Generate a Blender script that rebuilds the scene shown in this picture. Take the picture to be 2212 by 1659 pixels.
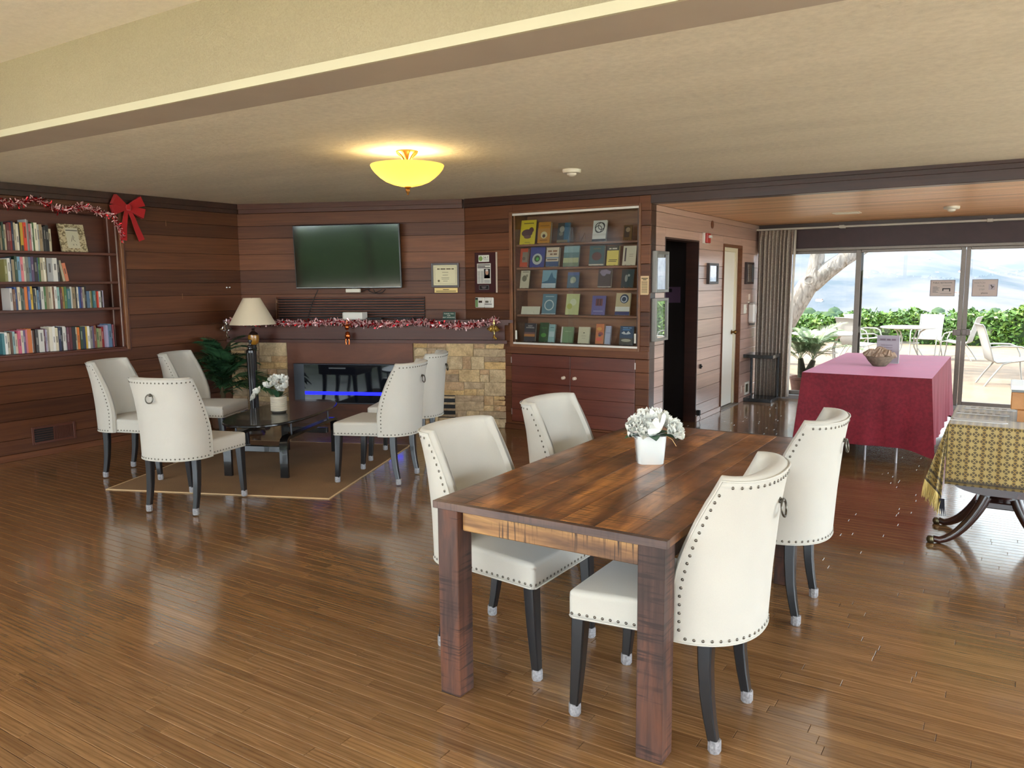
import bpy, bmesh, math, random
from mathutils import Matrix, Vector

random.seed(7)
for _o in list(bpy.data.objects):
    bpy.data.objects.remove(_o)
SC = bpy.context.scene
COL = SC.collection
PI = math.pi
rnd = random.Random(11)

# ------------------------------------------------------------------ camera
# room axes: x runs along the cabinet wall and the sliding doors, y points out to the patio, z up
CAM = Vector((0.0, 0.0, 1.57))
FPX = 1702.13
PITCH, ROLL, YAW = 0.127338672, 0.008825448, 0.566828767
def _axes():
    cp, sp = math.cos(PITCH), math.sin(PITCH)
    r0, f0, d0 = Vector((1, 0, 0)), Vector((0, cp, -sp)), Vector((0, -sp, -cp))
    c, s = math.cos(ROLL), math.sin(ROLL)
    r, d = c * r0 + s * d0, -s * r0 + c * d0
    rz = Matrix.Rotation(YAW, 3, 'Z')
    return rz @ r, rz @ d, rz @ f0
CR, CD, CF = _axes()
cam = bpy.data.cameras.new('camera')
cam.sensor_fit = 'HORIZONTAL'; cam.sensor_width = 36.0
cam.lens = FPX / 2212.0 * 36.0
cam.clip_start = 0.05; cam.clip_end = 4000
cob = bpy.data.objects.new('camera', cam); COL.objects.link(cob)
cob.matrix_world = Matrix(((CR.x, -CD.x, -CF.x, CAM.x), (CR.y, -CD.y, -CF.y, CAM.y), (CR.z, -CD.z, -CF.z, CAM.z), (0, 0, 0, 1)))
SC.camera = cob

# ------------------------------------------------------------------ sky, sun, exposure
SKY = 11.0
w = bpy.data.worlds.new('hazy_sky'); SC.world = w
w.use_nodes = True
_bg = w.node_tree.nodes['Background']
_bg.inputs[0].default_value = (0.80, 0.91, 1.0, 1); _bg.inputs[1].default_value = SKY
sun = bpy.data.lights.new('sun', 'SUN'); sun.energy = 34.0; sun.angle = math.radians(3); sun.color = (1.0, 0.93, 0.82)
so = bpy.data.objects.new('sun', sun); COL.objects.link(so)
so.rotation_euler = Vector((0.62, 0.10, -0.78)).to_track_quat('-Z', 'Y').to_euler()
def portal(loc, rot, sx, sy):
    l = bpy.data.lights.new('window_daylight', 'AREA'); l.shape = 'RECTANGLE'; l.size = sx; l.size_y = sy
    l.cycles.is_portal = True
    o = bpy.data.objects.new('window_daylight', l); COL.objects.link(o); o.location = loc; o.rotation_euler = rot
portal((-1.85, -2.95, 1.42), (-PI / 2, 0, PI), 11.0, 2.75)         # glass wall behind the camera, light goes +y
portal((3.95, 4.95, 1.2), (0, PI / 2, 0), 2.2, 7.9)             # glass along the right side, facing -x
portal((0.6, 11.0, 1.05), (-PI / 2, 0, 0), 6.4, 1.95)           # sliding doors to the patio, facing -y
SC.view_settings.view_transform = 'Standard'; SC.view_settings.look = 'None'
SC.view_settings.exposure = 0.12; SC.view_settings.gamma = 1.0
SC.view_settings.use_curve_mapping = False
SC.cycles.use_denoising = True
SC.cycles.max_bounces = 10; SC.cycles.diffuse_bounces = 5; SC.cycles.glossy_bounces = 5
SC.cycles.transmission_bounces = 8; SC.cycles.transparent_max_bounces = 12; SC.cycles.volume_bounces = 0
SC.cycles.sample_clamp_indirect = 8.0
SC.cycles.caustics_reflective = False; SC.cycles.caustics_refractive = False

# ------------------------------------------------------------------ helpers
def lin(c):
    c = c / 255.0
    return c / 12.92 if c <= 0.04045 else ((c + 0.055) / 1.055) ** 2.4
def S(r, g, b):
    return (lin(r), lin(g), lin(b))
def proj(p):
    q = Vector(p) - CAM
    d = q.dot(CF)
    if d < 0.05: return None
    return (q.dot(CR) / d * FPX + 1106.0, q.dot(CD) / d * FPX + 829.5, d)

class MB:
    """collects shapes for one mesh"""
    def __init__(self):
        self.v = []; self.f = []; self.tone = []
    def add(self, vs, fs, M=None, tone=None):
        b = len(self.v)
        if M is not None: vs = [M @ Vector(q) for q in vs]
        self.v += [tuple(q) for q in vs]
        self.f += [tuple(i + b for i in f) for f in fs]
        if tone is not None: self.tone += [tone] * len(fs)
        return self
    def box(self, x0, x1, y0, y1, z0, z1, c=0.0, M=None, tone=None):
        if c <= 0:
            vs = [(x0, y0, z0), (x1, y0, z0), (x1, y1, z0), (x0, y1, z0), (x0, y0, z1), (x1, y0, z1), (x1, y1, z1), (x0, y1, z1)]
            fs = [(0, 3, 2, 1), (4, 5, 6, 7), (0, 1, 5, 4), (1, 2, 6, 5), (2, 3, 7, 6), (3, 0, 4, 7)]
            return self.add(vs, fs, M, tone)
        lo, hi = (x0, y0, z0), (x1, y1, z1)
        vs = []; idx = {}
        for sx in (0, 1):
            for sy in (0, 1):
                for sz in (0, 1):
                    s = (sx, sy, sz)
                    for a in range(3):           # vertex on the face with normal axis a
                        p = []
                        for k in range(3):
                            e = lo[k] if s[k] == 0 else hi[k]
                            if k != a: e += c if s[k] == 0 else -c
                            p.append(e)
                        idx[(s, a)] = len(vs); vs.append(tuple(p))
        fs = []
        for a in range(3):
            b, d = [k for k in range(3) if k != a]
            for sa in (0, 1):
                q = []
                for sb, sd in ((0, 0), (1, 0), (1, 1), (0, 1)):
                    s = [0, 0, 0]; s[a] = sa; s[b] = sb; s[d] = sd; q.append(idx[(tuple(s), a)])
                fs.append(tuple(q))
            for sb in (0, 1):                      # edges along axis a
                for sd in (0, 1):
                    s0 = [0, 0, 0]; s0[b] = sb; s0[d] = sd; s1 = list(s0); s1[a] = 1
                    s0, s1 = tuple(s0), tuple(s1)
                    fs.append((idx[(s0, b)], idx[(s1, b)], idx[(s1, d)], idx[(s0, d)]))
        for sx in (0, 1):
            for sy in (0, 1):
                for sz in (0, 1):
                    s = (sx, sy, sz); fs.append((idx[(s, 0)], idx[(s, 1)], idx[(s, 2)]))
        return self.add(vs, fs, M, tone)
    def lathe(self, prof, n=24, M=None, cap=True, a0=0.0, a1=2 * PI):
        full = abs(a1 - a0 - 2 * PI) < 1e-6
        k = n if full else n + 1
        vs = []; fs = []
        for r, z in prof:
            for i in range(k):
                a = a0 + (a1 - a0) * i / n
                vs.append((r * math.cos(a), r * math.sin(a), z))
        for j in range(len(prof) - 1):
            for i in range(n):
                i2 = (i + 1) % k
                fs.append((j * k + i, j * k + i2, (j + 1) * k + i2, (j + 1) * k + i))
        if cap and full:
            if prof[0][0] > 1e-5: fs.append(tuple(range(k - 1, -1, -1)))
            if prof[-1][0] > 1e-5: fs.append(tuple((len(prof) - 1) * k + i for i in range(k)))
        return self.add(vs, fs, M)
    def tube(self, pts, r, n=8, M=None, cap=True, closed=False):
        pts = [Vector(p) for p in pts]; m = len(pts)
        rs = r if isinstance(r, (list, tuple)) else [r] * m
        vs = []; fs = []; up = None
        for i, p in enumerate(pts):
            if closed: t = pts[(i + 1) % m] - pts[i - 1]
            else: t = pts[min(i + 1, m - 1)] - pts[max(i - 1, 0)]
            t.normalize()
            if up is None:
                up = Vector((0, 0, 1)) if abs(t.z) < 0.9 else Vector((1, 0, 0))
            a = t.cross(up)
            if a.length < 1e-6: a = t.cross(Vector((0.3, 0.8, 0.5)))
            a.normalize(); b = a.cross(t); b.normalize(); up = b
            for k in range(n):
                th = 2 * PI * k / n
                vs.append(p + (a * math.cos(th) + b * math.sin(th)) * rs[i])
        seg = m if closed else m - 1
        for i in range(seg):
            i2 = (i + 1) % m
            for k in range(n):
                k2 = (k + 1) % n
                fs.append((i * n + k, i * n + k2, i2 * n + k2, i2 * n + k))
        if cap and not closed:
            fs.append(tuple(range(n - 1, -1, -1))); fs.append(tuple((m - 1) * n + k for k in range(n)))
        return self.add(vs, fs, M)
    def grid(self, fn, nu, nv, M=None, closeu=False, closev=False):
        vs = [fn(i / nu, j / nv) for j in range(nv + (0 if closev else 1)) for i in range(nu + (0 if closeu else 1))]
        ku = nu if closeu else nu + 1; kv = nv if closev else nv + 1
        fs = []
        for j in range(nv):
            for i in range(nu):
                i2 = (i + 1) % ku; j2 = (j + 1) % kv
                fs.append((j * ku + i, j * ku + i2, j2 * ku + i2, j2 * ku + i))
        return self.add(vs, fs, M)
    def prism(self, poly, z0, z1, M=None):
        n = len(poly)
        vs = [(x, y, z0) for x, y in poly] + [(x, y, z1) for x, y in poly]
        fs = [tuple(range(n - 1, -1, -1)), tuple(range(n, 2 * n))]
        for i in range(n):
            j = (i + 1) % n; fs.append((i, j, n + j, n + i))
        return self.add(vs, fs, M)
    def loft(self, rings, M=None, cap=True):
        n = len(rings[0]); vs = [q for r in rings for q in r]; fs = []
        for j in range(len(rings) - 1):
            for i in range(n):
                i2 = (i + 1) % n
                fs.append((j * n + i, j * n + i2, (j + 1) * n + i2, (j + 1) * n + i))
        if cap: fs += [tuple(range(n - 1, -1, -1)), tuple((len(rings) - 1) * n + i for i in range(n))]
        return self.add(vs, fs, M)
    def mesh(self, name, smooth=None, fix=True):
        me = bpy.data.meshes.new(name)
        me.from_pydata(self.v, [], self.f)
        if fix:
            bm = bmesh.new(); bm.from_mesh(me)
            bmesh.ops.recalc_face_normals(bm, faces=bm.faces); bm.to_mesh(me); bm.free()
        if self.tone and len(self.tone) == len(me.polygons):
            at = me.attributes.new('tone', 'FLOAT', 'FACE'); at.data.foreach_set('value', self.tone)
        if smooth is not None:
            me.polygons.foreach_set('use_smooth', [True] * len(me.polygons))
            if smooth < 179:
                try: me.set_sharp_from_angle(angle=math.radians(smooth))
                except Exception: pass
        me.update()
        return me
    def build(self, name, mat, parent=None, smooth=None, loc=None, rz=None, fix=True):
        return mo(name, self.mesh(name, smooth, fix), mat, parent, loc, rz)

def mo(name, me, mat, parent=None, loc=None, rz=None):
    if mat is not None and not me.materials: me.materials.append(mat)
    o = bpy.data.objects.new(name, me); COL.objects.link(o)
    if parent is not None: o.parent = parent
    if loc is not None: o.location = loc
    if rz is not None: o.rotation_euler = (0, 0, rz)
    return o
def tag(o, label, cat, group=None, kind=None):
    o['label'] = label; o['category'] = cat
    if group: o['group'] = group
    if kind: o['kind'] = kind
    return o
def thing(name, label, cat, loc=(0, 0, 0), rz=0.0, group=None, kind=None):
    o = bpy.data.objects.new(name, None); COL.objects.link(o)
    o.location = loc; o.rotation_euler = (0, 0, rz); o.empty_display_size = 0.1
    return tag(o, label, cat, group, kind)
def dup(root, loc, rz, label, group=None):
    def cp(o, par):
        c = o.copy(); COL.objects.link(c); c.parent = par
        for ch in o.children: cp(ch, c)
        return c
    r = cp(root, None); r.location = loc; r.rotation_euler = (0, 0, rz); r['label'] = label
    if group: r['group'] = group
    return r
def text(body, size, mat, parent, M, name='lettering', align='CENTER', extrude=0.0004, sx=1.0):
    cu = bpy.data.curves.new(name, 'FONT'); cu.body = body; cu.size = size; cu.align_x = align; cu.align_y = 'CENTER'
    cu.extrude = extrude; cu.space_line = 1.05; cu.resolution_u = 2
    o0 = bpy.data.objects.new(name, cu); COL.objects.link(o0)
    dg = bpy.context.evaluated_depsgraph_get()
    me = bpy.data.meshes.new_from_object(o0.evaluated_get(dg))
    bpy.data.objects.remove(o0); bpy.data.curves.remove(cu)
    if sx != 1.0: me.transform(Matrix.Diagonal((sx, 1, 1, 1)))
    me.transform(M)
    me.materials.clear()
    return mo(name, me, mat, parent)
# text lies in its own xy plane; these stand it up
STAND_Y = Matrix.Rotation(PI / 2, 4, 'X')             # reads when looking towards +y
STAND_XN = Matrix.Rotation(PI / 2, 4, 'Z') @ STAND_Y  # on a wall that faces +x, reads when looking towards -x
def TL(x, y, z): return Matrix.Translation((x, y, z))
def RZ(a): return Matrix.Rotation(a, 4, 'Z')
def RX(a): return Matrix.Rotation(a, 4, 'X')
def RY(a): return Matrix.Rotation(a, 4, 'Y')

# ------------------------------------------------------------------ materials
def base(name):
    m = bpy.data.materials.new(name); m.use_nodes = True
    nt = m.node_tree; b = nt.nodes['Principled BSDF']
    return m, nt, b
def N(nt, typ, ins=None, **at):
    n = nt.nodes.new(typ)
    for k, v in at.items(): setattr(n, k, v)
    for k, v in (ins or {}).items():
        if hasattr(v, 'links') or isinstance(v, bpy.types.NodeSocket): nt.links.new(v, n.inputs[k])
        else: n.inputs[k].default_value = v
    return n
def mix(nt, f, a, b, blend='MIX'):
    n = nt.nodes.new('ShaderNodeMix'); n.data_type = 'RGBA'; n.blend_type = blend
    for k, v in ((0, f), (6, a), (7, b)):
        if isinstance(v, bpy.types.NodeSocket): nt.links.new(v, n.inputs[k])
        elif isinstance(v, (int, float)): n.inputs[k].default_value = v
        else: n.inputs[k].default_value = tuple(v) + (1,)
    return n.outputs[2]
def ramp(nt, fac, stops):
    n = nt.nodes.new('ShaderNodeValToRGB'); nt.links.new(fac, n.inputs[0])
    e = n.color_ramp.elements
    while len(e) < len(stops): e.new(0.5)
    for i, (p, c) in enumerate(stops):
        e[i].position = p; e[i].color = (tuple(c) + (1,)) if not isinstance(c, (int, float)) else (c, c, c, 1)
    return n.outputs[0]
def math_(nt, op, a, b=None):
    n = nt.nodes.new('ShaderNodeMath'); n.operation = op
    for k, v in ((0, a), (1, b)):
        if v is None: continue
        if isinstance(v, bpy.types.NodeSocket): nt.links.new(v, n.inputs[k])
        else: n.inputs[k].default_value = v
    return n.outputs[0]
def pos(nt, rot=0.0, scale=(1, 1, 1), loc=(0, 0, 0), obj=False):
    g = N(nt, 'ShaderNodeTexCoord').outputs['Object'] if obj else N(nt, 'ShaderNodeNewGeometry').outputs['Position']
    if rot:
        g = N(nt, 'ShaderNodeVectorRotate', {'Vector': g, 'Angle': -rot}, rotation_type='Z_AXIS').outputs[0]
    m = N(nt, 'ShaderNodeMapping', {'Vector': g, 'Scale': scale, 'Location': loc})
    return m.outputs[0]
def bump(nt, b, h, strength=0.2, dist=0.01):
    n = N(nt, 'ShaderNodeBump', {'Height': h, 'Strength': strength, 'Distance': dist})
    nt.links.new(n.outputs[0], b.inputs['Normal'])
def tone(nt):
    a = N(nt, 'ShaderNodeAttribute', attribute_type='OBJECT', attribute_name='tone').outputs['Fac']
    g = N(nt, 'ShaderNodeAttribute', attribute_type='GEOMETRY', attribute_name='tone').outputs['Fac']
    return math_(nt, 'ADD', a, g)
_mc = {}
def plain(name, col, rough=0.6, metal=0.0, spec=0.5, coat=0.0, emit=None, es=0.0, noise=0.0, nscale=40.0, sheen=0.0):
    if name in _mc: return _mc[name]
    m, nt, b = base(name)
    b.inputs['Roughness'].default_value = rough; b.inputs['Metallic'].default_value = metal
    b.inputs['Specular IOR Level'].default_value = spec; b.inputs['Coat Weight'].default_value = coat
    if sheen: b.inputs['Sheen Weight'].default_value = sheen
    if noise:
        n = N(nt, 'ShaderNodeTexNoise', {'Vector': pos(nt), 'Scale': nscale, 'Detail': 4.0})
        d = tuple(c * (1 - noise) for c in col); l = tuple(min(1, c * (1 + noise * 0.6)) for c in col)
        nt.links.new(ramp(nt, n.outputs[0], [(0.3, d), (0.7, l)]), b.inputs['Base Color'])
        bump(nt, b, n.outputs[0], 0.12, 0.004)
    else: b.inputs['Base Color'].default_value = tuple(col) + (1,)
    if emit:
        b.inputs['Emission Color'].default_value = tuple(emit) + (1,); b.inputs['Emission Strength'].default_value = es
    _mc[name] = m
    return m
def wood(name, dark, light, rot=0.0, grain=(0.7, 14, 14), rough=0.4, coat=0.0, coat_rough=0.2, tones=None, blotch=0.25, spec=0.5, vertical=False, bumps=0.06, obj=False):
    """tones: (colour at tone 0, colour at tone 1) multipliers read from the board's own tone"""
    m, nt, b = base(name)
    sc = grain
    if vertical: sc = (grain[1], grain[2], grain[0])
    tn = tone(nt) if tones else None
    p = pos(nt, rot, sc, obj=obj)
    if tn is not None:
        off = N(nt, 'ShaderNodeCombineXYZ', {'X': math_(nt, 'MULTIPLY', tn, 37.0), 'Y': math_(nt, 'MULTIPLY', tn, 91.0), 'Z': math_(nt, 'MULTIPLY', tn, 53.0)})
        p = N(nt, 'ShaderNodeVectorMath', {0: p, 1: off.outputs[0]}, operation='ADD').outputs[0]
    n1 = N(nt, 'ShaderNodeTexNoise', {'Vector': p, 'Scale': 1.6, 'Detail': 7.0, 'Roughness': 0.62, 'Distortion': 1.1})
    c = ramp(nt, n1.outputs[0], [(0.28, dark), (0.72, light)])
    n2 = N(nt, 'ShaderNodeTexNoise', {'Vector': pos(nt, rot, tuple(q * 0.22 for q in sc), obj=obj), 'Scale': 1.5, 'Detail': 2.0})
    c = mix(nt, blotch, c, ramp(nt, n2.outputs[0], [(0.3, tuple(q * 0.45 for q in dark)), (0.7, tuple(min(1, q * 1.25) for q in light))]))
    if tn is not None:
        c = mix(nt, 1.0, c, ramp(nt, tn, [(0.0, tones[0]), (1.0, tones[1])]), 'MULTIPLY')
    nt.links.new(c, b.inputs['Base Color'])
    b.inputs['Roughness'].default_value = rough; b.inputs['Coat Weight'].default_value = coat
    b.inputs['Coat Roughness'].default_value = coat_rough; b.inputs['Specular IOR Level'].default_value = spec
    if bumps: bump(nt, b, n1.outputs[0], bumps, 0.003)
    return m
def glass(name, tint=(1, 1, 1), rough=0.0, refl=1.0):
    """thin pane: straight-through tint plus a Fresnel reflection"""
    m = bpy.data.materials.new(name); m.use_nodes = True; nt = m.node_tree; nt.nodes.clear()
    o = N(nt, 'ShaderNodeOutputMaterial')
    t = N(nt, 'ShaderNodeBsdfTransparent', {'Color': tuple(tint) + (1,)})
    g = N(nt, 'ShaderNodeBsdfGlossy', {'Color': (1, 1, 1, 1), 'Roughness': rough})
    fr = N(nt, 'ShaderNodeFresnel', {'IOR': 1.5})
    fac = math_(nt, 'MULTIPLY', fr.outputs[0], refl)
    mx = N(nt, 'ShaderNodeMixShader', {0: fac, 1: t.outputs[0], 2: g.outputs[0]})
    nt.links.new(mx.outputs[0], o.inputs[0])
    return m
# ------------------------------------------------------------------ the room: layout
XL, YC, XG, YW, XR, YB = -7.62, 7.12, -2.96, 10.87, 3.8, -2.8
C0 = Vector((XL, 6.11, 0)); C1 = Vector((-5.128, YC, 0))
TVA = math.atan2(C1.y - C0.y, C1.x - C0.x); TVL = (C1 - C0).length
def ceil_z(x): return 2.452 - 0.0056 * x
ZT = 3.05            # walls run up to the roof

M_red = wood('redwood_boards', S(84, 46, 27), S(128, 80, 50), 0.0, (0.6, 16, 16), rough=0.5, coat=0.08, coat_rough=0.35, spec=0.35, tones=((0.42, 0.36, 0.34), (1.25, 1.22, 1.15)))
M_redT = wood('redwood_boards_diagonal', S(84, 46, 27), S(128, 80, 50), TVA, (0.6, 16, 16), rough=0.5, coat=0.08, coat_rough=0.35, spec=0.35, tones=((0.42, 0.36, 0.34), (1.25, 1.22, 1.15)))
M_redY = wood('redwood_boards_lengthwise', S(84, 46, 27), S(128, 80, 50), PI / 2, (0.6, 16, 16), rough=0.5, coat=0.08, coat_rough=0.35, spec=0.35, tones=((0.42, 0.36, 0.34), (1.25, 1.22, 1.15)))
M_redV = wood('varnished_redwood_painted_sheen', S(160, 128, 116), S(200, 168, 154), PI / 2, (0.6, 16, 16), rough=0.34, coat=0.6, coat_rough=0.28, tones=((0.75, 0.72, 0.72), (1.2, 1.18, 1.15)))  # same redwood, paler: window sheen painted into the base colour
M_dark = wood('dark_stained_wood', S(40, 20, 15), S(66, 36, 27), 0.0, (0.6, 14, 14), rough=0.4, coat=0.2)
M_trim = wood('oiled_trim_wood', S(96, 54, 30), S(140, 92, 56), 0.0, (3, 8, 3), rough=0.45)
M_black = plain('soft_black', (0.008, 0.007, 0.007), 0.6)
M_white = plain('white_paint', S(226, 220, 206), 0.5)
M_alu = plain('bronze_aluminium', S(122, 113, 105), 0.42, 0.5, noise=0.08, nscale=60)

def plaster(name, col, scale, strength, dist=0.006, blot=0.12):
    m, nt, b = base(name)
    p = pos(nt)
    n = N(nt, 'ShaderNodeTexNoise', {'Vector': p, 'Scale': scale, 'Detail': 6.0, 'Roughness': 0.65})
    n2 = N(nt, 'ShaderNodeTexNoise', {'Vector': pos(nt, 0, (0.5, 2.2, 1)), 'Scale': 1.4, 'Detail': 5.0})
    d = tuple(c * (1 - blot) for c in col)
    c = mix(nt, 0.6, ramp(nt, n2.outputs[0], [(0.35, d), (0.65, col)]), ramp(nt, n.outputs[0], [(0.3, d), (0.62, col)]))
    nt.links.new(c, b.inputs['Base Color']); b.inputs['Roughness'].default_value = 0.85; b.inputs['Specular IOR Level'].default_value = 0.2
    bump(nt, b, n.outputs[0], strength, dist)
    return m
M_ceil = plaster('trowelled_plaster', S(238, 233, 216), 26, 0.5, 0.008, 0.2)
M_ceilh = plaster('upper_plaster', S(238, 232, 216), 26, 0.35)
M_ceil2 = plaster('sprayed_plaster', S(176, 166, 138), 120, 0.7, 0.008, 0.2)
M_strip = plain('grey_painted_board', S(182, 171, 157), 0.65, noise=0.06, nscale=3)
M_pale = plain('pale_trim_paint', S(200, 196, 168), 0.5)

def struct(o, label, cat):
    return tag(o, label, cat, kind='structure')
def pieces(s0, s1, z0, z1, holes):
    hs = [h for h in holes if h[0] < s1 - 1e-4 and h[1] > s0 + 1e-4 and h[2] < z1 - 1e-4 and h[3] > z0 + 1e-4]
    if not hs: return [(s0, s1, z0, z1)]
    out = []; cuts = sorted({s0, s1} | {min(max(q, s0), s1) for h in hs for q in h[:2]})
    run = None
    for a, b in zip(cuts, cuts[1:]):
        inn = [h for h in hs if h[0] < b - 1e-4 and h[1] > a + 1e-4]
        if not inn:
            out.append((a, b, z0, z1)); continue
        zc = z0
        for h in sorted(inn, key=lambda q: q[2]):
            if h[2] > zc + 0.004: out.append((a, b, zc, h[2]))
            zc = max(zc, h[3])
        if zc < z1 - 0.004: out.append((a, b, zc, z1))
    return out
LV = [0.06, 0.19, 0.365, 0.53, 0.69, 0.82, 0.95, 1.144, 1.283, 1.465, 1.603, 1.742, 1.922, 2.102, 2.243, 2.385]
LT = [0.5, 0.55, 0.35, 0.55, 0.6, 0.5, 0.5, 0.36, 0.66, 0.40, 0.30, 0.82, 0.78, 0.34, 0.55]
def plank_wall(name, origin, rz, s0, s1, mat, holes, label, top=2.385, lift=0.0, dt=0.0):
    mb = MB()
    for a, b, z0, z1 in pieces(s0, s1, 0.0, ZT, holes): mb.box(a, b, 0.02, 0.14, z0, z1)
    wl = mb.build(name, M_dark, None, loc=origin, rz=rz)
    struct(wl, label, 'wall')
    cache = {}
    for k in range(len(LV) - 1):
        z0, z1 = LV[k], LV[k + 1]
        if z0 >= top: break
        z1 = min(z1, top)
        for a, b, q0, q1 in pieces(s0, s1, z0, z1, holes):
            if b - a < 0.01: continue
            key = (round(b - a, 3), round(q1 - q0, 3))
            if key not in cache:
                cache[key] = MB().box(0, b - a, 0, 0.02, 0, q1 - q0 - 0.003, 0.0025).mesh('board')
            o = mo('board', cache[key], mat, wl, loc=(a, 0, q0 + 0.0015))
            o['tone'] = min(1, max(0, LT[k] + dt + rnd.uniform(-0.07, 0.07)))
    return wl

# ------------------------------------------------------------------ floor
m, nt, b = base('oak_strip_floor')
tn = tone(nt)
off = N(nt, 'ShaderNodeCombineXYZ', {'X': math_(nt, 'MULTIPLY', tn, 61.0), 'Y': math_(nt, 'MULTIPLY', tn, 17.0), 'Z': 0.0})
p = N(nt, 'ShaderNodeVectorMath', {0: pos(nt, 0, (1.6, 26, 1)), 1: off.outputs[0]}, operation='ADD').outputs[0]
n1 = N(nt, 'ShaderNodeTexNoise', {'Vector': p, 'Scale': 1.5, 'Detail': 8.0, 'Roughness': 0.6, 'Distortion': 1.6})
wv = N(nt, 'ShaderNodeTexWave', {'Vector': N(nt, 'ShaderNodeVectorMath', {0: pos(nt, 0, (0.9, 30, 1)), 1: off.outputs[0]}, operation='ADD').outputs[0], 'Scale': 0.55, 'Distortion': 9.0, 'Detail': 3.0, 'Detail Scale': 0.7}, bands_direction='Y')
c = ramp(nt, n1.outputs[0], [(0.25, S(100, 74, 47)), (0.5, S(126, 94, 61)), (0.78, S(144, 110, 74))])
c = mix(nt, 0.30, c, mix(nt, 1.0, c, ramp(nt, wv.outputs['Fac'], [(0.0, S(150, 124, 100)), (0.35, (1, 1, 1))]), 'MULTIPLY'))
c = mix(nt, 1.0, c, ramp(nt, tn, [(0.0, (0.72, 0.66, 0.60)), (0.5, (0.94, 0.92, 0.9)), (1.0, (1.14, 1.12, 1.06))]), 'MULTIPLY')
nt.links.new(c, b.inputs['Base Color'])
nr = N(nt, 'ShaderNodeTexNoise', {'Vector': pos(nt, 0, (1, 1, 1)), 'Scale': 2.3, 'Detail': 3.0})
nt.links.new(ramp(nt, nr.outputs[0], [(0.3, 0.14), (0.7, 0.24)]), b.inputs['Roughness'])
b.inputs['Coat Weight'].default_value = 0.6; b.inputs['Coat Roughness'].default_value = 0.10
bump(nt, b, n1.outputs[0], 0.03, 0.002)
M_floor = m
floor = MB().box(XL - 0.2, XR + 0.2, YB - 0.2, YW + 0.15, -0.15, -0.012).build('floor', plain('floor_seam', S(38, 22, 12), 0.7))
struct(floor, 'brown oak strip floor with a glossy finish', 'floor')
PW = 0.057; LENS = [0.35, 0.5, 0.65, 0.8, 0.95, 1.1, 1.3, 1.6]
planks = []
row = 0; y = YB
while y < YW:
    x = XL - rnd.uniform(0, 1.2); lasttone = 0.5
    while x < XR:
        L = rnd.choice(LENS)
        tv = min(1, max(0, rnd.gauss(0.5, 0.2)))
        a, b_ = max(x, XL), min(x + L, XR)
        # the alcove beyond the cabinet wall only begins right of the return wall
        yy = y + PW / 2
        if not (yy > YC + 0.1 and b_ < XG - 1.5) and not (yy > 6.2 + (a - XL) * 0.41 and a < C1.x and yy < YC + 0.2 and b_ < C1.x - 0.2):
            if b_ - a > 0.02: planks.append((a, b_, y, tv, L))
        x += L
    y += PW; row += 1
def shown(pk):
    a, b_, y, tv, L = pk; tot = 0.0
    for k in range(4):
        q = proj((a + (b_ - a) * (k + 0.5) / 4, y + PW / 2, 0))
        if q and -20 < q[0] < 2232 and -20 < q[1] < 1679: tot += (b_ - a) / 4 / (q[2] ** 3)
    return tot
planks.sort(key=shown, reverse=True)
cache = {}; rest = MB(); nobj = 0
for pk in planks:
    a, b_, y, tv, L = pk
    if nobj < 300:
        key = round(b_ - a, 3)
        if key not in cache: cache[key] = MB().box(0, b_ - a - 0.0012, 0, PW - 0.0014, -0.012, 0, 0.0014).mesh('plank')
        o = mo('plank', cache[key], M_floor, floor, loc=(a, y, 0)); o['tone'] = tv; nobj += 1
    else:
        rest.box(a, b_ - 0.0012, y, y + PW - 0.0014, -0.012, 0, 0.0014, tone=tv)
r = rest.build('plank_field', M_floor, floor, fix=False); r['kind'] = 'stuff'

# ------------------------------------------------------------------ walls
BK = (2.35, 4.665, 0.952, 2.29)                   # bookcase opening (y0, y1, z0, z1) in the left wall
plank_wall('wall_left', (XL, 0, 0), PI / 2, YB, 6.11 + 0.004, M_redY, [BK], 'redwood plank wall that holds the bookcase', dt=-0.2)  # tone offset darkens the boards, painting in this wall's weaker light
plank_wall('wall_diagonal', C0, TVA, 0, TVL, M_redT, [], 'redwood plank wall behind the television', dt=0.04)
CASE = (-4.51, -3.075, 0.925, 2.292); CUP = (-4.535, -3.10, 0.085, 0.822)
plank_wall('wall_back', (0, YC, 0), 0, C1.x, XG - 0.0, M_red, [CASE, CUP], 'redwood plank wall around the glass display case', dt=-0.02)
OPEN = (7.50, 8.495, 0.0, 2.01); WDOOR = (9.345, 10.085, 0.0, 2.01)
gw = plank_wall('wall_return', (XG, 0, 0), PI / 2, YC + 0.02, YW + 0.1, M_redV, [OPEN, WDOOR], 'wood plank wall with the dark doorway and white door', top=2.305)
MB().box(XL - 0.3, XL - 0.01, 6.05, 6.5, 0, ZT).build('corner_light_seal', M_dark, bpy.data.objects['wall_left']).matrix_parent_inverse = (Matrix.Translation((XL, 0, 0)) @ RZ(PI / 2)).inverted()  # hidden block behind the wall corner, added to stop light leaking in
MB().box(C1.x - 0.35, C1.x + 0.05, YC + 0.03, YC + 0.4, 0, ZT).build('corner_light_seal', M_dark, bpy.data.objects['wall_back']).matrix_parent_inverse = Matrix.Translation((0, YC, 0)).inverted()  # second hidden block, closes the other corner against light leaks
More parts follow.
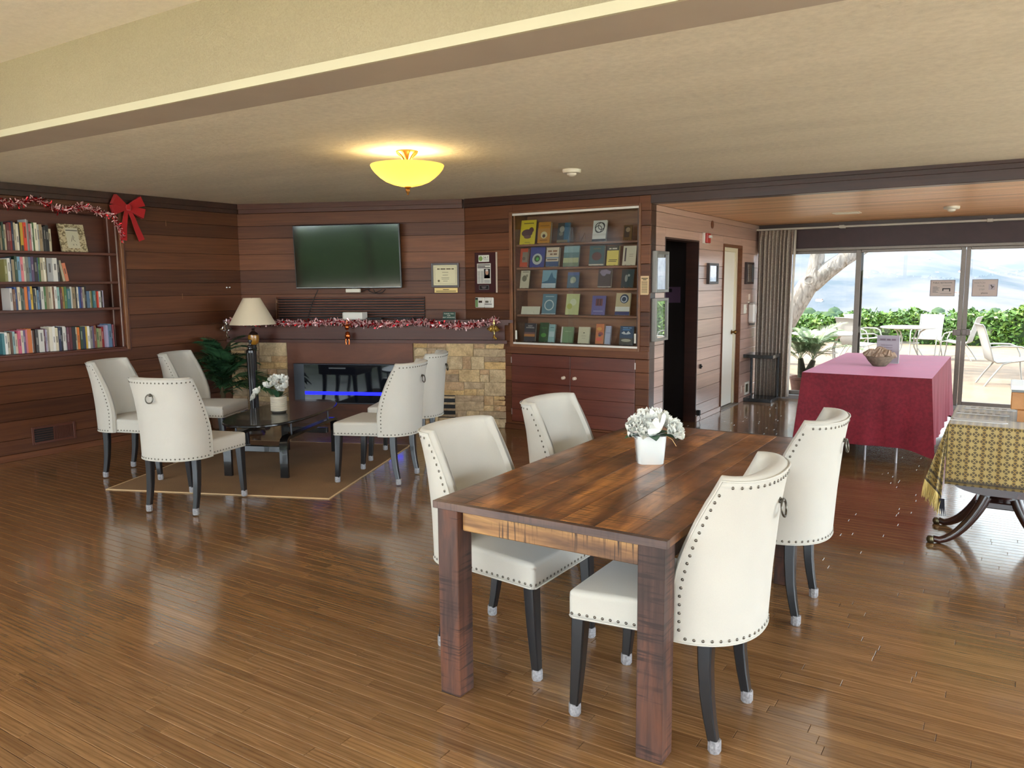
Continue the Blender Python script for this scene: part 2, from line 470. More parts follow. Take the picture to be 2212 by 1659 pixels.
# crown boards under the ceiling
t = MB().box(YB, 6.11, -0.012, 0.03, 2.385, 2.52, 0.003).build('trim_1', M_dark, None, loc=(XL, 0, 0), rz=PI / 2); struct(t, 'dark crown board along the bookcase wall', 'trim')
MB().box(YB, 6.11, -0.026, -0.012, 2.43, 2.52, 0.003).build('crown_moulding', M_dark, t)
M_crownT = wood('crown_redwood', S(70, 34, 22), S(100, 56, 36), TVA, (0.6, 16, 16), rough=0.42)
t = MB().box(0.02, TVL - 0.02, -0.012, 0.03, 2.385, 2.52, 0.003).build('trim_2', M_crownT, None, loc=C0, rz=TVA); struct(t, 'crown board above the television wall', 'trim')
MB().box(0.02, TVL - 0.02, -0.026, -0.012, 2.43, 2.52, 0.003).build('crown_moulding', M_crownT, t)
t = MB().box(C1.x, XR, -0.012, 0.03, 2.385, 2.52, 0.003).build('trim_3', M_dark, None, loc=(0, YC, 0)); struct(t, 'dark crown board along the cabinet wall and header', 'trim')
MB().box(C1.x + 0.02, XR, -0.026, -0.012, 2.425, 2.52, 0.003).build('crown_moulding', M_dark, t)
t = MB().box(XG, XR, 0.0, 0.14, 2.305, ZT, 0.003).build('trim_4', M_dark, None, loc=(0, YC, 0)); struct(t, 'dark header beam where the ceiling drops to wood', 'beam')
# baseboards
t = MB().box(YB, 6.11, -0.012, 0.02, 0, 0.06, 0.003).build('baseboard_left', M_redY, None, loc=(XL, 0, 0), rz=PI / 2); t['tone'] = 0.6; struct(t, 'low wood baseboard under the bookcase wall', 'baseboard')
t = MB().box(C1.x + 0.5, XG, -0.010, 0.02, 0, 0.06, 0.003).build('baseboard_back', M_red, None, loc=(0, YC, 0)); t['tone'] = 0.35; struct(t, 'low wood baseboard under the display case', 'baseboard')
mb = MB()
for a, b_ in ((YC, OPEN[0]), (OPEN[1], WDOOR[0]), (WDOOR[1], YW)): mb.box(a, b_, -0.012, 0.02, 0, 0.06, 0.003)
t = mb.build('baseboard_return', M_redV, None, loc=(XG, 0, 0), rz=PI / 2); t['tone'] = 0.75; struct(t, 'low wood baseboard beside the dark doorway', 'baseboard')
# ------------------------------------------------------------------ ceilings
def slab(name, quad, th, mat, label):
    vs = [Vector(q) for q in quad]; up = [q + Vector((0, 0, th)) for q in vs]
    n = len(vs)
    o = MB().add(vs + up, [tuple(range(n - 1, -1, -1)), tuple(range(n, 2 * n))] + [(i, (i + 1) % n, n + (i + 1) % n, n + i) for i in range(n)]).build(name, mat)
    return struct(o, label, 'ceiling')
zl, zr = ceil_z(XL), ceil_z(XR)
slab('ceiling', [(XL - 0.1, 2.79, zl), (XR + 0.1, 2.79, zr), (XR + 0.1, YC + 0.1, zr), (XL - 0.1, YC + 0.1, zl)], 0.1, M_ceil, 'cream trowelled plaster ceiling with the glass bowl lamp')
slab('ceiling', [(XL - 0.1, YB - 0.1, 2.90), (XR + 0.1, YB - 0.1, 2.90), (XR + 0.1, 2.60, 2.90), (XL - 0.1, 2.60, 2.90)], 0.1, M_ceilh, 'higher cream plaster ceiling before the step')
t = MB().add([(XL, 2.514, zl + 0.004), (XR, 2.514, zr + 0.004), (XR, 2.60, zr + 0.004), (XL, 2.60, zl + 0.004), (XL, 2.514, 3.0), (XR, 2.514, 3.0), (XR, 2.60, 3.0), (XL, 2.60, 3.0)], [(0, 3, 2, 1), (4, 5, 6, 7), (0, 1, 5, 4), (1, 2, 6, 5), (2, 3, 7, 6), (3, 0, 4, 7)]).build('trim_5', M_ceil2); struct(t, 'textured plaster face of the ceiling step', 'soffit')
t = slab('trim_6', [(XL, 2.50, zl - 0.006), (XR, 2.50, zr - 0.006), (XR, 2.516, zr - 0.006), (XL, 2.516, zl - 0.006)], 0.040, M_pale, 'narrow pale trim along the foot of the ceiling step'); t['category'] = 'trim'
t = slab('trim_7', [(XL, 2.517, zl - 0.004), (XR, 2.517, zr - 0.004), (XR, 2.795, zr - 0.004), (XL, 2.795, zl - 0.004)], 0.06, M_strip, 'smooth grey painted board across the ceiling')
t['category'] = 'trim'
roof = MB().box(XL - 0.6, XR + 0.5, YB - 0.5, YW + 0.55, 3.05, 3.2).build('roof', M_dark); struct(roof, 'unseen flat roof slab added over the room to block the sun', 'roof')  # unseen slab over all the ceilings, put there to keep the sun out
# wood ceiling of the alcove
M_cedar = wood('cedar_ceiling_boards', S(214, 160, 112), S(240, 196, 148), 0.0, (0.5, 22, 10), rough=0.38, coat=0.2, tones=((0.72, 0.66, 0.6), (1.12, 1.1, 1.08)))
wc = MB().box(XG - 0.02, XR + 0.1, YC + 0.14, YW + 0.1, 2.325, 2.42).build('ceiling', M_dark); struct(wc, 'cedar board ceiling over the alcove by the sliding doors', 'ceiling')
me = MB().box(0, XR - XG, 0, 0.085, 0, 0.02, 0.003).mesh('board')
yy = YC + 0.14
while yy < YW:
    o = mo('board', me, M_cedar, wc, loc=(XG, yy, 2.305)); o['tone'] = rnd.uniform(0.1, 1); yy += 0.088
# ------------------------------------------------------------------ dark room behind the doorway, white door
M_void = plain('dark_passage_surface', S(34, 22, 20), 0.7)  # near-black base colour on every passage wall
mb = MB(); x0, x1 = XG - 1.5, XG - 0.14
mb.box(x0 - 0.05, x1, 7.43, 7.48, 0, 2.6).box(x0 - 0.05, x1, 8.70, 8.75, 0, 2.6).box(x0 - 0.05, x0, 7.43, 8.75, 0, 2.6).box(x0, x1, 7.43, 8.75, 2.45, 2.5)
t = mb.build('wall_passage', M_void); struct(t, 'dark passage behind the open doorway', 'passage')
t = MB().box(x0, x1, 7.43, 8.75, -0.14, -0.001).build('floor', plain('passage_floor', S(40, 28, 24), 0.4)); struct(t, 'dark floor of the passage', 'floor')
mb = MB().box(OPEN[0] - 0.003, OPEN[0] + 0.015, -0.002, 0.14, 0, 2.01).box(OPEN[1] - 0.015, OPEN[1] + 0.003, -0.002, 0.14, 0, 2.01).box(OPEN[0], OPEN[1], -0.002, 0.14, 1.995, 2.012)
t = mb.build('trim_8', M_dark, None, loc=(XG, 0, 0), rz=PI / 2); struct(t, 'dark jamb around the open doorway', 'door jamb')
pp = tag(MB().box(-0.12, 0.12, 0, 0.004, -0.09, 0.09).build('poster', plain('poster_purple', S(120, 90, 120), 0.5), None, loc=(XG - 0.4, 8.695, 1.42)), 'small purple notice on the passage wall', 'poster')
MB().box(-0.10, 0.02, -0.002, 0, 0.03, 0.07).build('print', plain('poster_dark', S(40, 30, 40), 0.5), pp)
# white door, ajar into its own room, in a red-brown frame
dr = thing('door_1', 'white painted door standing ajar in its frame', 'door', (XG, 0, 0), PI / 2, kind='structure')
fm = MB().box(9.345, 9.362, -0.014, 0.16, 0, 2.01).box(10.068, 10.085, -0.014, 0.16, 0, 2.01).box(9.362, 10.068, -0.014, 0.16, 1.975, 2.01)
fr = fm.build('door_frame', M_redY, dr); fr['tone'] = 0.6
mb = MB().box(9.362, 9.385, 0.0, 0.15, 0, 1.975).box(9.99, 10.068, 0.04, 0.14, 0, 1.975).box(9.385, 9.99, 0.02, 0.14, 1.93, 1.975)
mb.build('inner_jamb', plain('cream_paint', S(222, 212, 184), 0.45), dr)
lf = MB().box(9.385, 9.99, 0.055, 0.092, 0.02, 1.93, 0.002).build('door_leaf', plain('white_door_paint', S(232, 228, 216), 0.4), dr)
kb = MB().lathe([(0.028, 0), (0.028, 0.006), (0.012, 0.012), (0.012, 0.03), (0.026, 0.042), (0.028, 0.055), (0.018, 0.066), (0, 0.068)], 16, TL(9.93, 0.055, 0.93) @ RX(PI / 2)).build('knob', plain('aged_brass', S(120, 86, 44), 0.3, 1.0), lf, 40)
for zz in (0.25, 1.0, 1.72): MB().box(9.383, 9.393, 0.045, 0.056, zz, zz + 0.09).build('hinge', M_alu, lf)
t = MB().box(XG - 0.6, XG - 0.55, 9.2, 10.2, 0, 2.4).box(XG - 0.6, XG - 0.14, 9.2, 9.25, 0, 2.4).box(XG - 0.6, XG - 0.14, 10.15, 10.2, 0, 2.4).box(XG - 0.6, XG - 0.14, 9.2, 10.2, 2.4, 2.45).build('wall_closet', M_white); struct(t, 'pale wall of the room behind the white door', 'wall')
MB().box(9.345, 10.085, -0.02, 0.12, 0, 0.012).build('threshold', M_alu, dr)
# ------------------------------------------------------------------ window wall with sliding doors
t = MB().box(XG - 0.1, XR, 0, 0.12, 1.985, 2.325).build('wall_patio', M_dark, None, loc=(0, YW, 0)); struct(t, 'dark plum header above the sliding glass doors', 'wall')
MB().box(XG, XR, -0.012, 0, 1.99, 2.22, 0.002).build('fascia', plain('plum_stain', S(56, 34, 36), 0.5, noise=0.2, nscale=8), t)
MB().box(XG - 0.1, XR, 0, 0.12, 2.325, ZT).build('upper_wall', M_dark, t)
M_pane = glass('window_glass', (0.36, 0.37, 0.37), 0.0, 0.3)
t = MB().box(XG, XR, -0.03, 0.13, 1.95, 1.985, 0.003).build('trim_9', M_alu, None, loc=(0, YW, 0)); struct(t, 'upper track of the sliding glass doors', 'track')
t = MB().box(XG, XR, -0.03, 0.13, -0.005, 0.05, 0.003).build('trim_10', plain('worn_grey_sill', S(150, 150, 150), 0.5, 0.3, noise=0.15, nscale=12), None, loc=(0, YW, 0)); struct(t, 'grey sill track under the sliding glass doors', 'track')
def panel(name, x0, x1, yoff, label, l=0.045, r_=0.045):
    d = thing(name, label, 'glass door' if name.startswith('door') else 'window', (0, YW + yoff, 0), 0, kind='structure')
    MB().box(x0, x0 + l, 0, 0.035, 0.05, 1.95, 0.004).build('stile', M_alu, d)
    MB().box(x1 - r_, x1, 0, 0.035, 0.05, 1.95, 0.004).build('stile', M_alu, d)
    MB().box(x0 + l, x1 - r_, 0, 0.035, 1.915, 1.95, 0.004).build('top_rail', M_alu, d)
    MB().box(x0 + l, x1 - r_, 0, 0.035, 0.05, 0.10, 0.004).build('bottom_rail', M_alu, d)
    MB().add([(x0 + l, 0.018, 0.10), (x1 - r_, 0.018, 0.10), (x1 - r_, 0.018, 1.915), (x0 + l, 0.018, 1.915)], [(0, 1, 2, 3)]).build('pane', M_pane, d, fix=False)
    return d
panel('window_1', XG + 0.02, -1.655, 0.06, 'fixed patio window pane beside the curtain', r_=0.05)
d1 = panel('door_2', -1.735, -0.523, 0.0, 'sliding glass door with the restroom notice', l=0.06, r_=0.05)
d2 = panel('door_3', -0.521, 0.75, 0.0, 'sliding glass door with the watch your step notice', l=0.048)
panel('window_2', 0.70, 2.2, 0.06, 'fixed patio window pane right of the sliding doors')
panel('window_3', 2.2, XR, 0.06, 'last patio window pane at the side wall')
M_lock = plain('lock_metal', S(120, 110, 105), 0.45, 0.7)
MB().box(-0.615, -0.53, -0.03, 0, 0.90, 0.97, 0.004).box(-0.60, -0.575, -0.045, -0.03, 0.90, 0.97, 0.003).build('latch', M_lock, d1)
MB().box(-0.515, -0.43, -0.03, 0, 0.905, 0.975, 0.004).box(-0.47, -0.445, -0.045, -0.03, 0.905, 0.975, 0.003).build('latch', M_lock, d2)
# ------------------------------------------------------------------ glazed walls behind and beside the camera
M_frame = plain('window_frame_paint', S(120, 112, 104), 0.5)
mb = MB()
mb.box(XL - 0.14, -7.4, -0.12, 0, 0, ZT).box(3.7, XR + 0.14, -0.12, 0, 0, ZT).box(-7.4, 3.7, -0.12, 0, 2.85, ZT)
t = mb.build('wall_front', plain('front_wall_paint', S(150, 110, 84), 0.7), None, loc=(0, YB, 0)); struct(t, 'wall behind the camera with tall windows', 'wall')
for k in range(7):
    x0 = -7.4 + k * 11.1 / 7
    wn = thing('window_4' if k == 0 else 'window_%d' % (4 + k), 'tall garden window behind the camera, bay %d of seven' % (k + 1), 'window', (0, YB, 0), 0, kind='structure')
    x1 = x0 + 11.1 / 7
    MB().box(x0, x0 + 0.04, -0.1, -0.03, 0, 2.85).box(x1 - 0.04, x1, -0.1, -0.03, 0, 2.85).box(x0 + .04, x1 - .04, -0.1, -0.03, 0, 0.06).box(x0 + .04, x1 - .04, -0.1, -0.03, 2.8, 2.85).build('window_frame', M_frame, wn)
mb = MB().box(0, 0.12, YB, 1.0, 0, ZT).box(0, 0.12, 8.9, YW + 0.12, 0, ZT).box(0, 0.12, 1.0, 8.9, 2.35, ZT)
t = mb.build('wall_right', plain('side_wall_paint', S(150, 110, 84), 0.7), None, loc=(XR, 0, 0)); struct(t, 'side wall of tall windows right of the camera', 'wall')
for k in range(7):
    y0 = 1.0 + k * 7.9 / 7; y1 = y0 + 7.9 / 7
    wn = thing('window_%d' % (11 + k), 'tall side window right of the camera, bay %d of seven' % (k + 1), 'window', (XR, 0, 0), 0, kind='structure')
    MB().box(0.03, 0.1, y0, y0 + 0.04, 0, 2.35).box(0.03, 0.1, y1 - 0.04, y1, 0, 2.35).box(0.03, 0.1, y0 + .04, y1 - .04, 0, 0.06).box(0.03, 0.1, y0 + .04, y1 - .04, 2.3, 2.35).build('window_frame', M_frame, wn)
# curtain rod
rod = tag(MB().box(XG, XR, -0.13, -0.105, 2.228, 2.252, 0.004).build('curtain_rail', plain('rail_white', S(190, 184, 176), 0.5), None, loc=(0, YW, 0)), 'long white curtain rail under the cedar ceiling', 'curtain rail')
for xx in (-1.9, -0.3, 1.2): MB().box(xx - 0.03, xx + 0.03, -0.136, -0.012, 2.222, 2.258, 0.003).build('bracket', plain('rail_white', (1, 1, 1)), rod)
# ------------------------------------------------------------------ upholstered chairs
def fabric(name, col, scale=420.0):
    m, nt, b = base(name)
    p = pos(nt, obj=True)
    w1 = N(nt, 'ShaderNodeTexWave', {'Vector': p, 'Scale': scale * 0.5, 'Distortion': 1.5}, bands_direction='Z')
    n1 = N(nt, 'ShaderNodeTexNoise', {'Vector': p, 'Scale': 5.0, 'Detail': 4.0})
    n2 = N(nt, 'ShaderNodeTexNoise', {'Vector': p, 'Scale': scale, 'Detail': 2.0})
    c = ramp(nt, n1.outputs[0], [(0.3, tuple(q * 0.93 for q in col)), (0.7, col)])
    c = mix(nt, 0.12, c, ramp(nt, n2.outputs[0], [(0.35, tuple(q * 0.7 for q in col)), (0.65, col)]))
    nt.links.new(c, b.inputs['Base Color']); b.inputs['Roughness'].default_value = 0.9; b.inputs['Specular IOR Level'].default_value = 0.15
    b.inputs['Sheen Weight'].default_value = 0.15
    bump(nt, b, n2.outputs[0], 0.12, 0.001)
    return m
M_linen = fabric('cream_linen', S(192, 189, 180))
M_leg = plain('black_lacquer', S(22, 23, 26), 0.3, coat=0.3)
M_cap = plain('scuffed_grey_cap', S(150, 148, 150), 0.4, noise=0.4, nscale=110)
M_nail = plain('pewter_nailhead', S(104, 98, 90), 0.35, 0.9)
M_ring = plain('pewter_ring', S(96, 92, 84), 0.3, 0.95)

def spl(tab, z):
    if z <= tab[0][0]: return tab[0][1]
    for (a, fa), (b, fb) in zip(tab, tab[1:]):
        if z <= b: return fa + (fb - fa) * (z - a) / (b - a)
    return tab[-1][1]
# local chair axes: +x the way the sitter looks, origin on the floor between the feet
FW = [(0.385, -0.138), (0.545, -0.136), (0.604, -0.145), (0.66, -0.160), (0.713, -0.178), (0.79, -0.210), (0.866, -0.248), (0.92, -0.280), (0.97, -0.302)]
FA = [(0.385, -0.375), (0.6, -0.388), (0.8, -0.405), (0.97, -0.43)]
HW = [(0.385, 0.254), (0.6, 0.25), (0.8, 0.242), (0.97, 0.238)]
def shell(phi, z, inn=0.0):
    fa, fw, hw = spl(FA, z), spl(FW, z), spl(HW, z)
    fa += inn * 1.35; hw -= inn
    s, c = math.sin(phi), math.cos(phi)
    e = 0.88
    ss = math.copysign(abs(s) ** e, s); cc = max(c, 0.0) ** e
    return Vector((fw - (fw - fa) * cc, hw * ss, z))
def chair_meshes():
    out = {}
    nphi = 28; rings = []
    zo = [0.385, 0.40, 0.46, 0.54, 0.60, 0.66, 0.72, 0.80, 0.87, 0.92, 0.942]
    zi = [0.935, 0.90, 0.84, 0.76, 0.68, 0.60, 0.54, 0.47]
    for i in range(-1, nphi + 2):
        phi = -PI / 2 + PI * min(max(i, 0), nphi) / nphi
        edge = i < 0 or i > nphi
        ring = []
        for z in zo: ring.append(shell(phi, z, 0.0 if not edge else 0.018))
        ring.append(shell(phi, 0.956, 0.012 if not edge else 0.022)); ring.append(shell(phi, 0.958, 0.030)); ring.append(shell(phi, 0.952, 0.046 if not edge else 0.036))
        for z in zi: ring.append(shell(phi, z, 0.056 if not edge else 0.036))
        ring.append(shell(phi, 0.42, 0.056 if not edge else 0.036))
        if edge:
            ring = [q + Vector((0.016, 0, 0)) for q in ring]
        rings.append(ring)
    out['backrest'] = MB().loft(rings).mesh('backrest', 50)
    # seat
    bm = bmesh.new(); bmesh.ops.create_cube(bm, size=1.0)
    for v in bm.verts:
        fx = v.co.x > 0
        v.co = Vector((0.245 if fx else -0.275, (0.264 if fx else 0.205) * (1 if v.co.y > 0 else -1), 0.487 if v.co.z > 0 else 0.385))
    bmesh.ops.subdivide_edges(bm, edges=bm.edges[:], cuts=4, use_grid_fill=True)
    for v in bm.verts:
        if v.co.z > 0.47:
            u = 1 - min(1, abs((v.co.x + 0.02) / 0.28)) ** 2.5; q = 1 - min(1, abs(v.co.y / 0.275)) ** 2.5
            v.co.z += 0.018 * max(0, u) * max(0, q)
    sharp = [e for e in bm.edges if len(e.link_faces) == 2 and e.calc_face_angle() > 0.6 and not (e.verts[0].co.z < 0.39 and e.verts[1].co.z < 0.39)]
    bmesh.ops.bevel(bm, geom=sharp, offset=0.022, segments=3, profile=0.6, affect='EDGES', clamp_overlap=True)
    me = bpy.data.meshes.new('seat'); bm.to_mesh(me); bm.free()
    me.polygons.foreach_set('use_smooth', [True] * len(me.polygons)); out['seat'] = me
    # legs
    def leg(path, w0, w1):
        rings = []
        for k, (x, z) in enumerate(path):
            h = (w0 + (w1 - w0) * k / (len(path) - 1)) / 2; c = h * 0.22
            rings.append([(x - h, -h + c, z), (x - h + c, -h, z), (x + h - c, -h, z), (x + h, -h + c, z), (x + h, h - c, z), (x + h - c, h, z), (x - h + c, h, z), (x - h, h - c, z)])
        return MB().loft(rings).mesh('leg', 30)
    out['leg_f'] = leg([(0, 0.386), (0.010, 0.20), (0.022, 0.042)], 0.054, 0.034)
    out['leg_r'] = leg([(-0.002, 0.386), (-0.002, 0.30), (-0.008, 0.20), (-0.019, 0.12), (-0.034, 0.042)], 0.05, 0.034)
    def cap(x):
        return MB().loft([[(x + r * math.cos(a), r * math.sin(a), z) for a in [PI / 8 + PI / 4 * k for k in range(8)]] for r, z in ((0.019, 0.0), (0.0225, 0.006), (0.0225, 0.036), (0.0215, 0.046))]).mesh('foot_cap', 35)
    out['cap_f'] = cap(0.024); out['cap_r'] = cap(-0.038)
    # nailheads
    pts = []
    def run(fn, n, lo=0.0, hi=1.0):
        prev = fn(lo); acc = 0.0; pts.append((prev, fn))
        N_ = 600
        for k in range(1, N_ + 1):
            q = fn(lo + (hi - lo) * k / N_); acc += (q - prev).length; prev = q
            if acc >= 0.0285: pts.append((q, fn)); acc = 0.0
    def onshell(phi, z): return shell(phi, z, -0.0005)
    run(lambda t: onshell(-1.40 + 2.80 * t, 0.926), 0)
    run(lambda t: onshell(-1.42 + 2.84 * t, 0.402), 0)
    for sg in (-1, 1): run(lambda t, sg=sg: onshell(sg * 1.49, 0.898 - 0.47 * t), 0)
    nl = MB()
    def dome(c, nrm, r=0.0058):
        nrm = nrm.normalized(); a = nrm.cross(Vector((0, 0, 1)))
        if a.length < 1e-3: a = Vector((1, 0, 0))
        a.normalize(); b = nrm.cross(a)
        vs = []
        for rr, hh in ((r, 0.0), (r * 0.72, r * 0.42)):
            for k in range(7): 
                th = 2 * PI * k / 7; vs.append(c + (a * math.cos(th) + b * math.sin(th)) * rr + nrm * hh)
        vs.append(c + nrm * r * 0.6)
        fs = [(k, (k + 1) % 7, 7 + (k + 1) % 7, 7 + k) for k in range(7)] + [(7 + k, 7 + (k + 1) % 7, 14) for k in range(7)]
        nl.add(vs, fs)
    for q, fn in pts:
        cx = Vector((-0.17, q.y * 0.35, q.z)); n_ = (q - cx)
        if abs(q.y) > 0.250: n_ = Vector((-0.25, math.copysign(1, q.y), 0))
        dome(q, n_)
    for sg in (-1, 1):
        k = -0.14
        while k < 0.235:
            hw = 0.205 + (0.264 - 0.205) * (k + 0.275) / 0.52
            dome(Vector((k, sg * (hw + 0.0005), 0.402)), Vector((0, sg, 0))); k += 0.0285
    k = -0.25
    while k <= 0.251: dome(Vector((0.2455, k, 0.402)), Vector((1, 0, 0))); k += 0.0285
    out['nails'] = nl.mesh('nailheads', 60)
    # piping along the edge of the back and under the seat
    pp = []
    for k in range(0, 33): pp.append(shell(-PI / 2 + PI * k / 32, 0.946, -0.001))
    e1 = [shell(-PI / 2, 0.40 + (0.946 - 0.40) * k / 12, -0.001) for k in range(13)]
    e2 = [shell(PI / 2, 0.946 - (0.946 - 0.40) * k / 12, -0.001) for k in range(13)]
    mb = MB().tube(e1 + pp[1:-1] + e2, 0.0032, 5)
    mb.tube([shell(-PI / 2 + PI * k / 32, 0.388, -0.001) for k in range(33)], 0.0035, 5)
    mb.tube([(-0.16, -0.22, 0.388), (0.225, -0.263, 0.388), (0.246, -0.25, 0.388), (0.246, 0.25, 0.388), (0.225, 0.263, 0.388), (-0.16, 0.22, 0.388)], 0.0035, 5)
    out['piping'] = mb.mesh('piping', 60)
    # ring pull
    c = shell(0, 0.845)
    out['mount'] = MB().lathe([(0.011, 0), (0.011, 0.004), (0.006, 0.008), (0.005, 0.016), (0, 0.018)], 12, Matrix.Translation(c) @ RY(-PI / 2)).mesh('ring_mount', 40)
    rg = MB().tube([(c.x - 0.012 - 0.004 * (1 - math.cos(2 * PI * k / 24)), 0.029 * math.sin(2 * PI * k / 24), c.z - 0.024 + 0.029 * math.cos(2 * PI * k / 24)) for k in range(24)], 0.0042, 7, closed=True)
    out['ring'] = rg.mesh('pull_ring', 60)
    return out
CM = chair_meshes()
GD = 'cream chairs at the dining table'; GL = 'cream chairs around the coffee table'
chair0 = thing('dining_chair', '', 'chair')
mo('backrest', CM['backrest'], M_linen, chair0); mo('seat', CM['seat'], M_linen, chair0)
for x, y_, lm, cm in ((0.212, 0.228, 'leg_f', 'cap_f'), (0.212, -0.228, 'leg_f', 'cap_f'), (-0.235, 0.19, 'leg_r', 'cap_r'), (-0.235, -0.19, 'leg_r', 'cap_r')):
    l = mo('leg', CM[lm], M_leg, chair0, loc=(x, y_, 0))
    mo('foot_cap', CM[cm], M_cap, l)
nn = mo('nailheads', CM['nails'], M_nail, chair0); nn['kind'] = 'stuff'
mo('piping', CM['piping'], M_linen, chair0)
mm = mo('ring_mount', CM['mount'], M_ring, chair0); mo('pull_ring', CM['ring'], M_ring, mm)
D2 = math.radians
spots = [((-1.035, 2.634), D2(180), 'cream chair pushed under the end of the table without the bookcase behind, its ringed back to the red clothed table', GD),
         ((-1.75, 2.785), D2(-1), '', GD), ((-1.775, 3.66), D2(0), '', GD), ((-1.035, 3.80), D2(180), '', GD),
         ((-4.935, 3.48), D2(107), '', GL), ((-6.10, 3.86), D2(25), '', GL), ((-6.27, 4.62), D2(26), '', GL), ((-4.32, 4.72), D2(197), '', GL), ((-4.66, 5.45), D2(205), '', GL)]
labels = ['cream nailhead chair at the dining table, ring-backed, next to the table corner leg',
          'cream nailhead chair tucked in at the dining table end, back to the rug',
          'cream nailhead chair at the dining table nearest the wooden cupboard doors',
          'cream nailhead chair at the dining table beside the red clothed table',
          'cream nailhead chair at the rug corner with its ringed back turned to the room',
          'cream nailhead chair closest to the wall air vent, beside the bookcase wall',
          'cream nailhead chair in front of the palm plant and bookcase wall',
          'cream nailhead chair on the rug edge facing the coffee table, in front of its twin',
          'cream nailhead chair beside the stone fireplace, behind its twin']
for k, (xy, rz, _l, g) in enumerate(spots):
    if k == 0: o = chair0; o.location = (xy[0], xy[1], 0); o.rotation_euler = (0, 0, rz); o['label'] = labels[0]; o['group'] = g
    else: o = dup(chair0, (xy[0], xy[1], 0), rz, labels[k], g)
    if k >= 4:
        o.location.z = 0.0069
        o['category'] = 'chair'

# ------------------------------------------------------------------ dining table
def rustic(name, along, dk, md, lt, rough=0.3, saw=0.5, coat=0.3):
    """worn hardwood: long patches, dark streaks, saw marks across the board"""
    m, nt, b = base(name)
    tn = tone(nt)
    off = N(nt, 'ShaderNodeCombineXYZ', {'X': math_(nt, 'MULTIPLY', tn, 23.0), 'Y': math_(nt, 'MULTIPLY', tn, 31.0), 'Z': math_(nt, 'MULTIPLY', tn, 47.0)}).outputs[0]
    def P(sc): return N(nt, 'ShaderNodeVectorMath', {0: pos(nt, 0, sc, obj=False), 1: off}, operation='ADD').outputs[0]
    a = {'Y': (7, 1.3, 7), 'X': (1.3, 7, 7), 'Z': (7, 7, 1.3)}[along]
    f = {'Y': (40, 2.2, 40), 'X': (2.2, 40, 40), 'Z': (40, 40, 2.2)}[along]
    s = {'Y': (5, 95, 5), 'X': (95, 5, 5), 'Z': (5, 5, 95)}[along]
    n1 = N(nt, 'ShaderNodeTexNoise', {'Vector': P(a), 'Scale': 1.0, 'Detail': 5.0, 'Roughness': 0.6, 'Distortion': 0.5})
    n2 = N(nt, 'ShaderNodeTexNoise', {'Vector': P(f), 'Scale': 1.0, 'Detail': 6.0, 'Distortion': 0.8})
    n3 = N(nt, 'ShaderNodeTexNoise', {'Vector': P(s), 'Scale': 1.0, 'Detail': 3.0})
    n4 = N(nt, 'ShaderNodeTexNoise', {'Vector': P((7, 7, 7)), 'Scale': 1.0, 'Detail': 2.0})
    c = ramp(nt, n1.outputs[0], [(0.3, dk), (0.5, md), (0.68, lt)])
    c = mix(nt, 0.45, c, mix(nt, 1.0, c, ramp(nt, n2.outputs[0], [(0.36, (0.3, 0.24, 0.2)), (0.56, (1.15, 1.12, 1.05))]), 'MULTIPLY'))
    sm = math_(nt, 'MULTIPLY', ramp(nt, n3.outputs[0], [(0.52, 0.0), (0.62, 1.0)]), ramp(nt, n4.outputs[0], [(0.42, 0.0), (0.56, 1.0)]))
    c = mix(nt, math_(nt, 'MULTIPLY', sm, saw), c, tuple(q * 0.5 for q in dk))
    c = mix(nt, 1.0, c, ramp(nt, tn, [(0.0, (0.6, 0.56, 0.55)), (1.0, (1.25, 1.22, 1.15))]), 'MULTIPLY')
    nt.links.new(c, b.inputs['Base Color'])
    nt.links.new(ramp(nt, n4.outputs[0], [(0.3, rough), (0.7, rough + 0.14)]), b.inputs['Roughness'])
    b.inputs['Coat Weight'].default_value = coat; b.inputs['Coat Roughness'].default_value = 0.18
    bump(nt, b, n3.outputs[0], 0.12, 0.002)
    return m
M_ttop = rustic('reclaimed_tabletop', 'Y', S(58, 33, 19), S(124, 77, 40), S(196, 136, 74), 0.28, 0.85)
M_tleg = rustic('reclaimed_leg', 'Z', S(48, 33, 30), S(76, 53, 47), S(122, 76, 54), 0.5, 0.8, 0.05)
M_tapr = rustic('reclaimed_apron', 'X', S(84, 60, 46), S(150, 112, 74), S(206, 164, 100), 0.45, 1.0, 0.05)
M_tedge = rustic('reclaimed_edge', 'X', S(60, 42, 38), S(82, 60, 52), S(104, 78, 64), 0.35, 0.3)
TX0, TX1, TY0, TY1, TZ = -1.80, -0.872, 2.265, 4.165, 0.765
dt = thing('dining_table', 'rectangular reclaimed wood dining table with thick square legs', 'table', ((TX0 + TX1) / 2, (TY0 + TY1) / 2, 0))
hx, hy = (TX1 - TX0) / 2, (TY1 - TY0) / 2
nb = 7
bme = MB().box(0, 2 * hx / nb - 0.0006, 0, 2 * hy - 0.05, -0.028, 0, 0.0012).mesh('top_board')
for k in range(nb):
    o = mo('top_board', bme, M_ttop, dt, loc=(-hx + 2 * hx / nb * k, -hy + 0.025, TZ)); o['tone'] = [0.35, 0.75, 0.45, 0.8, 0.3, 0.62, 0.25][k]
for s in (-1, 1):
    o = MB().box(-hx, hx, -0.0125, 0.0125, -0.028, 0, 0.0012).build('edge_board', M_tedge, dt, loc=(0, s * (hy - 0.0125), TZ - 0.0002)); o['tone'] = 0.5
for sx in (-1, 1):
    for sy in (-1, 1):
        cx, cy = sx * (hx - 0.058), sy * (hy - 0.058)
        o = MB().box(cx - 0.046, cx + 0.046, cy - 0.046, cy + 0.046, 0, TZ - 0.0285, 0.003).build('leg', M_tleg, dt); o['tone'] = rnd.uniform(0.4, 0.7)
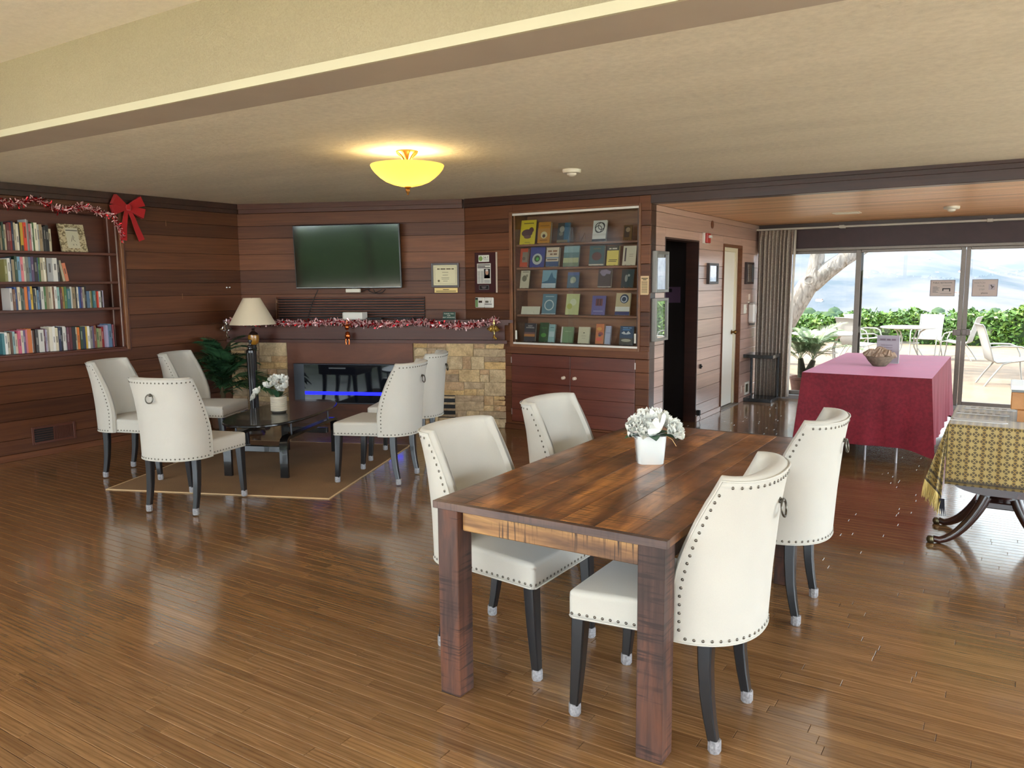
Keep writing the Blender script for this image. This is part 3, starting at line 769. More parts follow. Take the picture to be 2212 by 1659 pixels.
for s in (-1, 1):
    o = MB().box(-hx + 0.108, hx - 0.108, s * (hy - 0.05) - 0.011, s * (hy - 0.05) + 0.011, 0.653, TZ - 0.0285, 0.004).build('apron', M_tapr, dt); o['tone'] = 0.6
    o = MB().box(s * (hx - 0.05) - 0.011, s * (hx - 0.05) + 0.011, -hy + 0.108, hy - 0.108, 0.653, TZ - 0.0285, 0.004).build('apron', M_tleg, dt); o['tone'] = 0.5

# ------------------------------------------------------------------ rug
m, nt, b = base('sisal_rug')
p = pos(nt, math.radians(22.06), (1, 1, 1))
w1 = N(nt, 'ShaderNodeTexNoise', {'Vector': p, 'Scale': 180.0, 'Detail': 3.0})
w2 = N(nt, 'ShaderNodeTexNoise', {'Vector': p, 'Scale': 2.0, 'Detail': 3.0})
c = ramp(nt, w1.outputs[0], [(0.3, S(100, 74, 47)), (0.7, S(146, 114, 78))])
c = mix(nt, 0.3, c, ramp(nt, w2.outputs[0], [(0.3, S(98, 72, 44)), (0.7, S(142, 110, 74))]))
nt.links.new(c, b.inputs['Base Color']); b.inputs['Roughness'].default_value = 0.95; bump(nt, b, w1.outputs[0], 0.5, 0.003)
M_rug = m
RA = math.radians(22.06)
rg = thing('rug', 'tan woven rug with pale edge binding under the coffee table', 'rug', (-5.895, 3.349, 0), RA)
MB().box(0.012, 1.84, 0.012, 1.95, 0.0005, 0.006, 0.001).build('pile', M_rug, rg)
M_bind = plain('pale_binding', S(196, 168, 128), 0.85)
MB().box(0, 1.852, 0, 0.013, 0.0005, 0.0068, 0.001).box(0, 1.852, 1.95, 1.962, 0.0005, 0.0068, 0.001).box(0, 0.013, 0.013, 1.95, 0.0005, 0.0068, 0.001).box(1.84, 1.852, 0.013, 1.95, 0.0005, 0.0068, 0.001).build('binding', M_bind, rg)

# ------------------------------------------------------------------ coffee table
M_blk = plain('black_wood_satin', S(22, 20, 20), 0.25, coat=0.4, noise=0.2, nscale=15)
ct = thing('coffee_table', 'low black coffee table with a rounded boat-shaped top', 'table', (-5.38, 4.70, 0.0068), math.radians(112)); ct.scale = (1.03, 1.0, 1.08)
def sup(a, b_, n, e): 
    return [(math.copysign(abs(math.cos(t)) ** (2 / e), math.cos(t)) * a, math.copysign(abs(math.sin(t)) ** (2 / e), math.sin(t)) * b_) for t in [2 * PI * k / n for k in range(n)]]
rings = []
for sc_, z in ((0.985, 0.408), (1.0, 0.414), (1.0, 0.424), (0.99, 0.430)): rings.append([(x * sc_, y_ * sc_, z) for x, y_ in sup(0.70, 0.345, 56, 2.6)])
MB().loft(rings).build('tabletop', M_blk, ct, 40)
for sy in (-1, 1):
    yy = sy * 0.25
    for sx in (-1, 1):
        # bent leg: rises, curves in to the side rail
        path = [(sx * 0.50, 0.0), (sx * 0.50, 0.20), (sx * 0.498, 0.255), (sx * 0.485, 0.285), (sx * 0.455, 0.30), (sx * 0.38, 0.302)]
        rings = []
        for k, (x, z) in enumerate(path):
            x2, z2 = path[min(k + 1, 5)]; x1_, z1_ = path[max(k - 1, 0)]
            t_ = Vector((x2 - x1_, 0, z2 - z1_)).normalized(); n_ = Vector((-t_.z, 0, t_.x)) * 0.0125
            rings.append([(x - n_.x, yy - 0.034, z - n_.z), (x + n_.x, yy - 0.034, z + n_.z), (x + n_.x, yy + 0.034, z + n_.z), (x - n_.x, yy + 0.034, z - n_.z)])
        MB().loft(rings).build('leg', M_blk, ct, 40)
        MB().lathe([(0.009, 0.314), (0.009, 0.409)], 10, TL(sx * 0.36, yy, 0)).build('post', plain('gunmetal', S(70, 70, 74), 0.3, 0.9), ct, 40)
    MB().box(-0.38, 0.38, yy - 0.034, yy + 0.034, 0.289, 0.314, 0.003).build('side_rail', M_blk, ct)
for sx in (-1, 1):
    MB().box(sx * 0.42 - 0.02, sx * 0.42 + 0.02, -0.216, 0.216, 0.18, 0.225, 0.003).build('cross_rail', M_blk, ct)

# ------------------------------------------------------------------ long table with the red cloth
RT = thing('folding_table', 'long table hidden under a red cloth, thin pale legs showing', 'table', (-1.055, 8.42, 0))
MB().box(-0.50, 0.50, -1.10, 1.10, 0.725, 0.752, 0.006).build('tabletop', plain('laminate', S(90, 80, 74), 0.5), RT)
for x, y_ in ((0.02, -1.02), (0.27, -1.02), (-0.35, 1.0), (0.35, 1.0)):
    MB().tube([(x, y_, 0.0), (x, y_, 0.725)], 0.009, 8).build('leg', plain('pale_tube', S(176, 170, 172), 0.4, 0.5), RT)
MB().box(0.02, 0.09, -1.026, -1.014, 0.235, 0.243).build('brace', plain('pale_tube', (1, 1, 1)), RT)
def clothmat(name, c0, c1, sc=40):
    m, nt, b = base(name)
    n = N(nt, 'ShaderNodeTexNoise', {'Vector': pos(nt, 0, (1, 2.2, 1)), 'Scale': sc, 'Detail': 3.0})
    n2 = N(nt, 'ShaderNodeTexNoise', {'Vector': pos(nt), 'Scale': 3.0, 'Detail': 3.0})
    c = mix(nt, 0.5, ramp(nt, n.outputs[0], [(0.35, c0), (0.65, c1)]), ramp(nt, n2.outputs[0], [(0.35, c0), (0.7, c1)]))
    nt.links.new(c, b.inputs['Base Color']); b.inputs['Roughness'].default_value = 0.6; b.inputs['Specular IOR Level'].default_value = 0.25
    b.inputs['Sheen Tint'].default_value = (1.0, 0.45, 0.62, 1)
    b.inputs['Sheen Weight'].default_value = 0.5; b.inputs['Sheen Roughness'].default_value = 0.4
    bump(nt, b, n.outputs[0], 0.25, 0.002)
    return m
M_redcloth = clothmat('damask_red', S(92, 16, 28), S(128, 26, 42))
# cloth: top sheet plus a skirt whose corners fall in folds
def skirt(hx, hy, zt, drop, out, waves, corner, n=240, levels=7, amp=0.012, seed=3, rr=0.03, slant=None):
    rg_ = random.Random(seed); ph = [rg_.uniform(0, 6) for _ in range(6)]
    per = []
    L = 4 * (hx + hy)
    segs = [((-hx, -hy), (hx, -hy)), ((hx, -hy), (hx, hy)), ((hx, hy), (-hx, hy)), ((-hx, hy), (-hx, -hy))]
    for (ax, ay), (bx, by) in segs:
        k = max(6, int(n * math.hypot(bx - ax, by - ay) / L))
        for i in range(k):
            t = i / k; per.append((ax + (bx - ax) * t, ay + (by - ay) * t, min(t, 1 - t) * math.hypot(bx - ax, by - ay), ((by - ay), -(bx - ax))))
    rings = []
    for j in range(levels + 1):
        f = j / levels; ring = []
        for i, (x, y_, dc, nrm) in enumerate(per):
            nl = math.hypot(*nrm); nx, ny = nrm[0] / nl, nrm[1] / nl
            cx, cy = (1 if x > 0 else -1), (1 if y_ > 0 else -1)
            near = math.exp(-(dc / corner) ** 2)
            s = i * L / len(per)
            wv = amp * f * (math.sin(s * waves + ph[0]) + 0.6 * math.sin(s * waves * 2.3 + ph[1]))
            o = out * f + wv
            d = drop(s / L) if callable(drop) else drop
            dd = d * (1 + 0.10 * near)
            px, py = x + nx * o * (1 - near) + (cx * near) * out * 2.6 * f, y_ + ny * o * (1 - near) + (cy * near) * out * 2.6 * f
            ring.append((px, py, zt - (0.004 if j else 0) - dd * f))
        rings.append(ring)
    return rings
rings = skirt(0.515, 1.115, 0.757, 0.60, 0.022, 14.0, 0.10, amp=0.010)
mb = MB()
mb.loft([rings[0]] + rings[1:], cap=False)
nper = len(rings[0]); mb.f.append(tuple(range(nper)))
cl = mb.build('tablecloth', M_redcloth, None, 60, loc=(-1.055, 8.42, 0)); tag(cl, 'deep red cloth draped over the long table by the glass doors', 'tablecloth')

# ------------------------------------------------------------------ drop-leaf table with the gold cloth
GX, GY = 0.17, 5.43
M_mahog = wood('mahogany', S(34, 18, 15), S(62, 34, 27), 0.0, (4, 4, 4), rough=0.25, coat=0.4)
M_brass = plain('toe_brass', S(96, 88, 66), 0.35, 0.9)
gt = thing('drop_leaf_table', 'dark pedestal table with curved legs and brass toes under the gold cloth', 'table', (GX, GY, 0))
MB().box(-0.44, 0.44, -0.40, 0.40, 0.735, 0.757, 0.004).build('tabletop', M_mahog, gt)
# the leaf hangs at the front: rounded lower corners
poly = [(-0.43, 0.745)]
for k in range(0, 13):
    a = PI / 2 * k / 12; poly.append((-0.43 + 0.20 * (1 - math.cos(a)), 0.455 - 0.085 * math.sin(a)))
for k in range(12, -1, -1):
    a = PI / 2 * k / 12; poly.append((0.43 - 0.20 * (1 - math.cos(a)), 0.455 - 0.085 * math.sin(a)))
poly.append((0.43, 0.745))
MB().prism(poly, 0, 0.02, TL(0, -0.382, 0) @ RX(PI / 2)).build('drop_leaf', M_mahog, gt)
MB().prism(poly, 0, 0.02, TL(0, 0.425, 0) @ RX(PI / 2)).build('drop_leaf', M_mahog, gt)
MB().lathe([(0.05, 0.26), (0.065, 0.30), (0.07, 0.36), (0.045, 0.42), (0.035, 0.50), (0.05, 0.60), (0.09, 0.68), (0.10, 0.735)], 20, TL(-0.17, 0, 0)).build('pedestal', M_mahog, gt, 40)
MB().box(-0.30, -0.04, -0.15, 0.15, 0.235, 0.275, 0.006).build('platform', M_mahog, gt)
for sx, sy in ((-1, -1), (-1, 1), (1, -1), (1, 1)):
    path = []
    for k in range(11):
        t_ = k / 10; path.append((-0.17 + sx * (0.075 + 0.255 * t_ ** 1.25), sy * (0.13 + 0.085 * t_), 0.30 - 0.285 * math.sin(t_ * PI / 2) ** 1.1 + (0.012 if t_ > 0.95 else 0)))
    rr = [0.034 - 0.014 * k / 10 for k in range(11)]
    lg = MB().tube(path, rr, 10).build('leg', M_mahog, gt, 50)
    e = path[-1]
    MB().lathe([(0.0, 0.0), (0.018, 0.002), (0.024, 0.012), (0.024, 0.026), (0.018, 0.038), (0.0, 0.042)], 12, TL(e[0] + sx * 0.012, e[1], 0.0)).build('brass_toe', M_brass, lg, 50)
# gold patterned cloth
m, nt, b = base('gold_brocade')
uvp = N(nt, 'ShaderNodeTexCoord').outputs['Object']
sp = N(nt, 'ShaderNodeSeparateXYZ', {0: uvp})
a_u = N(nt, 'ShaderNodeAttribute', attribute_name='cu').outputs['Fac']; a_v = N(nt, 'ShaderNodeAttribute', attribute_name='cv').outputs['Fac']
def fold_(s_, n): return math_(nt, 'PINGPONG', math_(nt, 'MULTIPLY', s_, n), 0.5)
uu, vv = fold_(a_u, 26.0), fold_(a_v, 26.0)
dd = math_(nt, 'ADD', math_(nt, 'POWER', uu, 1.4), math_(nt, 'POWER', vv, 1.4))
pet = math_(nt, 'MULTIPLY', ramp(nt, dd, [(0.30, 1.0), (0.36, 0.0)]), ramp(nt, math_(nt, 'ABSOLUTE', math_(nt, 'SUBTRACT', uu, vv)), [(0.05, 0.0), (0.08, 1.0)]))
str_ = ramp(nt, fold_(a_u, 13.0), [(0.36, 0.0), (0.42, 1.0)])
gold0, gold1, olive = S(150, 122, 56), S(164, 142, 84), S(52, 42, 22)
c = mix(nt, str_, gold1, gold0)
c = mix(nt, math_(nt, 'MULTIPLY', pet, 0.85), c, olive)
band = N(nt, 'ShaderNodeAttribute', attribute_name='band').outputs['Fac']
c = mix(nt, band, c, S(38, 30, 26))
nt.links.new(c, b.inputs['Base Color']); b.inputs['Roughness'].default_value = 0.55; b.inputs['Sheen Weight'].default_value = 0.3
M_gold = m
def gold_cloth():
    # profile across the table front: lies on the top, falls over the front leaf; the left end falls past the table end in a point
    nu, nv = 110, 60
    vs = []; fs = []; cu = []; cv = []; bd = []
    W, T = 1.16, 0.80      # width along x, run over the top
    for j in range(nv + 1):
        for i in range(nu + 1):
            u, v = i / nu, j / nv
            sx = -0.44 - 0.26 + u * 1.2         # flat cloth coordinate along x; the part left of -0.445 hangs down the end
            run_ = v * (T + 0.345)              # from the back edge over the top to the front hem
            over = max(0.0, -0.447 - sx) if run_ < T - 0.001 else 0.0
            x = max(sx, -0.447)
            if run_ < T: y_, z = 0.40 - run_, 0.7585
            else: y_, z = 0.40 - T - 0.0075, 0.7585 - (run_ - T)
            wob = 0.004 * math.sin(x * 31) * min(1, max(0, (run_ - T) / 0.1))
            y_ -= 0.003 * min(1, max(0, (run_ - T) / 0.02)) + max(0, wob)
            if over > 0:
                if run_ < T:
                    x = -0.449 - 0.004 * math.sin(run_ * 26) * min(1, over * 8) - 0.018 * (over / 0.26); z -= over
                else:
                    # the corner falls as a free fold: swings out and down from the table corner
                    f = (run_ - T) / 0.345
                    ang = f * 1.25
                    x = -0.449 - over * 0.30 * (0.3 + 0.7 * math.sin(ang)) - 0.012
                    y_ = 0.40 - T - 0.008 - over * 0.16 * math.sin(ang) - 0.006 * math.sin(over * 60)
                    z = z - over * (0.80 + 0.10 * f)
            vs.append((x, y_, z)); cu.append(sx); cv.append(run_)
            e = min((T + 0.345) - run_, 9)
            bd.append(1.0 if (0.012 < e < 0.022 or 0.064 < e < 0.076 or 0.080 < e < 0.086) else 0.0)
    for j in range(nv):
        for i in range(nu):
            a_ = j * (nu + 1) + i; fs.append((a_, a_ + 1, a_ + nu + 2, a_ + nu + 1))
    me = bpy.data.meshes.new('gold_cloth'); me.from_pydata(vs, [], fs)
    for nm, dat in (('cu', cu), ('cv', cv), ('band', bd)):
        at = me.attributes.new(nm, 'FLOAT', 'POINT'); at.data.foreach_set('value', dat)
    me.polygons.foreach_set('use_smooth', [True] * len(me.polygons))
    # the loose corner: a folded flap swinging out from the front corner of the table
    A, Cc, Dd = Vector((-0.449, -0.41, 0.757)), Vector((-0.452, -0.455, 0.335)), Vector((-0.548, -0.42, 0.435))
    fu, fv = 26, 30; fvs = []; fcu = []; fcv = []; fbd = []; fedge = []
    for j in range(fv + 1):
        for i in range(fu + 1):
            u, v = i / fu, j / fv
            q = A + ((Cc - A) * (1 - u) + (Dd - A) * u) * v
            q.y += 0.016 * v * math.sin(u * 11) - 0.01 * v; q.x -= 0.006 * v * math.sin(u * 9 + 1)
            fvs.append(tuple(q)); fcu.append(-0.45 - 0.12 * u * v); fcv.append(T + 0.40 * v)
            e = (1 - v) * 0.40
            fbd.append(1.0 if (0.012 < e < 0.024 or 0.07 < e < 0.084) else 0.0)
            if j == fv: fedge.append(tuple(q))
    ffs = [(j * (fu + 1) + i, j * (fu + 1) + i + 1, (j + 1) * (fu + 1) + i + 1, (j + 1) * (fu + 1) + i) for j in range(fv) for i in range(fu)]
    fm2 = bpy.data.meshes.new('corner_flap'); fm2.from_pydata(fvs, [], ffs)
    for nm, dat in (('cu', fcu), ('cv', fcv), ('band', fbd)):
        at = fm2.attributes.new(nm, 'FLOAT', 'POINT'); at.data.foreach_set('value', dat)
    fm2.polygons.foreach_set('use_smooth', [True] * len(fm2.polygons))
    return me, fedge, fm2
me, edge, fm2 = gold_cloth()
gc = mo('table_cover', me, M_gold, None, loc=(GX, GY, 0)); tag(gc, 'gold brocade cloth with dark border stripes and fringe', 'tablecloth')
sd = gc.modifiers.new('thickness', 'SOLIDIFY'); sd.thickness = 0.0012; sd.offset = 0
cf_ = mo('corner_flap', fm2, M_gold, gc); sd = cf_.modifiers.new('thickness', 'SOLIDIFY'); sd.thickness = 0.0015
fr = MB()
rf = random.Random(4)
for k in range(len(edge) - 1):
    for q in range(4):
        t_ = q / 4; a_ = Vector(edge[k]).lerp(Vector(edge[k + 1]), t_)
        d_ = Vector((rf.uniform(-0.012, 0.012) - 0.004, rf.uniform(-0.012, 0.006), -rf.uniform(0.075, 0.10)))
        fr.tube([a_ + Vector((0, 0, 0.002)), a_ + d_ * 0.5 + Vector((rf.uniform(-.004, .004), 0, 0)), a_ + d_], [0.0024, 0.0022, 0.001], 4)
f_ = fr.build('fringe', plain('gold_fringe', S(206, 184, 116), 0.8), gc, 60); f_['kind'] = 'stuff'
fr = MB()
for k in range(9):
    a_ = Vector(edge[0]) + Vector((-0.008 + 0.003 * k, -0.002, 0.004)); fr.tube([a_, a_ + Vector((0.004, 0, -0.05)), a_ + Vector((0.008 + rf.uniform(-.006, .006), 0, -0.10))], [0.0024, 0.002, 0.001], 4)
MB_f = fr.build('dark_tassel', plain('tassel_navy', S(34, 34, 44), 0.8), gc, 60)
def words(mb, x, z_, y_, h_, lens):
    """print too small to read: one bar for each word"""
    for l_ in lens:
        mb.box(x, x + l_, y_ - 0.0004, y_, z_, z_ + h_ * 0.8); x += l_ + h_ * 0.6
    return mb
# ------------------------------------------------------------------ fireplace (local axes of the diagonal wall: x along it, -y into the room)
def stone_mat():
    m, nt, b = base('sandstone')
    tn = tone(nt)
    off = N(nt, 'ShaderNodeCombineXYZ', {'X': math_(nt, 'MULTIPLY', tn, 19.0), 'Y': 0.0, 'Z': math_(nt, 'MULTIPLY', tn, 43.0)}).outputs[0]
    p = N(nt, 'ShaderNodeVectorMath', {0: pos(nt), 1: off}, operation='ADD').outputs[0]
    n1 = N(nt, 'ShaderNodeTexNoise', {'Vector': p, 'Scale': 9.0, 'Detail': 7.0, 'Roughness': 0.7, 'Distortion': 0.6})
    n2 = N(nt, 'ShaderNodeTexNoise', {'Vector': p, 'Scale': 60.0, 'Detail': 4.0})
    c = ramp(nt, tn, [(0.0, S(164, 142, 116)), (0.25, S(190, 168, 136)), (0.5, S(206, 184, 146)), (0.75, S(206, 172, 118)), (1.0, S(186, 156, 128))])
    c = mix(nt, 1.0, c, ramp(nt, n1.outputs[0], [(0.3, (0.62, 0.58, 0.54)), (0.6, (1.08, 1.06, 1.04))]), 'MULTIPLY')
    c = mix(nt, 0.3, c, mix(nt, 1.0, c, ramp(nt, n2.outputs[0], [(0.35, 0.55), (0.65, 1.2)]), 'MULTIPLY'))
    nt.links.new(c, b.inputs['Base Color']); b.inputs['Roughness'].default_value = 0.9
    bump(nt, b, n1.outputs[0], 0.6, 0.02)
    return m
M_stone = stone_mat()
M_mantel = wood('mantel_wood', S(66, 34, 26), S(90, 50, 38), TVA, (0.5, 10, 10), rough=0.4, coat=0.06, spec=0.35)
M_knot = wood('knotty_stained_pine', S(38, 19, 13), S(106, 62, 42), TVA, (1.6, 6, 6), rough=0.45, coat=0.04, spec=0.35, blotch=0.6, tones=((0.8, 0.8, 0.8), (1.1, 1.1, 1.1)))
fp = thing('fireplace', 'stone fireplace with a dark wood mantel and an electric insert', 'fireplace', C0, TVA)
OFF = 0.22
def plan(d, e0=0.012, e1=0.012):
    return [(-0.405 * d + e0, -d), (2.69 + 2.467 * d * 0.9 - e1, -d), (2.665, -0.004), (0.02, -0.004)]
MB().prism(plan(OFF - 0.035), 0.0, 0.925).build('masonry_core', plain('mortar', S(150, 130, 100), 0.95, noise=0.2, nscale=30), fp)
MB().prism(plan(OFF + 0.0), 0.965, 1.125).build('mantel_beam', M_mantel, fp)
MB().prism(plan(OFF + 0.012), 0.925, 0.960).build('lower_ledge', M_mantel, fp)
MB().prism(plan(OFF + 0.045), 1.150, 1.182).build('mantel_shelf', M_mantel, fp)
MB().prism(plan(OFF + 0.02), 1.125, 1.150).build('shelf_moulding', M_mantel, fp)
rs = random.Random(21)
def split(x0, x1, z0, z1, out):
    w_, h_ = x1 - x0, z1 - z0
    hm, wm = rs.uniform(0.055, 0.12), rs.uniform(0.12, 0.30)
    if h_ > hm * 1.5 and (h_ > 0.5 * w_ or w_ < wm * 1.3):
        k = z0 + h_ * rs.uniform(0.35, 0.65); split(x0, x1, z0, k, out); split(x0, x1, k, z1, out)
    elif w_ > wm * 1.5:
        k = x0 + w_ * rs.uniform(0.33, 0.67); split(x0, k, z0, z1, out); split(k, x1, z0, z1, out)
    elif h_ > hm * 1.6:
        k = z0 + h_ * rs.uniform(0.4, 0.6); split(x0, x1, z0, k, out); split(x0, x1, k, z1, out)
    else: out.append((x0, x1, z0, z1))
st = []
for z0, z1 in ((0.35, 0.50), (0.50, 0.64), (0.64, 0.78), (0.78, 0.925)): split(2.135, 3.17, z0, z1, st)
split(2.135, 2.40, 0.0, 0.35, st); split(2.595, 3.17, 0.0, 0.18, st); split(2.595, 3.17, 0.18, 0.35, st); split(2.40, 2.595, 0.0, 0.10, st)
for z0, z1 in ((0.0, 0.3), (0.3, 0.62), (0.62, 0.925)): split(-0.06, 0.64, z0, z1, st)
for x0, x1, z0, z1 in st:
    g = 0.0035; dep = OFF - 0.022 + rs.uniform(-0.008, 0.010)
    nx, nz = 4, 3; mb = MB()
    def pt(i, j):
        fx, fz = i / nx, j / nz
        ed = min(fx, 1 - fx, fz * 1.0, 1 - fz)
        jx = rs.uniform(-0.003, 0.003) if 0 < fx < 1 else rs.uniform(-0.002, 0.002)
        return (x0 + g + (x1 - x0 - 2 * g) * fx + jx, -(dep - (0.006 if ed == 0 else 0) + (rs.uniform(-0.006, 0.007) if ed > 0 else 0)), z0 + g + (z1 - z0 - 2 * g) * fz + rs.uniform(-0.002, 0.002))
    vs = [pt(i, j) for j in range(nz + 1) for i in range(nx + 1)]; fs = []
    for j in range(nz):
        for i in range(nx):
            a_ = j * (nx + 1) + i; fs.append((a_, a_ + 1, a_ + nx + 2, a_ + nx + 1))
    rim = [i for i in range(nx + 1)] + [j * (nx + 1) + nx for j in range(1, nz + 1)] + [nz * (nx + 1) + i for i in range(nx - 1, -1, -1)] + [j * (nx + 1) for j in range(nz - 1, 0, -1)]
    b0 = len(vs)
    for k in rim: vs.append((vs[k][0], -(OFF - 0.038), vs[k][2]))
    for k in range(len(rim)):
        k2 = (k + 1) % len(rim); fs.append((rim[k], rim[k2], b0 + k2, b0 + k))
    o = MB().add(vs, fs).build('stone', M_stone, fp); o['tone'] = rs.random()
# air slots in the stone
MB().box(2.40, 2.595, -(OFF - 0.03), -(OFF - 0.0345), 0.10, 0.35).build('slot_backing', M_black, fp)
for k in range(4):
    o = MB().box(2.398, 2.597, -(OFF - 0.012), -(OFF - 0.03), 0.112 + k * 0.068, 0.136 + k * 0.068, 0.003).build('slot_bar', M_stone, fp); o['tone'] = rs.random()
# wood surround and electric insert
y0, y1 = -(OFF - 0.008), -(OFF - 0.036)
for nm, a in (('surround_board', (0.645, 2.13, 0.69, 0.924)), ('surround_board', (0.645, 0.722, 0.0, 0.69)), ('surround_board', (2.05, 2.13, 0.0, 0.69)), ('surround_board', (0.722, 2.05, 0.0, 0.235))):
    o = MB().box(a[0], a[1], y0, y1, a[2], a[3], 0.002).build(nm, M_knot, fp); o['tone'] = rs.random()
ins = MB().box(0.724, 2.048, -(OFF + 0.010), y1, 0.237, 0.688, 0.004).build('electric_insert', plain('insert_grey', S(70, 74, 82), 0.35, 0.4), fp)
m_bg, nt, b = base('black_glass'); b.inputs['Base Color'].default_value = (0.006, 0.007, 0.010, 1); b.inputs['Roughness'].default_value = 0.04
M_bglass = m_bg
MB().box(0.85, 2.03, -(OFF + 0.0135), -(OFF + 0.0095), 0.25, 0.68, 0.001).build('black_glass', M_bglass, ins)
MB().box(1.15, 1.35, -(OFF + 0.0145), -(OFF + 0.0133), 0.632, 0.648).build('air_slot', plain('slot_grey', S(60, 62, 66), 0.4), ins)
M_led = plain('blue_light', (0.0, 0.0, 0.02), 0.5, emit=(0.004, 0.006, 1.0), es=4.0)
MB().box(0.855, 2.0, -(OFF + 0.0150), -(OFF + 0.0133), 0.338, 0.374).build('blue_light_strip', M_led, ins)

# ------------------------------------------------------------------ television and what hangs around it
tv = thing('television', 'large flat black television on the plank wall', 'television', C0 + RZ(TVA) @ Vector((1.357, -0.09, 1.88)), TVA)
TT = RX(math.radians(3.0))
MB().box(-0.625, 0.625, -0.020, 0.022, -0.352, 0.352, 0.006, TT).build('body', plain('tv_plastic', (0.01, 0.01, 0.011), 0.3), tv)
m, nt, b = base('tv_screen'); b.inputs['Base Color'].default_value = (0.004, 0.005, 0.005, 1); b.inputs['Roughness'].default_value = 0.07; b.inputs['Specular IOR Level'].default_value = 1.0
MB().box(-0.614, 0.614, -0.0215, -0.0195, -0.336, 0.343, 0, TT).build('screen', m, tv)
MB().box(-0.62, 0.62, -0.0225, -0.0195, -0.346, -0.338, 0.001, TT).build('bottom_edge', plain('tv_edge_metal', S(120, 124, 126), 0.3, 0.8), tv)
MB().box(-0.2, 0.2, 0.022, 0.085, -0.15, 0.15).build('wall_mount', M_black, tv)
sb = tag(MB().box(-0.085, 0.085, -0.03, 0, -0.02, 0.02, 0.004).build('sensor_bar', M_white, None, loc=C0 + RZ(TVA) @ Vector((1.41, -0.06, 1.502)), rz=TVA), 'small white sensor bar mounted below the television', 'sensor bar')
MB().box(-0.02, 0.02, 0, 0.06, -0.005, 0.03).build('bracket', plain('grey_clip', S(120, 118, 116), 0.5), sb)
mb = MB()
for pts in ([(0.98, -0.05, 1.515), (0.93, -0.055, 1.42), (0.88, -0.06, 1.30), (0.84, -0.05, 1.19)], [(1.57, -0.05, 1.515), (1.60, -0.06, 1.49), (1.66, -0.065, 1.47), (1.72, -0.06, 1.50), (1.74, -0.05, 1.515)], [(1.64, -0.05, 1.515), (1.66, -0.06, 1.48), (1.70, -0.065, 1.465), (1.75, -0.06, 1.48), (1.78, -0.05, 1.515)], [(1.60, -0.05, 1.515), (1.55, -0.06, 1.51), (1.50, -0.06, 1.49)]):
    fine = []
    for k in range(len(pts) - 1):
        for q in range(4):
            t_ = q / 4; fine.append(Vector(pts[k]).lerp(Vector(pts[k + 1]), t_))
    fine.append(Vector(pts[-1])); mb.tube(fine, 0.004, 6)
tag(mb.build('television_cables', M_black, None, 60, loc=C0, rz=TVA), 'black cables looping below the television', 'cable')
# louvred grille
lo = thing('louvre_grille', 'wide brown louvred grille between television and mantel', 'vent', C0, TVA)
MB().box(0.47, 2.22, -0.012, -0.001, 1.19, 1.43).build('backing', M_black, lo)
M_slat = wood('louvre_wood', S(104, 62, 48), S(140, 92, 74), TVA, (0.6, 12, 12), rough=0.45)
me = MB().box(0, 1.75, -0.012, 0.012, -0.0045, 0.0045, 0.001, RX(math.radians(-20))).mesh('slat')
for k in range(8): mo('slat', me, M_slat, lo, loc=(0.47, -0.03, 1.212 + k * 0.0292))
M_acry = glass('clear_acrylic', (0.86, 0.86, 0.84), 0.02, 1.6)
ds = tag(MB().box(-0.002, 0.002, -0.10, 0, 0, 0.25).box(0.002, 0.03, -0.004, 0.0, 0.18, 0.22).build('air_deflector', M_acry, None, loc=C0 + RZ(TVA) @ Vector((0.435, -0.014, 1.187)), rz=TVA + 0.5), 'clear plastic air deflector at the end of the grille', 'deflector')
# mantel things
wb = tag(MB().box(-0.118, 0.118, -0.07, 0.07, 0, 0.083, 0.006).build('white_box', plain('white_plastic', S(232, 228, 220), 0.4), None, loc=C0 + RZ(TVA) @ Vector((1.455, -0.16, 1.182)), rz=TVA - 0.1), 'plain white electronics box on the mantel', 'box')
MB().box(-0.119, -0.100, -0.0705, 0.0705, 0.004, 0.079, 0.002).build('side_cap', plain('off_white_cap', S(210, 204, 196), 0.4), wb)
for s_, l_ in ((1.68, 'flat black remote box on the mantel beside the white box'), (2.03, 'flat black tray on the mantel under the grille end')):
    bb = tag(MB().box(-0.085, 0.085, -0.05, 0.05, 0, 0.018, 0.004).build('black_tray', M_black, None, loc=C0 + RZ(TVA) @ Vector((s_, -0.12, 1.182)), rz=TVA), l_, 'tray')
    MB().box(-0.08, 0.08, -0.046, 0.046, 0.018, 0.0195).build('top_plate', plain('tray_top', (0.02, 0.02, 0.02), 0.3), bb)
sg = thing('tabletop_sign', 'small dark green no smoking tent sign on the mantel', 'sign', C0 + RZ(TVA) @ Vector((2.53, -0.12, 1.182)), TVA)
M_green = plain('sign_green', S(22, 62, 48), 0.5)
MB().box(-0.068, 0.068, -0.003, 0.003, 0, 0.082, 0.001, TL(0, -0.02, 0) @ RX(-0.2)).build('face', M_green, sg)
MB().box(-0.068, 0.068, -0.002, 0.002, 0, 0.080, 0.0, TL(0, 0.02, 0) @ RX(0.22)).build('back', plain('sign_back', S(190, 190, 186), 0.6), sg)
text('THANK YOU\nFOR\nNOT SMOKING', 0.0195, plain('sign_cream', S(214, 214, 200), 0.6), sg, TL(0, -0.0245, 0.041) @ RX(-0.2) @ STAND_Y)
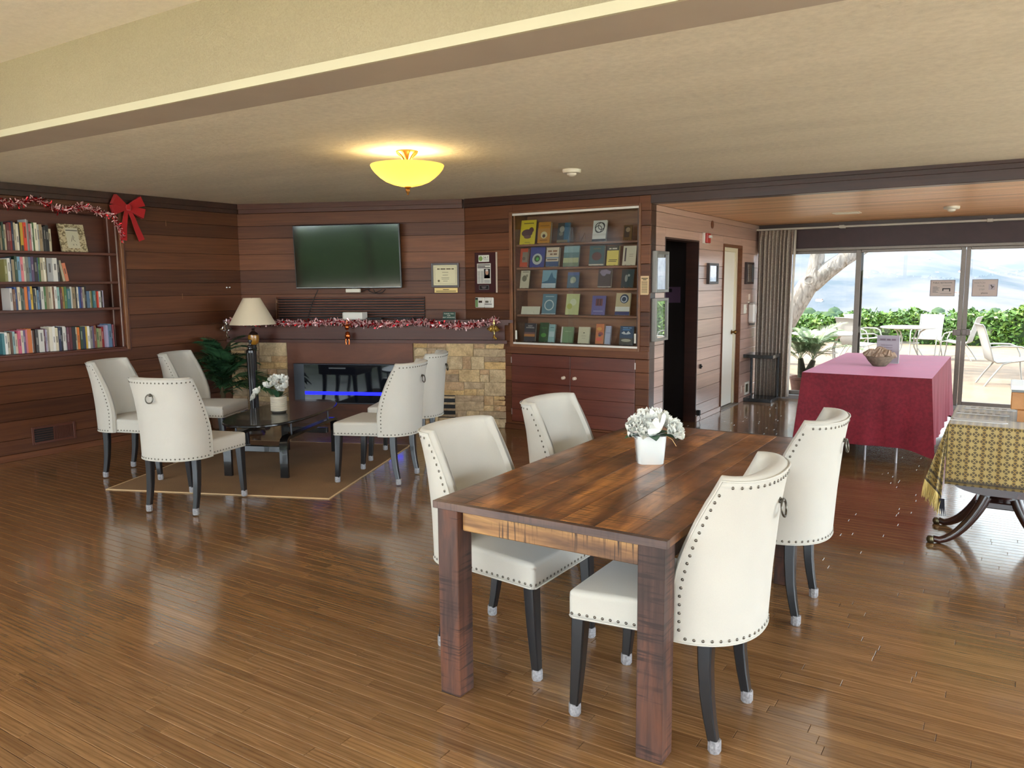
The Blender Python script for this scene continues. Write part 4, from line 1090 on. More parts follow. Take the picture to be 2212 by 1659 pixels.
# certificate
cf = thing('framed_certificate', 'brown framed certificate on the plank wall right of the television', 'picture', C0 + RZ(TVA) @ Vector((2.463, -0.004, 1.663)), TVA)
M_cfr = plain('frame_walnut', S(54, 34, 28), 0.35)
def frame(par, w_, h_, bw, dp, mat):
    mb = MB().box(-w_ / 2, -w_ / 2 + bw, -dp, 0, -h_ / 2, h_ / 2, 0.002).box(w_ / 2 - bw, w_ / 2, -dp, 0, -h_ / 2, h_ / 2, 0.002).box(-w_ / 2 + bw, w_ / 2 - bw, -dp, 0, h_ / 2 - bw, h_ / 2, 0.002).box(-w_ / 2 + bw, w_ / 2 - bw, -dp, 0, -h_ / 2, -h_ / 2 + bw, 0.002)
    return mb.build('frame', mat, par)
frame(cf, 0.318, 0.266, 0.022, 0.018, M_cfr)
M_ivory = plain('ivory_paper', S(222, 214, 178), 0.6); M_ink = plain('brown_ink', S(96, 84, 60), 0.7)
MB().box(-0.137, 0.137, -0.006, 0, -0.111, 0.111).build('certificate_paper', M_ivory, cf)
mb = MB()
for a in ((-0.118, 0.118, 0.090, 0.0915), (-0.118, 0.118, -0.0915, -0.090), (-0.118, -0.1165, -0.09, 0.09), (0.1165, 0.118, -0.09, 0.09)): mb.box(a[0], a[1], -0.0066, -0.006, a[2], a[3])
mb.lathe([(0.012, 0), (0.012, 0.0008)], 16, TL(-0.075, -0.0062, -0.062) @ RX(PI / 2))
for z_, w_ in ((0.03, 0.07), (0.0, 0.06), (-0.03, 0.09), (-0.045, 0.085), (-0.066, 0.05)): mb.box(-w_ / 2, w_ / 2, -0.0066, -0.006, z_, z_ + 0.004)
mb.build('printed_lines', M_ink, cf)
words(MB(), -0.092, 0.062, -0.0063, 0.016, [0.03, 0.055, 0.05, 0.028]).build('title_lines', M_ink, cf)
pq = tag(MB().box(-0.132, 0.132, -0.006, 0, -0.026, 0.026, 0.001).build('name_plate', plain('yellow_brass_card', S(226, 194, 112), 0.4), None, loc=C0 + RZ(TVA) @ Vector((2.468, -0.003, 1.498)), rz=TVA), 'small yellow caption plate below the framed certificate', 'plaque')
MB().box(-0.035, 0.035, -0.0065, -0.006, 0.004, 0.012).box(-0.115, 0.115, -0.0065, -0.006, -0.014, -0.006).build('caption', M_ink, pq)

# ------------------------------------------------------------------ things on the cabinet wall
pl_ = thing('award_plaque', 'dark red plaque with a newspaper clipping and portrait', 'plaque', (-4.847, YC - 0.003, 1.685))
MB().box(-0.142, 0.137, -0.016, 0, -0.215, 0.215, 0.003).build('board_back', plain('plaque_maroon', S(62, 22, 24), 0.3, coat=0.4), pl_)
MB().box(0.137, 0.146, -0.022, 0, -0.215, 0.215, 0.001).build('acrylic_edge', plain('acrylic_edge', S(214, 196, 180), 0.3), pl_)
M_paper = plain('newsprint', S(216, 214, 206), 0.7); M_blackink = plain('black_ink', S(26, 26, 28), 0.6); M_greyink = plain('grey_ink', S(128, 128, 126), 0.7)
MB().box(-0.088, 0.050, -0.020, -0.016, 0.115, 0.187, 0.001).build('logo_card', plain('card_white', S(228, 228, 216), 0.5), pl_)
lg = MB().lathe([(0.026, 0), (0.026, 0.001)], 20, TL(-0.058, -0.020, 0.150) @ RX(PI / 2)).build('logo_disc', plain('logo_green', S(130, 160, 90), 0.5), pl_)
text('24-7', 0.036, M_blackink, pl_, TL(0.008, -0.0204, 0.158) @ STAND_Y)
MB().box(-0.022, 0.040, -0.0205, -0.020, 0.134, 0.139).build('tagline', M_greyink, pl_)
MB().box(-0.108, 0.070, -0.020, -0.016, -0.118, 0.098, 0.001).build('newspaper_clipping', M_paper, pl_)
mb = MB()
for k in range(15):
    z_ = -0.108 + k * 0.0085
    mb.box(-0.100, -0.068, -0.0204, -0.020, z_, z_ + 0.004); mb.box(-0.060, -0.024, -0.0204, -0.020, z_, z_ + 0.004)
    if k < 4: mb.box(-0.016, 0.062, -0.0204, -0.020, z_, z_ + 0.004)
mb.build('text_columns', M_greyink, pl_)
mb = MB()
for z_, a_, b__ in ((0.078, -0.10, 0.064), (0.062, -0.10, 0.0), (0.049, -0.10, 0.064)): mb.box(a_, b__, -0.0204, -0.020, z_, z_ + 0.008)
mb.build('headline', M_blackink, pl_)
ph = MB().box(-0.016, 0.062, -0.0206, -0.020, -0.062, 0.040).build('portrait_photo', plain('photo_black', S(22, 16, 16), 0.5), pl_)
def disc(mb, x, z_, rx, rz_, y_, th=0.0005, n=18):
    mb.add([(x + rx * math.cos(2 * PI * k / n), y_, z_ + rz_ * math.sin(2 * PI * k / n)) for k in range(n)] + [(x + rx * math.cos(2 * PI * k / n), y_ - th, z_ + rz_ * math.sin(2 * PI * k / n)) for k in range(n)], [tuple(range(n)), tuple(range(2 * n - 1, n - 1, -1))] + [(k, (k + 1) % n, n + (k + 1) % n, n + k) for k in range(n)])
    return mb
disc(MB(), 0.022, 0.004, 0.020, 0.030, -0.0206).build('face', plain('photo_skin', S(196, 148, 120), 0.6), ph)
disc(MB(), 0.022, 0.024, 0.018, 0.012, -0.0212).build('hair', plain('photo_hair', S(206, 200, 194), 0.6), ph)
MB().add([(-0.012, -0.0206, -0.061), (0.060, -0.0206, -0.061), (0.05, -0.0206, -0.032), (0.03, -0.0206, -0.026), (0.014, -0.0206, -0.026), (-0.004, -0.0206, -0.034)], [(0, 1, 2, 3, 4, 5)]).build('shirt', plain('photo_red', S(190, 50, 40), 0.6), ph, fix=False)
MB().box(-0.086, 0.046, -0.020, -0.016, -0.185, -0.132, 0.001).build('engraved_plate', plain('plate_black', S(14, 12, 14), 0.3), pl_)
mb = MB()
for a in ((-0.082, 0.042, -0.138, -0.1355), (-0.082, 0.042, -0.1815, -0.179), (-0.082, -0.0795, -0.18, -0.137), (0.0395, 0.042, -0.18, -0.137), (-0.05, 0.012, -0.157, -0.152), (-0.04, 0.002, -0.168, -0.164)): mb.box(a[0], a[1], -0.0205, -0.020, a[2], a[3])
mb.build('plate_border', plain('plate_silver', S(180, 170, 172), 0.4, 0.5), pl_)
tw = thing('wall_controls', 'white open-booklet shaped control panel under the plaque', 'control panel', (-4.87, YC - 0.003, 1.363))
MB().box(-0.12, 0.0, -0.022, 0, -0.056, 0.056, 0.008).build('left_unit', plain('control_white', S(226, 222, 214), 0.4), tw)
MB().box(0.001, 0.122, -0.022, 0, -0.056, 0.056, 0.008).build('right_unit', plain('control_white', (1, 1, 1)), tw)
MB().box(-0.112, -0.076, -0.0225, -0.022, -0.050, 0.052).build('green_label', plain('label_green', S(120, 150, 96), 0.6), tw)
MB().box(-0.112, -0.076, -0.0229, -0.0225, 0.030, 0.050).build('label_head', M_blackink, tw)
MB().box(-0.068, -0.022, -0.0225, -0.022, -0.002, 0.020).build('left_display', plain('lcd_dark', S(60, 44, 36), 0.3), tw)
MB().box(0.02, 0.062, -0.0225, -0.022, -0.002, 0.020).build('right_display', plain('lcd_grey', S(100, 96, 84), 0.3), tw)
MB().box(0.012, 0.104, -0.0235, -0.022, -0.020, -0.013).build('slider', M_blackink, tw)
for z_ in (0.004, 0.016): MB().lathe([(0.005, 0), (0.004, 0.003), (0, 0.003)], 8, TL(0.085, -0.022, z_) @ RX(PI / 2)).build('button', M_greyink, tw)
nt_ = tag(MB().prism([(-0.043, -0.09), (0.036, -0.09), (0.043, -0.08), (0.043, 0.09), (-0.043, 0.09)], 0, 0.002, RX(PI / 2)).build('wall_notice', plain('buff_paper', S(220, 192, 150), 0.7), None, loc=(-3.012, YC - 0.001, 1.537)), 'narrow buff paper notice beside the display case', 'notice')
mb = MB()
for k in range(12): mb.box(-0.03, 0.03, -0.0026, -0.002, -0.07 + k * 0.0095, -0.066 + k * 0.0095)
mb.box(-0.032, 0.034, -0.0026, -0.002, 0.062, 0.072).box(-0.018, 0.02, -0.0026, -0.002, 0.049, 0.058).build('printed_lines', M_ink, nt_)

# ------------------------------------------------------------------ cupboard below the display case
M_cup = wood('cupboard_redwood', S(88, 42, 32), S(122, 66, 50), 0.0, (0.9, 14, 14), rough=0.36, coat=0.3, tones=((0.75, 0.72, 0.72), (1.1, 1.08, 1.05)))
cu_ = thing('cupboard', 'built-in redwood cupboard with two plank doors under the display case', 'cupboard', (0, YC, 0))
MB().box(-4.53, -3.105, 0.031, 0.29, 0.088, 0.819).build('body', M_dark, cu_)
M_knob = plain('ivory_knob', S(214, 196, 176), 0.25)
for x0, x1, kx, hx_ in ((-4.532, -3.820, -3.892, -4.534), (-3.816, -3.103, -3.762, -3.099)):
    d_ = MB().box(x0, x1, 0.014, 0.03, 0.088, 0.819).build('door', M_dark, cu_)
    lv = [0.088, 0.225, 0.385, 0.515, 0.69, 0.819]
    for a_, b__ in zip(lv, lv[1:]):
        o = MB().box(x0, x1, -0.004, 0.014, a_ + 0.001, b__ - 0.001, 0.002).build('board', M_cup, d_); o['tone'] = rnd.uniform(0.3, 0.9)
    MB().lathe([(0.018, 0.0), (0.018, 0.003), (0.009, 0.008), (0.009, 0.018), (0.016, 0.026), (0.016, 0.034), (0.0, 0.040)], 16, TL(kx, -0.004, 0.594) @ RX(PI / 2)).build('knob', M_knob, d_, 40)
    for z_ in (0.16, 0.72): MB().box(hx_ - 0.006, hx_ + 0.006, -0.007, -0.0038, z_, z_ + 0.065).build('hinge', plain('hinge_steel', S(190, 176, 168), 0.3, 0.8), d_)
t = MB().box(-4.58, XG - 0.001, -0.016, 0.02, 0.826, 0.902, 0.003).build('trim_11', M_red, None, loc=(0, YC, 0)); t['tone'] = 0.45; struct(t, 'redwood rail between the cupboard and the display case', 'trim')

# ------------------------------------------------------------------ display case
dc = thing('display_case', 'wall-recessed glass fronted display case full of face-out books', 'display case', (0, YC, 0))
M_case = wood('case_interior_wood', S(120, 76, 50), S(156, 106, 70), 0.0, (0.8, 10, 10), rough=0.5)
x0, x1, z0, z1 = CASE
MB().box(x0, x1, 0.27, 0.285, z0, z1).build('back_panel', M_case, dc)
for a_, b__ in ((x0 - 0.0, x0 + 0.02), (x1 - 0.02, x1)): MB().box(a_, b__, 0.021, 0.27, z0, z1).build('side_panel', M_case, dc)
MB().box(x0 + .02, x1 - .02, 0.021, 0.27, z1 - 0.015, z1).build('top_panel', M_case, dc)
MB().box(x0 + .02, x1 - .02, 0.021, 0.27, z0, 0.943).build('bottom_panel', M_case, dc)
SH = [1.972, 1.730, 1.512, 1.238]
for q in SH: MB().box(x0 + .021, x1 - .021, 0.045, 0.265, q - 0.022, q, 0.002).build('shelf', M_case, dc)
for a in ((x0 - 0.035, x0, z0 - 0.03, z1 + 0.02), (x1, x1 + 0.02, z0 - 0.03, z1 + 0.02), (x0, x1, z1, z1 + 0.02), (x0, x1, z0 - 0.03, z0)):
    MB().box(a[0], a[1], -0.018, 0.02, a[2], a[3], 0.003).build('frame_rail', M_trim, dc)
M_track = plain('white_track', S(226, 220, 210), 0.4, 0.2)
MB().box(x0, x1, -0.002, 0.022, z1 - 0.022, z1, 0.001).build('glass_track', M_track, dc)
MB().box(x0, x1, -0.004, 0.024, z0, z0 + 0.020, 0.001).build('glass_track', M_track, dc)
M_cglass = glass('case_glass', (0.93, 0.96, 0.95), 0.0, 1.5)
xm = -3.82
for a_, b__, yy in ((x0 + 0.004, xm + 0.03, 0.006), (xm - 0.03, x1 - 0.004, 0.014)):
    g_ = MB().add([(a_, yy, z0 + 0.02), (b__, yy, z0 + 0.02), (b__, yy, z1 - 0.022), (a_, yy, z1 - 0.022)], [(0, 1, 2, 3)]).build('sliding_pane', M_cglass, dc, fix=False)
    hx_ = x0 + 0.035 if yy < 0.01 else x1 - 0.035
    MB().box(hx_ - 0.011, hx_ + 0.011, yy - 0.006, yy - 0.0005, z0 + 0.05, z0 + 0.145, 0.002).build('finger_pull', M_white, g_)

# face-out books
def at_y(u, v, y_):
    d_ = CF + CR * ((u - 1106.0) / FPX) + CD * ((v - 829.5) / FPX)
    k = (y_ - CAM.y) / d_.y
    return CAM + d_ * k
M_pages = plain('page_block', S(226, 218, 200), 0.8)
def cov(rgb): 
    nm = 'cover_%d_%d_%d' % rgb
    return plain(nm, S(*rgb), 0.35)
def face_book(x, w_, h_, zb, t_, col, art, label, lean=0.2, easel=True, yb=0.12):
    b_ = thing('display_book', label, 'book', (x, YC + yb, zb), 0)
    R_ = RX(-lean)
    MB().box(-w_ / 2, w_ / 2, -0.001, 0.001, 0, h_, 0, R_).box(-w_ / 2, w_ / 2, t_ - 0.001, t_ + 0.001, 0, h_, 0, R_).box(-w_ / 2 - 0.001, -w_ / 2 + 0.001, 0.001, t_ - 0.001, 0, h_, 0, R_).build('cover', cov(col), b_)
    MB().box(-w_ / 2 + 0.001, w_ / 2 - 0.003, 0.001, t_ - 0.001, 0.003, h_ - 0.003, 0, R_).build('pages', M_pages, b_)
    for k, a in enumerate(art):
        mb = MB(); y_ = -0.0012 - 0.0004 * k
        if a[0] == 'r': mb.box(-w_ / 2 + a[1] * w_, -w_ / 2 + a[2] * w_, y_ - 0.0003, y_, a[3] * h_, a[4] * h_)
        elif a[0] == 'd': disc(mb, -w_ / 2 + a[1] * w_, a[2] * h_, a[3] * w_, a[4] * w_, y_, 0.0003)
        elif a[0] == 'o':
            n = 24; rr, th = a[3] * w_, a[4] * w_
            cx, cz = -w_ / 2 + a[1] * w_, a[2] * h_
            mb.add([(cx + q * math.cos(2 * PI * j / n), y_ - 0.0003, cz + q * math.sin(2 * PI * j / n)) for q in (rr, rr - th) for j in range(n)], [(j, (j + 1) % n, n + (j + 1) % n, n + j) for j in range(n)])
        elif a[0] == 'w':
            words(mb, -w_ / 2 + a[1] * w_, a[2] * h_, y_, a[3] * h_, [q * w_ for q in a[4]])
        elif a[0] == 't':
            text(a[1], a[2], cov(a[5]), b_, R_ @ TL(-w_ / 2 + a[3] * w_, y_, a[4] * h_) @ STAND_Y); continue
        elif a[0] == 'p':
            mb.add([(-w_ / 2 + px * w_, y_, pz * h_) for px, pz in a[1]], [tuple(range(len(a[1])))])
        mb.v = [tuple(R_ @ Vector(q)) for q in mb.v]
        mb.build('cover_art', cov(a[-1]), b_, fix=False)
    if easel:
        e_ = MB()
        for s_ in (-1, 1):
            xx = s_ * w_ * 0.22; yt = t_ + 0.006
            e_.tube([(xx, -0.014, 0.006), (xx, -0.014, -0.0), (xx, t_ + 0.004, 0.0)], 0.0016, 4)
            top = R_ @ Vector((xx, yt, h_ * 0.6)); e_.tube([(xx, t_ + 0.004, 0.001), top, (xx, top.y + 0.045, 0.001)], 0.0016, 4)
        e_.build('wire_stand', plain('brass_wire', S(190, 150, 120), 0.3, 0.9), b_)
    return b_
DB = [  # u0, u1, v_top, v_bottom, colour, thickness, art, label
 (0, 1116, 1158, 473, 524, (222, 200, 50), .006, [('d', .45, .46, .36, .22, (84, 46, 40)), ('d', .72, .58, .16, .16, (84, 46, 40)), ('d', .5, .30, .24, .10, (118, 78, 66)), ('r', .2, .85, .84, .88, (120, 100, 30)), ('r', .35, .7, .06, .08, (130, 110, 40))], 'large thin yellow booklet with a brown animal, top display shelf'),
 (0, 1163, 1191, 477, 521, (186, 126, 34), .035, [('d', .5, .38, .26, .24, (214, 196, 140)), ('d', .5, .34, .12, .12, (70, 44, 24)), ('r', .15, .9, .8, .84, (140, 84, 24)), ('r', .2, .8, .12, .15, (110, 66, 20))], 'thick orange book with a pale round emblem, top display shelf'),
 (0, 1205, 1232, 478, 520, (44, 92, 120), .018, [('r', 0, .55, 0, 1, (40, 46, 46)), ('d', .36, .68, .2, .24, (150, 148, 130)), ('d', .3, .44, .16, .14, (120, 116, 100)), ('r', 0, .9, 0, .14, (120, 112, 90))], 'blue and charcoal book with a carved statue, top display shelf'),
 (0, 1281, 1311, 473, 517, (222, 220, 210), .02, [('o', .5, .66, .36, .06, (24, 24, 26)), ('o', .62, .72, .26, .05, (24, 24, 26)), ('o', .42, .58, .26, .05, (40, 40, 42)), ('r', 0, 1, .26, .36, (210, 206, 196)), ('r', 0, 1, 0, .10, (30, 30, 34))], 'white book with interlocking black rings, top display shelf'),
 (0, 1348, 1367, 484, 516, (112, 82, 44), .006, [('r', .1, .7, .2, .9, (70, 54, 46)), ('d', .5, .7, .26, .26, (150, 130, 104))], 'small brown card by the case end, top display shelf'),
 (1, 1116, 1142, 535, 574, (198, 84, 52), .03, [('r', .3, 1, .25, .8, (140, 128, 110)), ('d', .5, .45, .2, .2, (110, 96, 84))], 'orange and grey collage book, second display shelf'),
 (1, 1146, 1178, 531, 574, (66, 74, 140), .012, [('d', .5, .4, .34, .34, (190, 196, 190)), ('d', .5, .42, .2, .2, (60, 90, 60)), ('d', .52, .4, .1, .1, (90, 190, 90))], 'indigo book with a white and green flower, second display shelf'),
 (1, 1181, 1209, 533, 573, (222, 206, 178), .03, [('w', .12, .76, .11, [.3, .34], (150, 104, 70)), ('w', .3, .60, .10, [.2, .26], (120, 90, 70)), ('r', 0, 1, .42, .48, (120, 150, 176)), ('r', 0, 1, 0, .26, (58, 84, 122)), ('r', .1, .9, .33, .38, (70, 60, 60))], 'cream and blue peace book, second display shelf'),
 (1, 1218, 1252, 530, 573, (150, 182, 186), .015, [('r', 0, 1, .42, .68, (110, 140, 140)), ('r', 0, 1, .18, .42, (188, 194, 150)), ('r', 0, 1, 0, .18, (130, 146, 120))], 'pale teal landscape book, second display shelf'),
 (1, 1274, 1307, 531, 573, (62, 98, 100), .03, [('d', .5, .46, .32, .26, (96, 62, 56)), ('r', .25, .75, .82, .86, (120, 110, 80)), ('r', 0, 1, 0, .07, (200, 196, 180))], 'dark teal book with a dome shape, second display shelf'),
 (1, 1312, 1338, 530, 571, (228, 206, 100), .025, [('r', 0, 1, .76, 1, (66, 60, 44)), ('w', .16, .82, .08, [.2, .4], (222, 214, 190)), ('r', .2, .9, .26, .29, (60, 50, 30)), ('r', .15, .85, .18, .21, (60, 50, 30))], 'yellow book with a dark title band, second display shelf'),
 (1, 1346, 1375, 530, 571, (216, 206, 182), .012, [('r', .14, .26, .2, .9, (110, 96, 96)), ('r', .5, .8, .55, .57, (150, 140, 120)), ('r', .5, .8, .45, .47, (150, 140, 120))], 'cream book with a dark side stripe, second display shelf'),
 (2, 1117, 1145, 582, 620, (206, 196, 168), .008, [('d', .45, .55, .26, .3, (120, 112, 90)), ('d', .7, .7, .12, .14, (150, 140, 116)), ('r', .2, .9, .9, .94, (120, 110, 90))], 'cream booklet with an ink sketch, middle display shelf'),
 (2, 1172, 1203, 582, 620, (126, 166, 182), .012, [('p', [(0, .3), (.4, .42), (.66, .9), (.8, .6), (1, .5), (1, .25), (0, .25)], (66, 110, 134)), ('r', 0, 1, 0, .22, (186, 200, 206)), ('r', 0, 1, .22, .25, (222, 226, 226))], 'light blue book with a mountain peak, middle display shelf'),
 (2, 1227, 1252, 588, 621, (80, 110, 132), .012, [('d', .5, .5, .26, .26, (176, 186, 160)), ('d', .4, .4, .14, .14, (206, 210, 190)), ('r', 0, 1, .8, 1, (90, 110, 160))], 'blue book with a pale round flower, middle display shelf'),
 (2, 1293, 1322, 581, 621, (70, 60, 58), .03, [('p', [(.1, .8), (.3, .62), (.5, .6), (.62, .72), (.9, .7), (.95, .85), (.6, .95), (.2, .92)], (140, 130, 150)), ('r', .0, 1, 0, .05, (180, 170, 160))], 'charcoal book with a lilac cloud, middle display shelf'),
 (2, 1343, 1370, 581, 620, (38, 62, 66), .014, [('d', .4, .5, .12, .28, (150, 156, 150)), ('d', .6, .66, .1, .1, (170, 174, 166))], 'dark teal book with a white figure, middle display shelf'),
 (3, 1172, 1203, 633, 676, (96, 132, 146), .01, [('o', .5, .45, .34, .07, (196, 206, 206)), ('r', .2, .8, .85, .9, (150, 176, 184)), ('r', 0, 1, 0, .03, (214, 218, 214))], 'blue grey book with a white ring, fourth display shelf'),
 (3, 1223, 1252, 633, 677, (206, 208, 146), .008, [('d', .55, .6, .24, .24, (226, 226, 190)), ('d', .3, .4, .2, .2, (190, 190, 90))], 'yellow green booklet, fourth display shelf'),
 (3, 1279, 1309, 637, 678, (96, 92, 150), .008, [('r', .28, .78, .48, .84, (110, 50, 60)), ('r', .40, .48, .5, .82, (60, 24, 34)), ('r', .60, .68, .5, .82, (60, 24, 34)), ('r', .15, .85, .18, .22, (150, 150, 196))], 'violet booklet with red doors, fourth display shelf'),
 (3, 1330, 1362, 632, 679, (196, 180, 140), .02, [('d', .58, .74, .3, .3, (40, 60, 84)), ('o', .56, .72, .22, .07, (186, 196, 206)), ('r', 0, 1, .18, .38, (226, 224, 214)), ('r', 0, 1, 0, .16, (44, 60, 110))], 'navy and cream book with a spiral shell, fourth display shelf'),
 (4, 1134, 1158, 700, 738, (46, 38, 46), .03, [('t', 'SILENT\nAWARENESS', .018, .52, .80, (220, 214, 206)), ('r', 0, 1, .26, .40, (190, 120, 60)), ('r', 0, 1, .40, .50, (120, 84, 80))], 'dark sunset book titled in white, bottom display shelf'),
 (4, 1166, 1186, 699, 740, (40, 74, 34), .02, [('d', .5, .35, .3, .2, (90, 150, 60)), ('r', .2, .8, .7, .75, (60, 110, 50))], 'dark green leafy book, bottom display shelf'),
 (4, 1186, 1200, 702, 740, (150, 186, 182), .02, [('r', .1, .9, .3, .6, (196, 214, 210)), ('r', .2, .8, .8, .84, (90, 130, 130))], 'narrow pale aqua book, bottom display shelf'),
 (4, 1213, 1240, 707, 741, (120, 150, 106), .02, [('r', 0, .12, 0, 1, (214, 210, 196)), ('r', .3, .8, .7, .73, (160, 184, 146))], 'sage green book with a white spine edge, bottom display shelf'),
 (4, 1250, 1275, 709, 744, (222, 212, 178), .02, [('d', .5, .64, .07, .04, (90, 84, 60)), ('r', .3, .7, .44, .46, (170, 158, 130)), ('r', .35, .65, .3, .32, (170, 158, 130))], 'plain cream book with a tiny emblem, bottom display shelf'),
 (4, 1288, 1306, 703, 745, (214, 120, 60), .03, [('d', .4, .75, .3, .2, (230, 160, 70)), ('d', .6, .5, .3, .2, (150, 60, 60)), ('d', .4, .22, .34, .2, (226, 90, 60)), ('d', .5, .42, .16, .12, (60, 60, 80))], 'orange floral collage book, bottom display shelf'),
 (4, 1308, 1320, 707, 746, (176, 182, 206), .02, [('r', .1, .9, .6, .64, (140, 146, 180))], 'pale lavender book standing edge out, bottom display shelf'),
 (4, 1339, 1369, 707, 747, (44, 70, 100), .02, [('p', [(.1, .62), (.3, .72), (.46, .6), (.62, .74), (.82, .6), (.6, .56), (.3, .56)], (214, 216, 216)), ('r', 0, 1, 0, .36, (70, 64, 56)), ('d', .5, .24, .36, .1, (180, 172, 150)), ('w', .2, .88, .06, [.4, .2], (130, 170, 206)), ('w', .2, .78, .06, [.55], (90, 150, 206))], 'blue book with white peaks, bottom display shelf')]
for sh, u0, u1, v0, v1, col, th, art, lab in DB:
    zb = (SH + [0.943])[sh]
    a_, b__ = at_y(u0, v1, YC + 0.12), at_y(u1, v1, YC + 0.12)
    h_ = (at_y(u0, v0, YC + 0.15).z - at_y(u0, v1, YC + 0.12).z) * 1.03
    lim = ([2.27] + SH)[sh] - zb - 0.03
    a_.x = max(a_.x, CASE[0] + 0.026); b__.x = min(b__.x, CASE[1] - 0.026)
    face_book((a_.x + b__.x) / 2, (b__.x - a_.x) * 0.97, min(h_, lim), zb + 0.0025 + th * 0.2, th, col, art, lab, lean=0.20 if th < 0.025 else 0.16, yb=0.09)
ez = MB()
for s_ in (-1, 1):
    xx = s_ * 0.035
    ez.tube([(xx - 0.028, -0.02, 0.002), (xx, 0.03, 0.095), (xx + 0.028, -0.01, 0.002)], 0.0022, 5)
ez.tube([(-0.06, -0.018, 0.003), (0.0, -0.022, 0.003)], 0.0022, 5)
p_ = at_y(1254, 518, YC + 0.1)
tag(ez.build('wire_easel', plain('copper_wire', S(206, 150, 120), 0.3, 0.9), None, 60, loc=(p_.x, YC + 0.1, SH[0])), 'empty copper wire easel on the top display shelf', 'easel')
p_ = at_y(1145, 652, YC + 0.1)
cd_ = tag(MB().box(-0.115, 0.115, -0.001, 0.001, 0, 0.085, 0, RX(-0.25)).build('name_card', plain('card_cream', S(220, 214, 190), 0.6), None, loc=(p_.x, YC + 0.10, SH[3] + 0.001)), 'blank cream card leaning on the fourth display shelf', 'card')
MB().box(-0.04, 0.04, 0.0, 0.02, 0, 0.03).build('card_foot', plain('card_cream', (1, 1, 1)), cd_)
# ------------------------------------------------------------------ built-in bookcase on the left wall
bc = thing('bookcase', 'built-in redwood bookcase with metal shelf strips in the plank wall', 'bookcase', (XL, 0, 0), PI / 2)
M_bk = wood('bookcase_wood', S(72, 34, 22), S(104, 56, 36), PI / 2, (0.7, 12, 12), rough=0.45)
y0, y1, z0, z1 = BK
DEP = 0.24
MB().box(y0, y1, DEP, DEP + 0.02, z0, z1).build('back_panel', M_bk, bc)
MB().box(y0, y0 + 0.02, 0.021, DEP, z0, z1).build('side_panel', M_bk, bc)
MB().box(y1 - 0.015, y1, 0.021, DEP, z0, z1).build('side_panel', M_bk, bc)
MB().box(y0 + .02, y1 - .015, 0.021, DEP, z1 - 0.015, z1).build('top_panel', M_bk, bc)
MB().box(y0 + .02, y1 - .015, -0.012, DEP, z0, z0 + 0.012, 0.002).build('sill', M_bk, bc)
BSH = [1.902, 1.622, 1.364, 0.966]
for q in BSH[:3]: MB().box(y0 + .021, y1 - .03, 0.02, DEP - 0.002, q - 0.024, q, 0.002).build('shelf', M_bk, bc)
M_strip2 = plain('shelf_strip_metal', S(206, 190, 182), 0.35, 0.7)
for d_ in (0.03, 0.165): MB().box(y1 - 0.022, y1 - 0.0155, d_, d_ + 0.012, z0 + 0.012, z1 - 0.015).build('shelf_strip', M_strip2, bc)
MB().box(y1 - 0.002, y1 + 0.030, -0.016, 0.02, z0 - 0.02, z1 + 0.02, 0.004).build('frame_rail', M_trim, bc)
MB().box(y1 + 0.030, y1 + 0.048, -0.008, 0.02, z0 - 0.03, z1 + 0.02, 0.003).build('frame_rail', M_bk, bc)
MB().box(y0, y1, -0.014, 0.02, z0 - 0.035, z0 - 0.001, 0.004).build('frame_rail', M_bk, bc)
MB().box(y0, y1, -0.014, 0.02, z1 - 0.012, z1 + 0.02, 0.004).build('frame_rail', M_bk, bc)
PAL = dict(red=(150, 30, 30), scarlet=(206, 66, 44), pink=(214, 120, 128), rose=(214, 96, 130), orange=(206, 112, 40), peach=(224, 130, 92), yellow=(208, 170, 54), gold=(184, 140, 60),
           cream=(206, 194, 164), ivory=(222, 214, 194), white=(224, 220, 212), tan=(160, 140, 108), grey=(132, 130, 124), silver=(176, 176, 174), charcoal=(56, 54, 54), black=(24, 24, 26),
           navy=(36, 46, 74), blue=(52, 86, 150), sky=(120, 160, 190), slate=(92, 120, 150), teal=(62, 116, 122), aqua=(150, 188, 186), green=(70, 112, 62), forest=(40, 66, 50), lime=(150, 176, 110),
           purple=(92, 72, 110), plum=(96, 50, 66), lavender=(176, 170, 196), brown=(104, 66, 44), rust=(150, 84, 60), maroon=(88, 34, 36), olive=(124, 120, 70))
def spec(s): return [(q.split(':')[0], float(q.split(':')[1]), float(q.split(':')[2])) for q in s.split()]
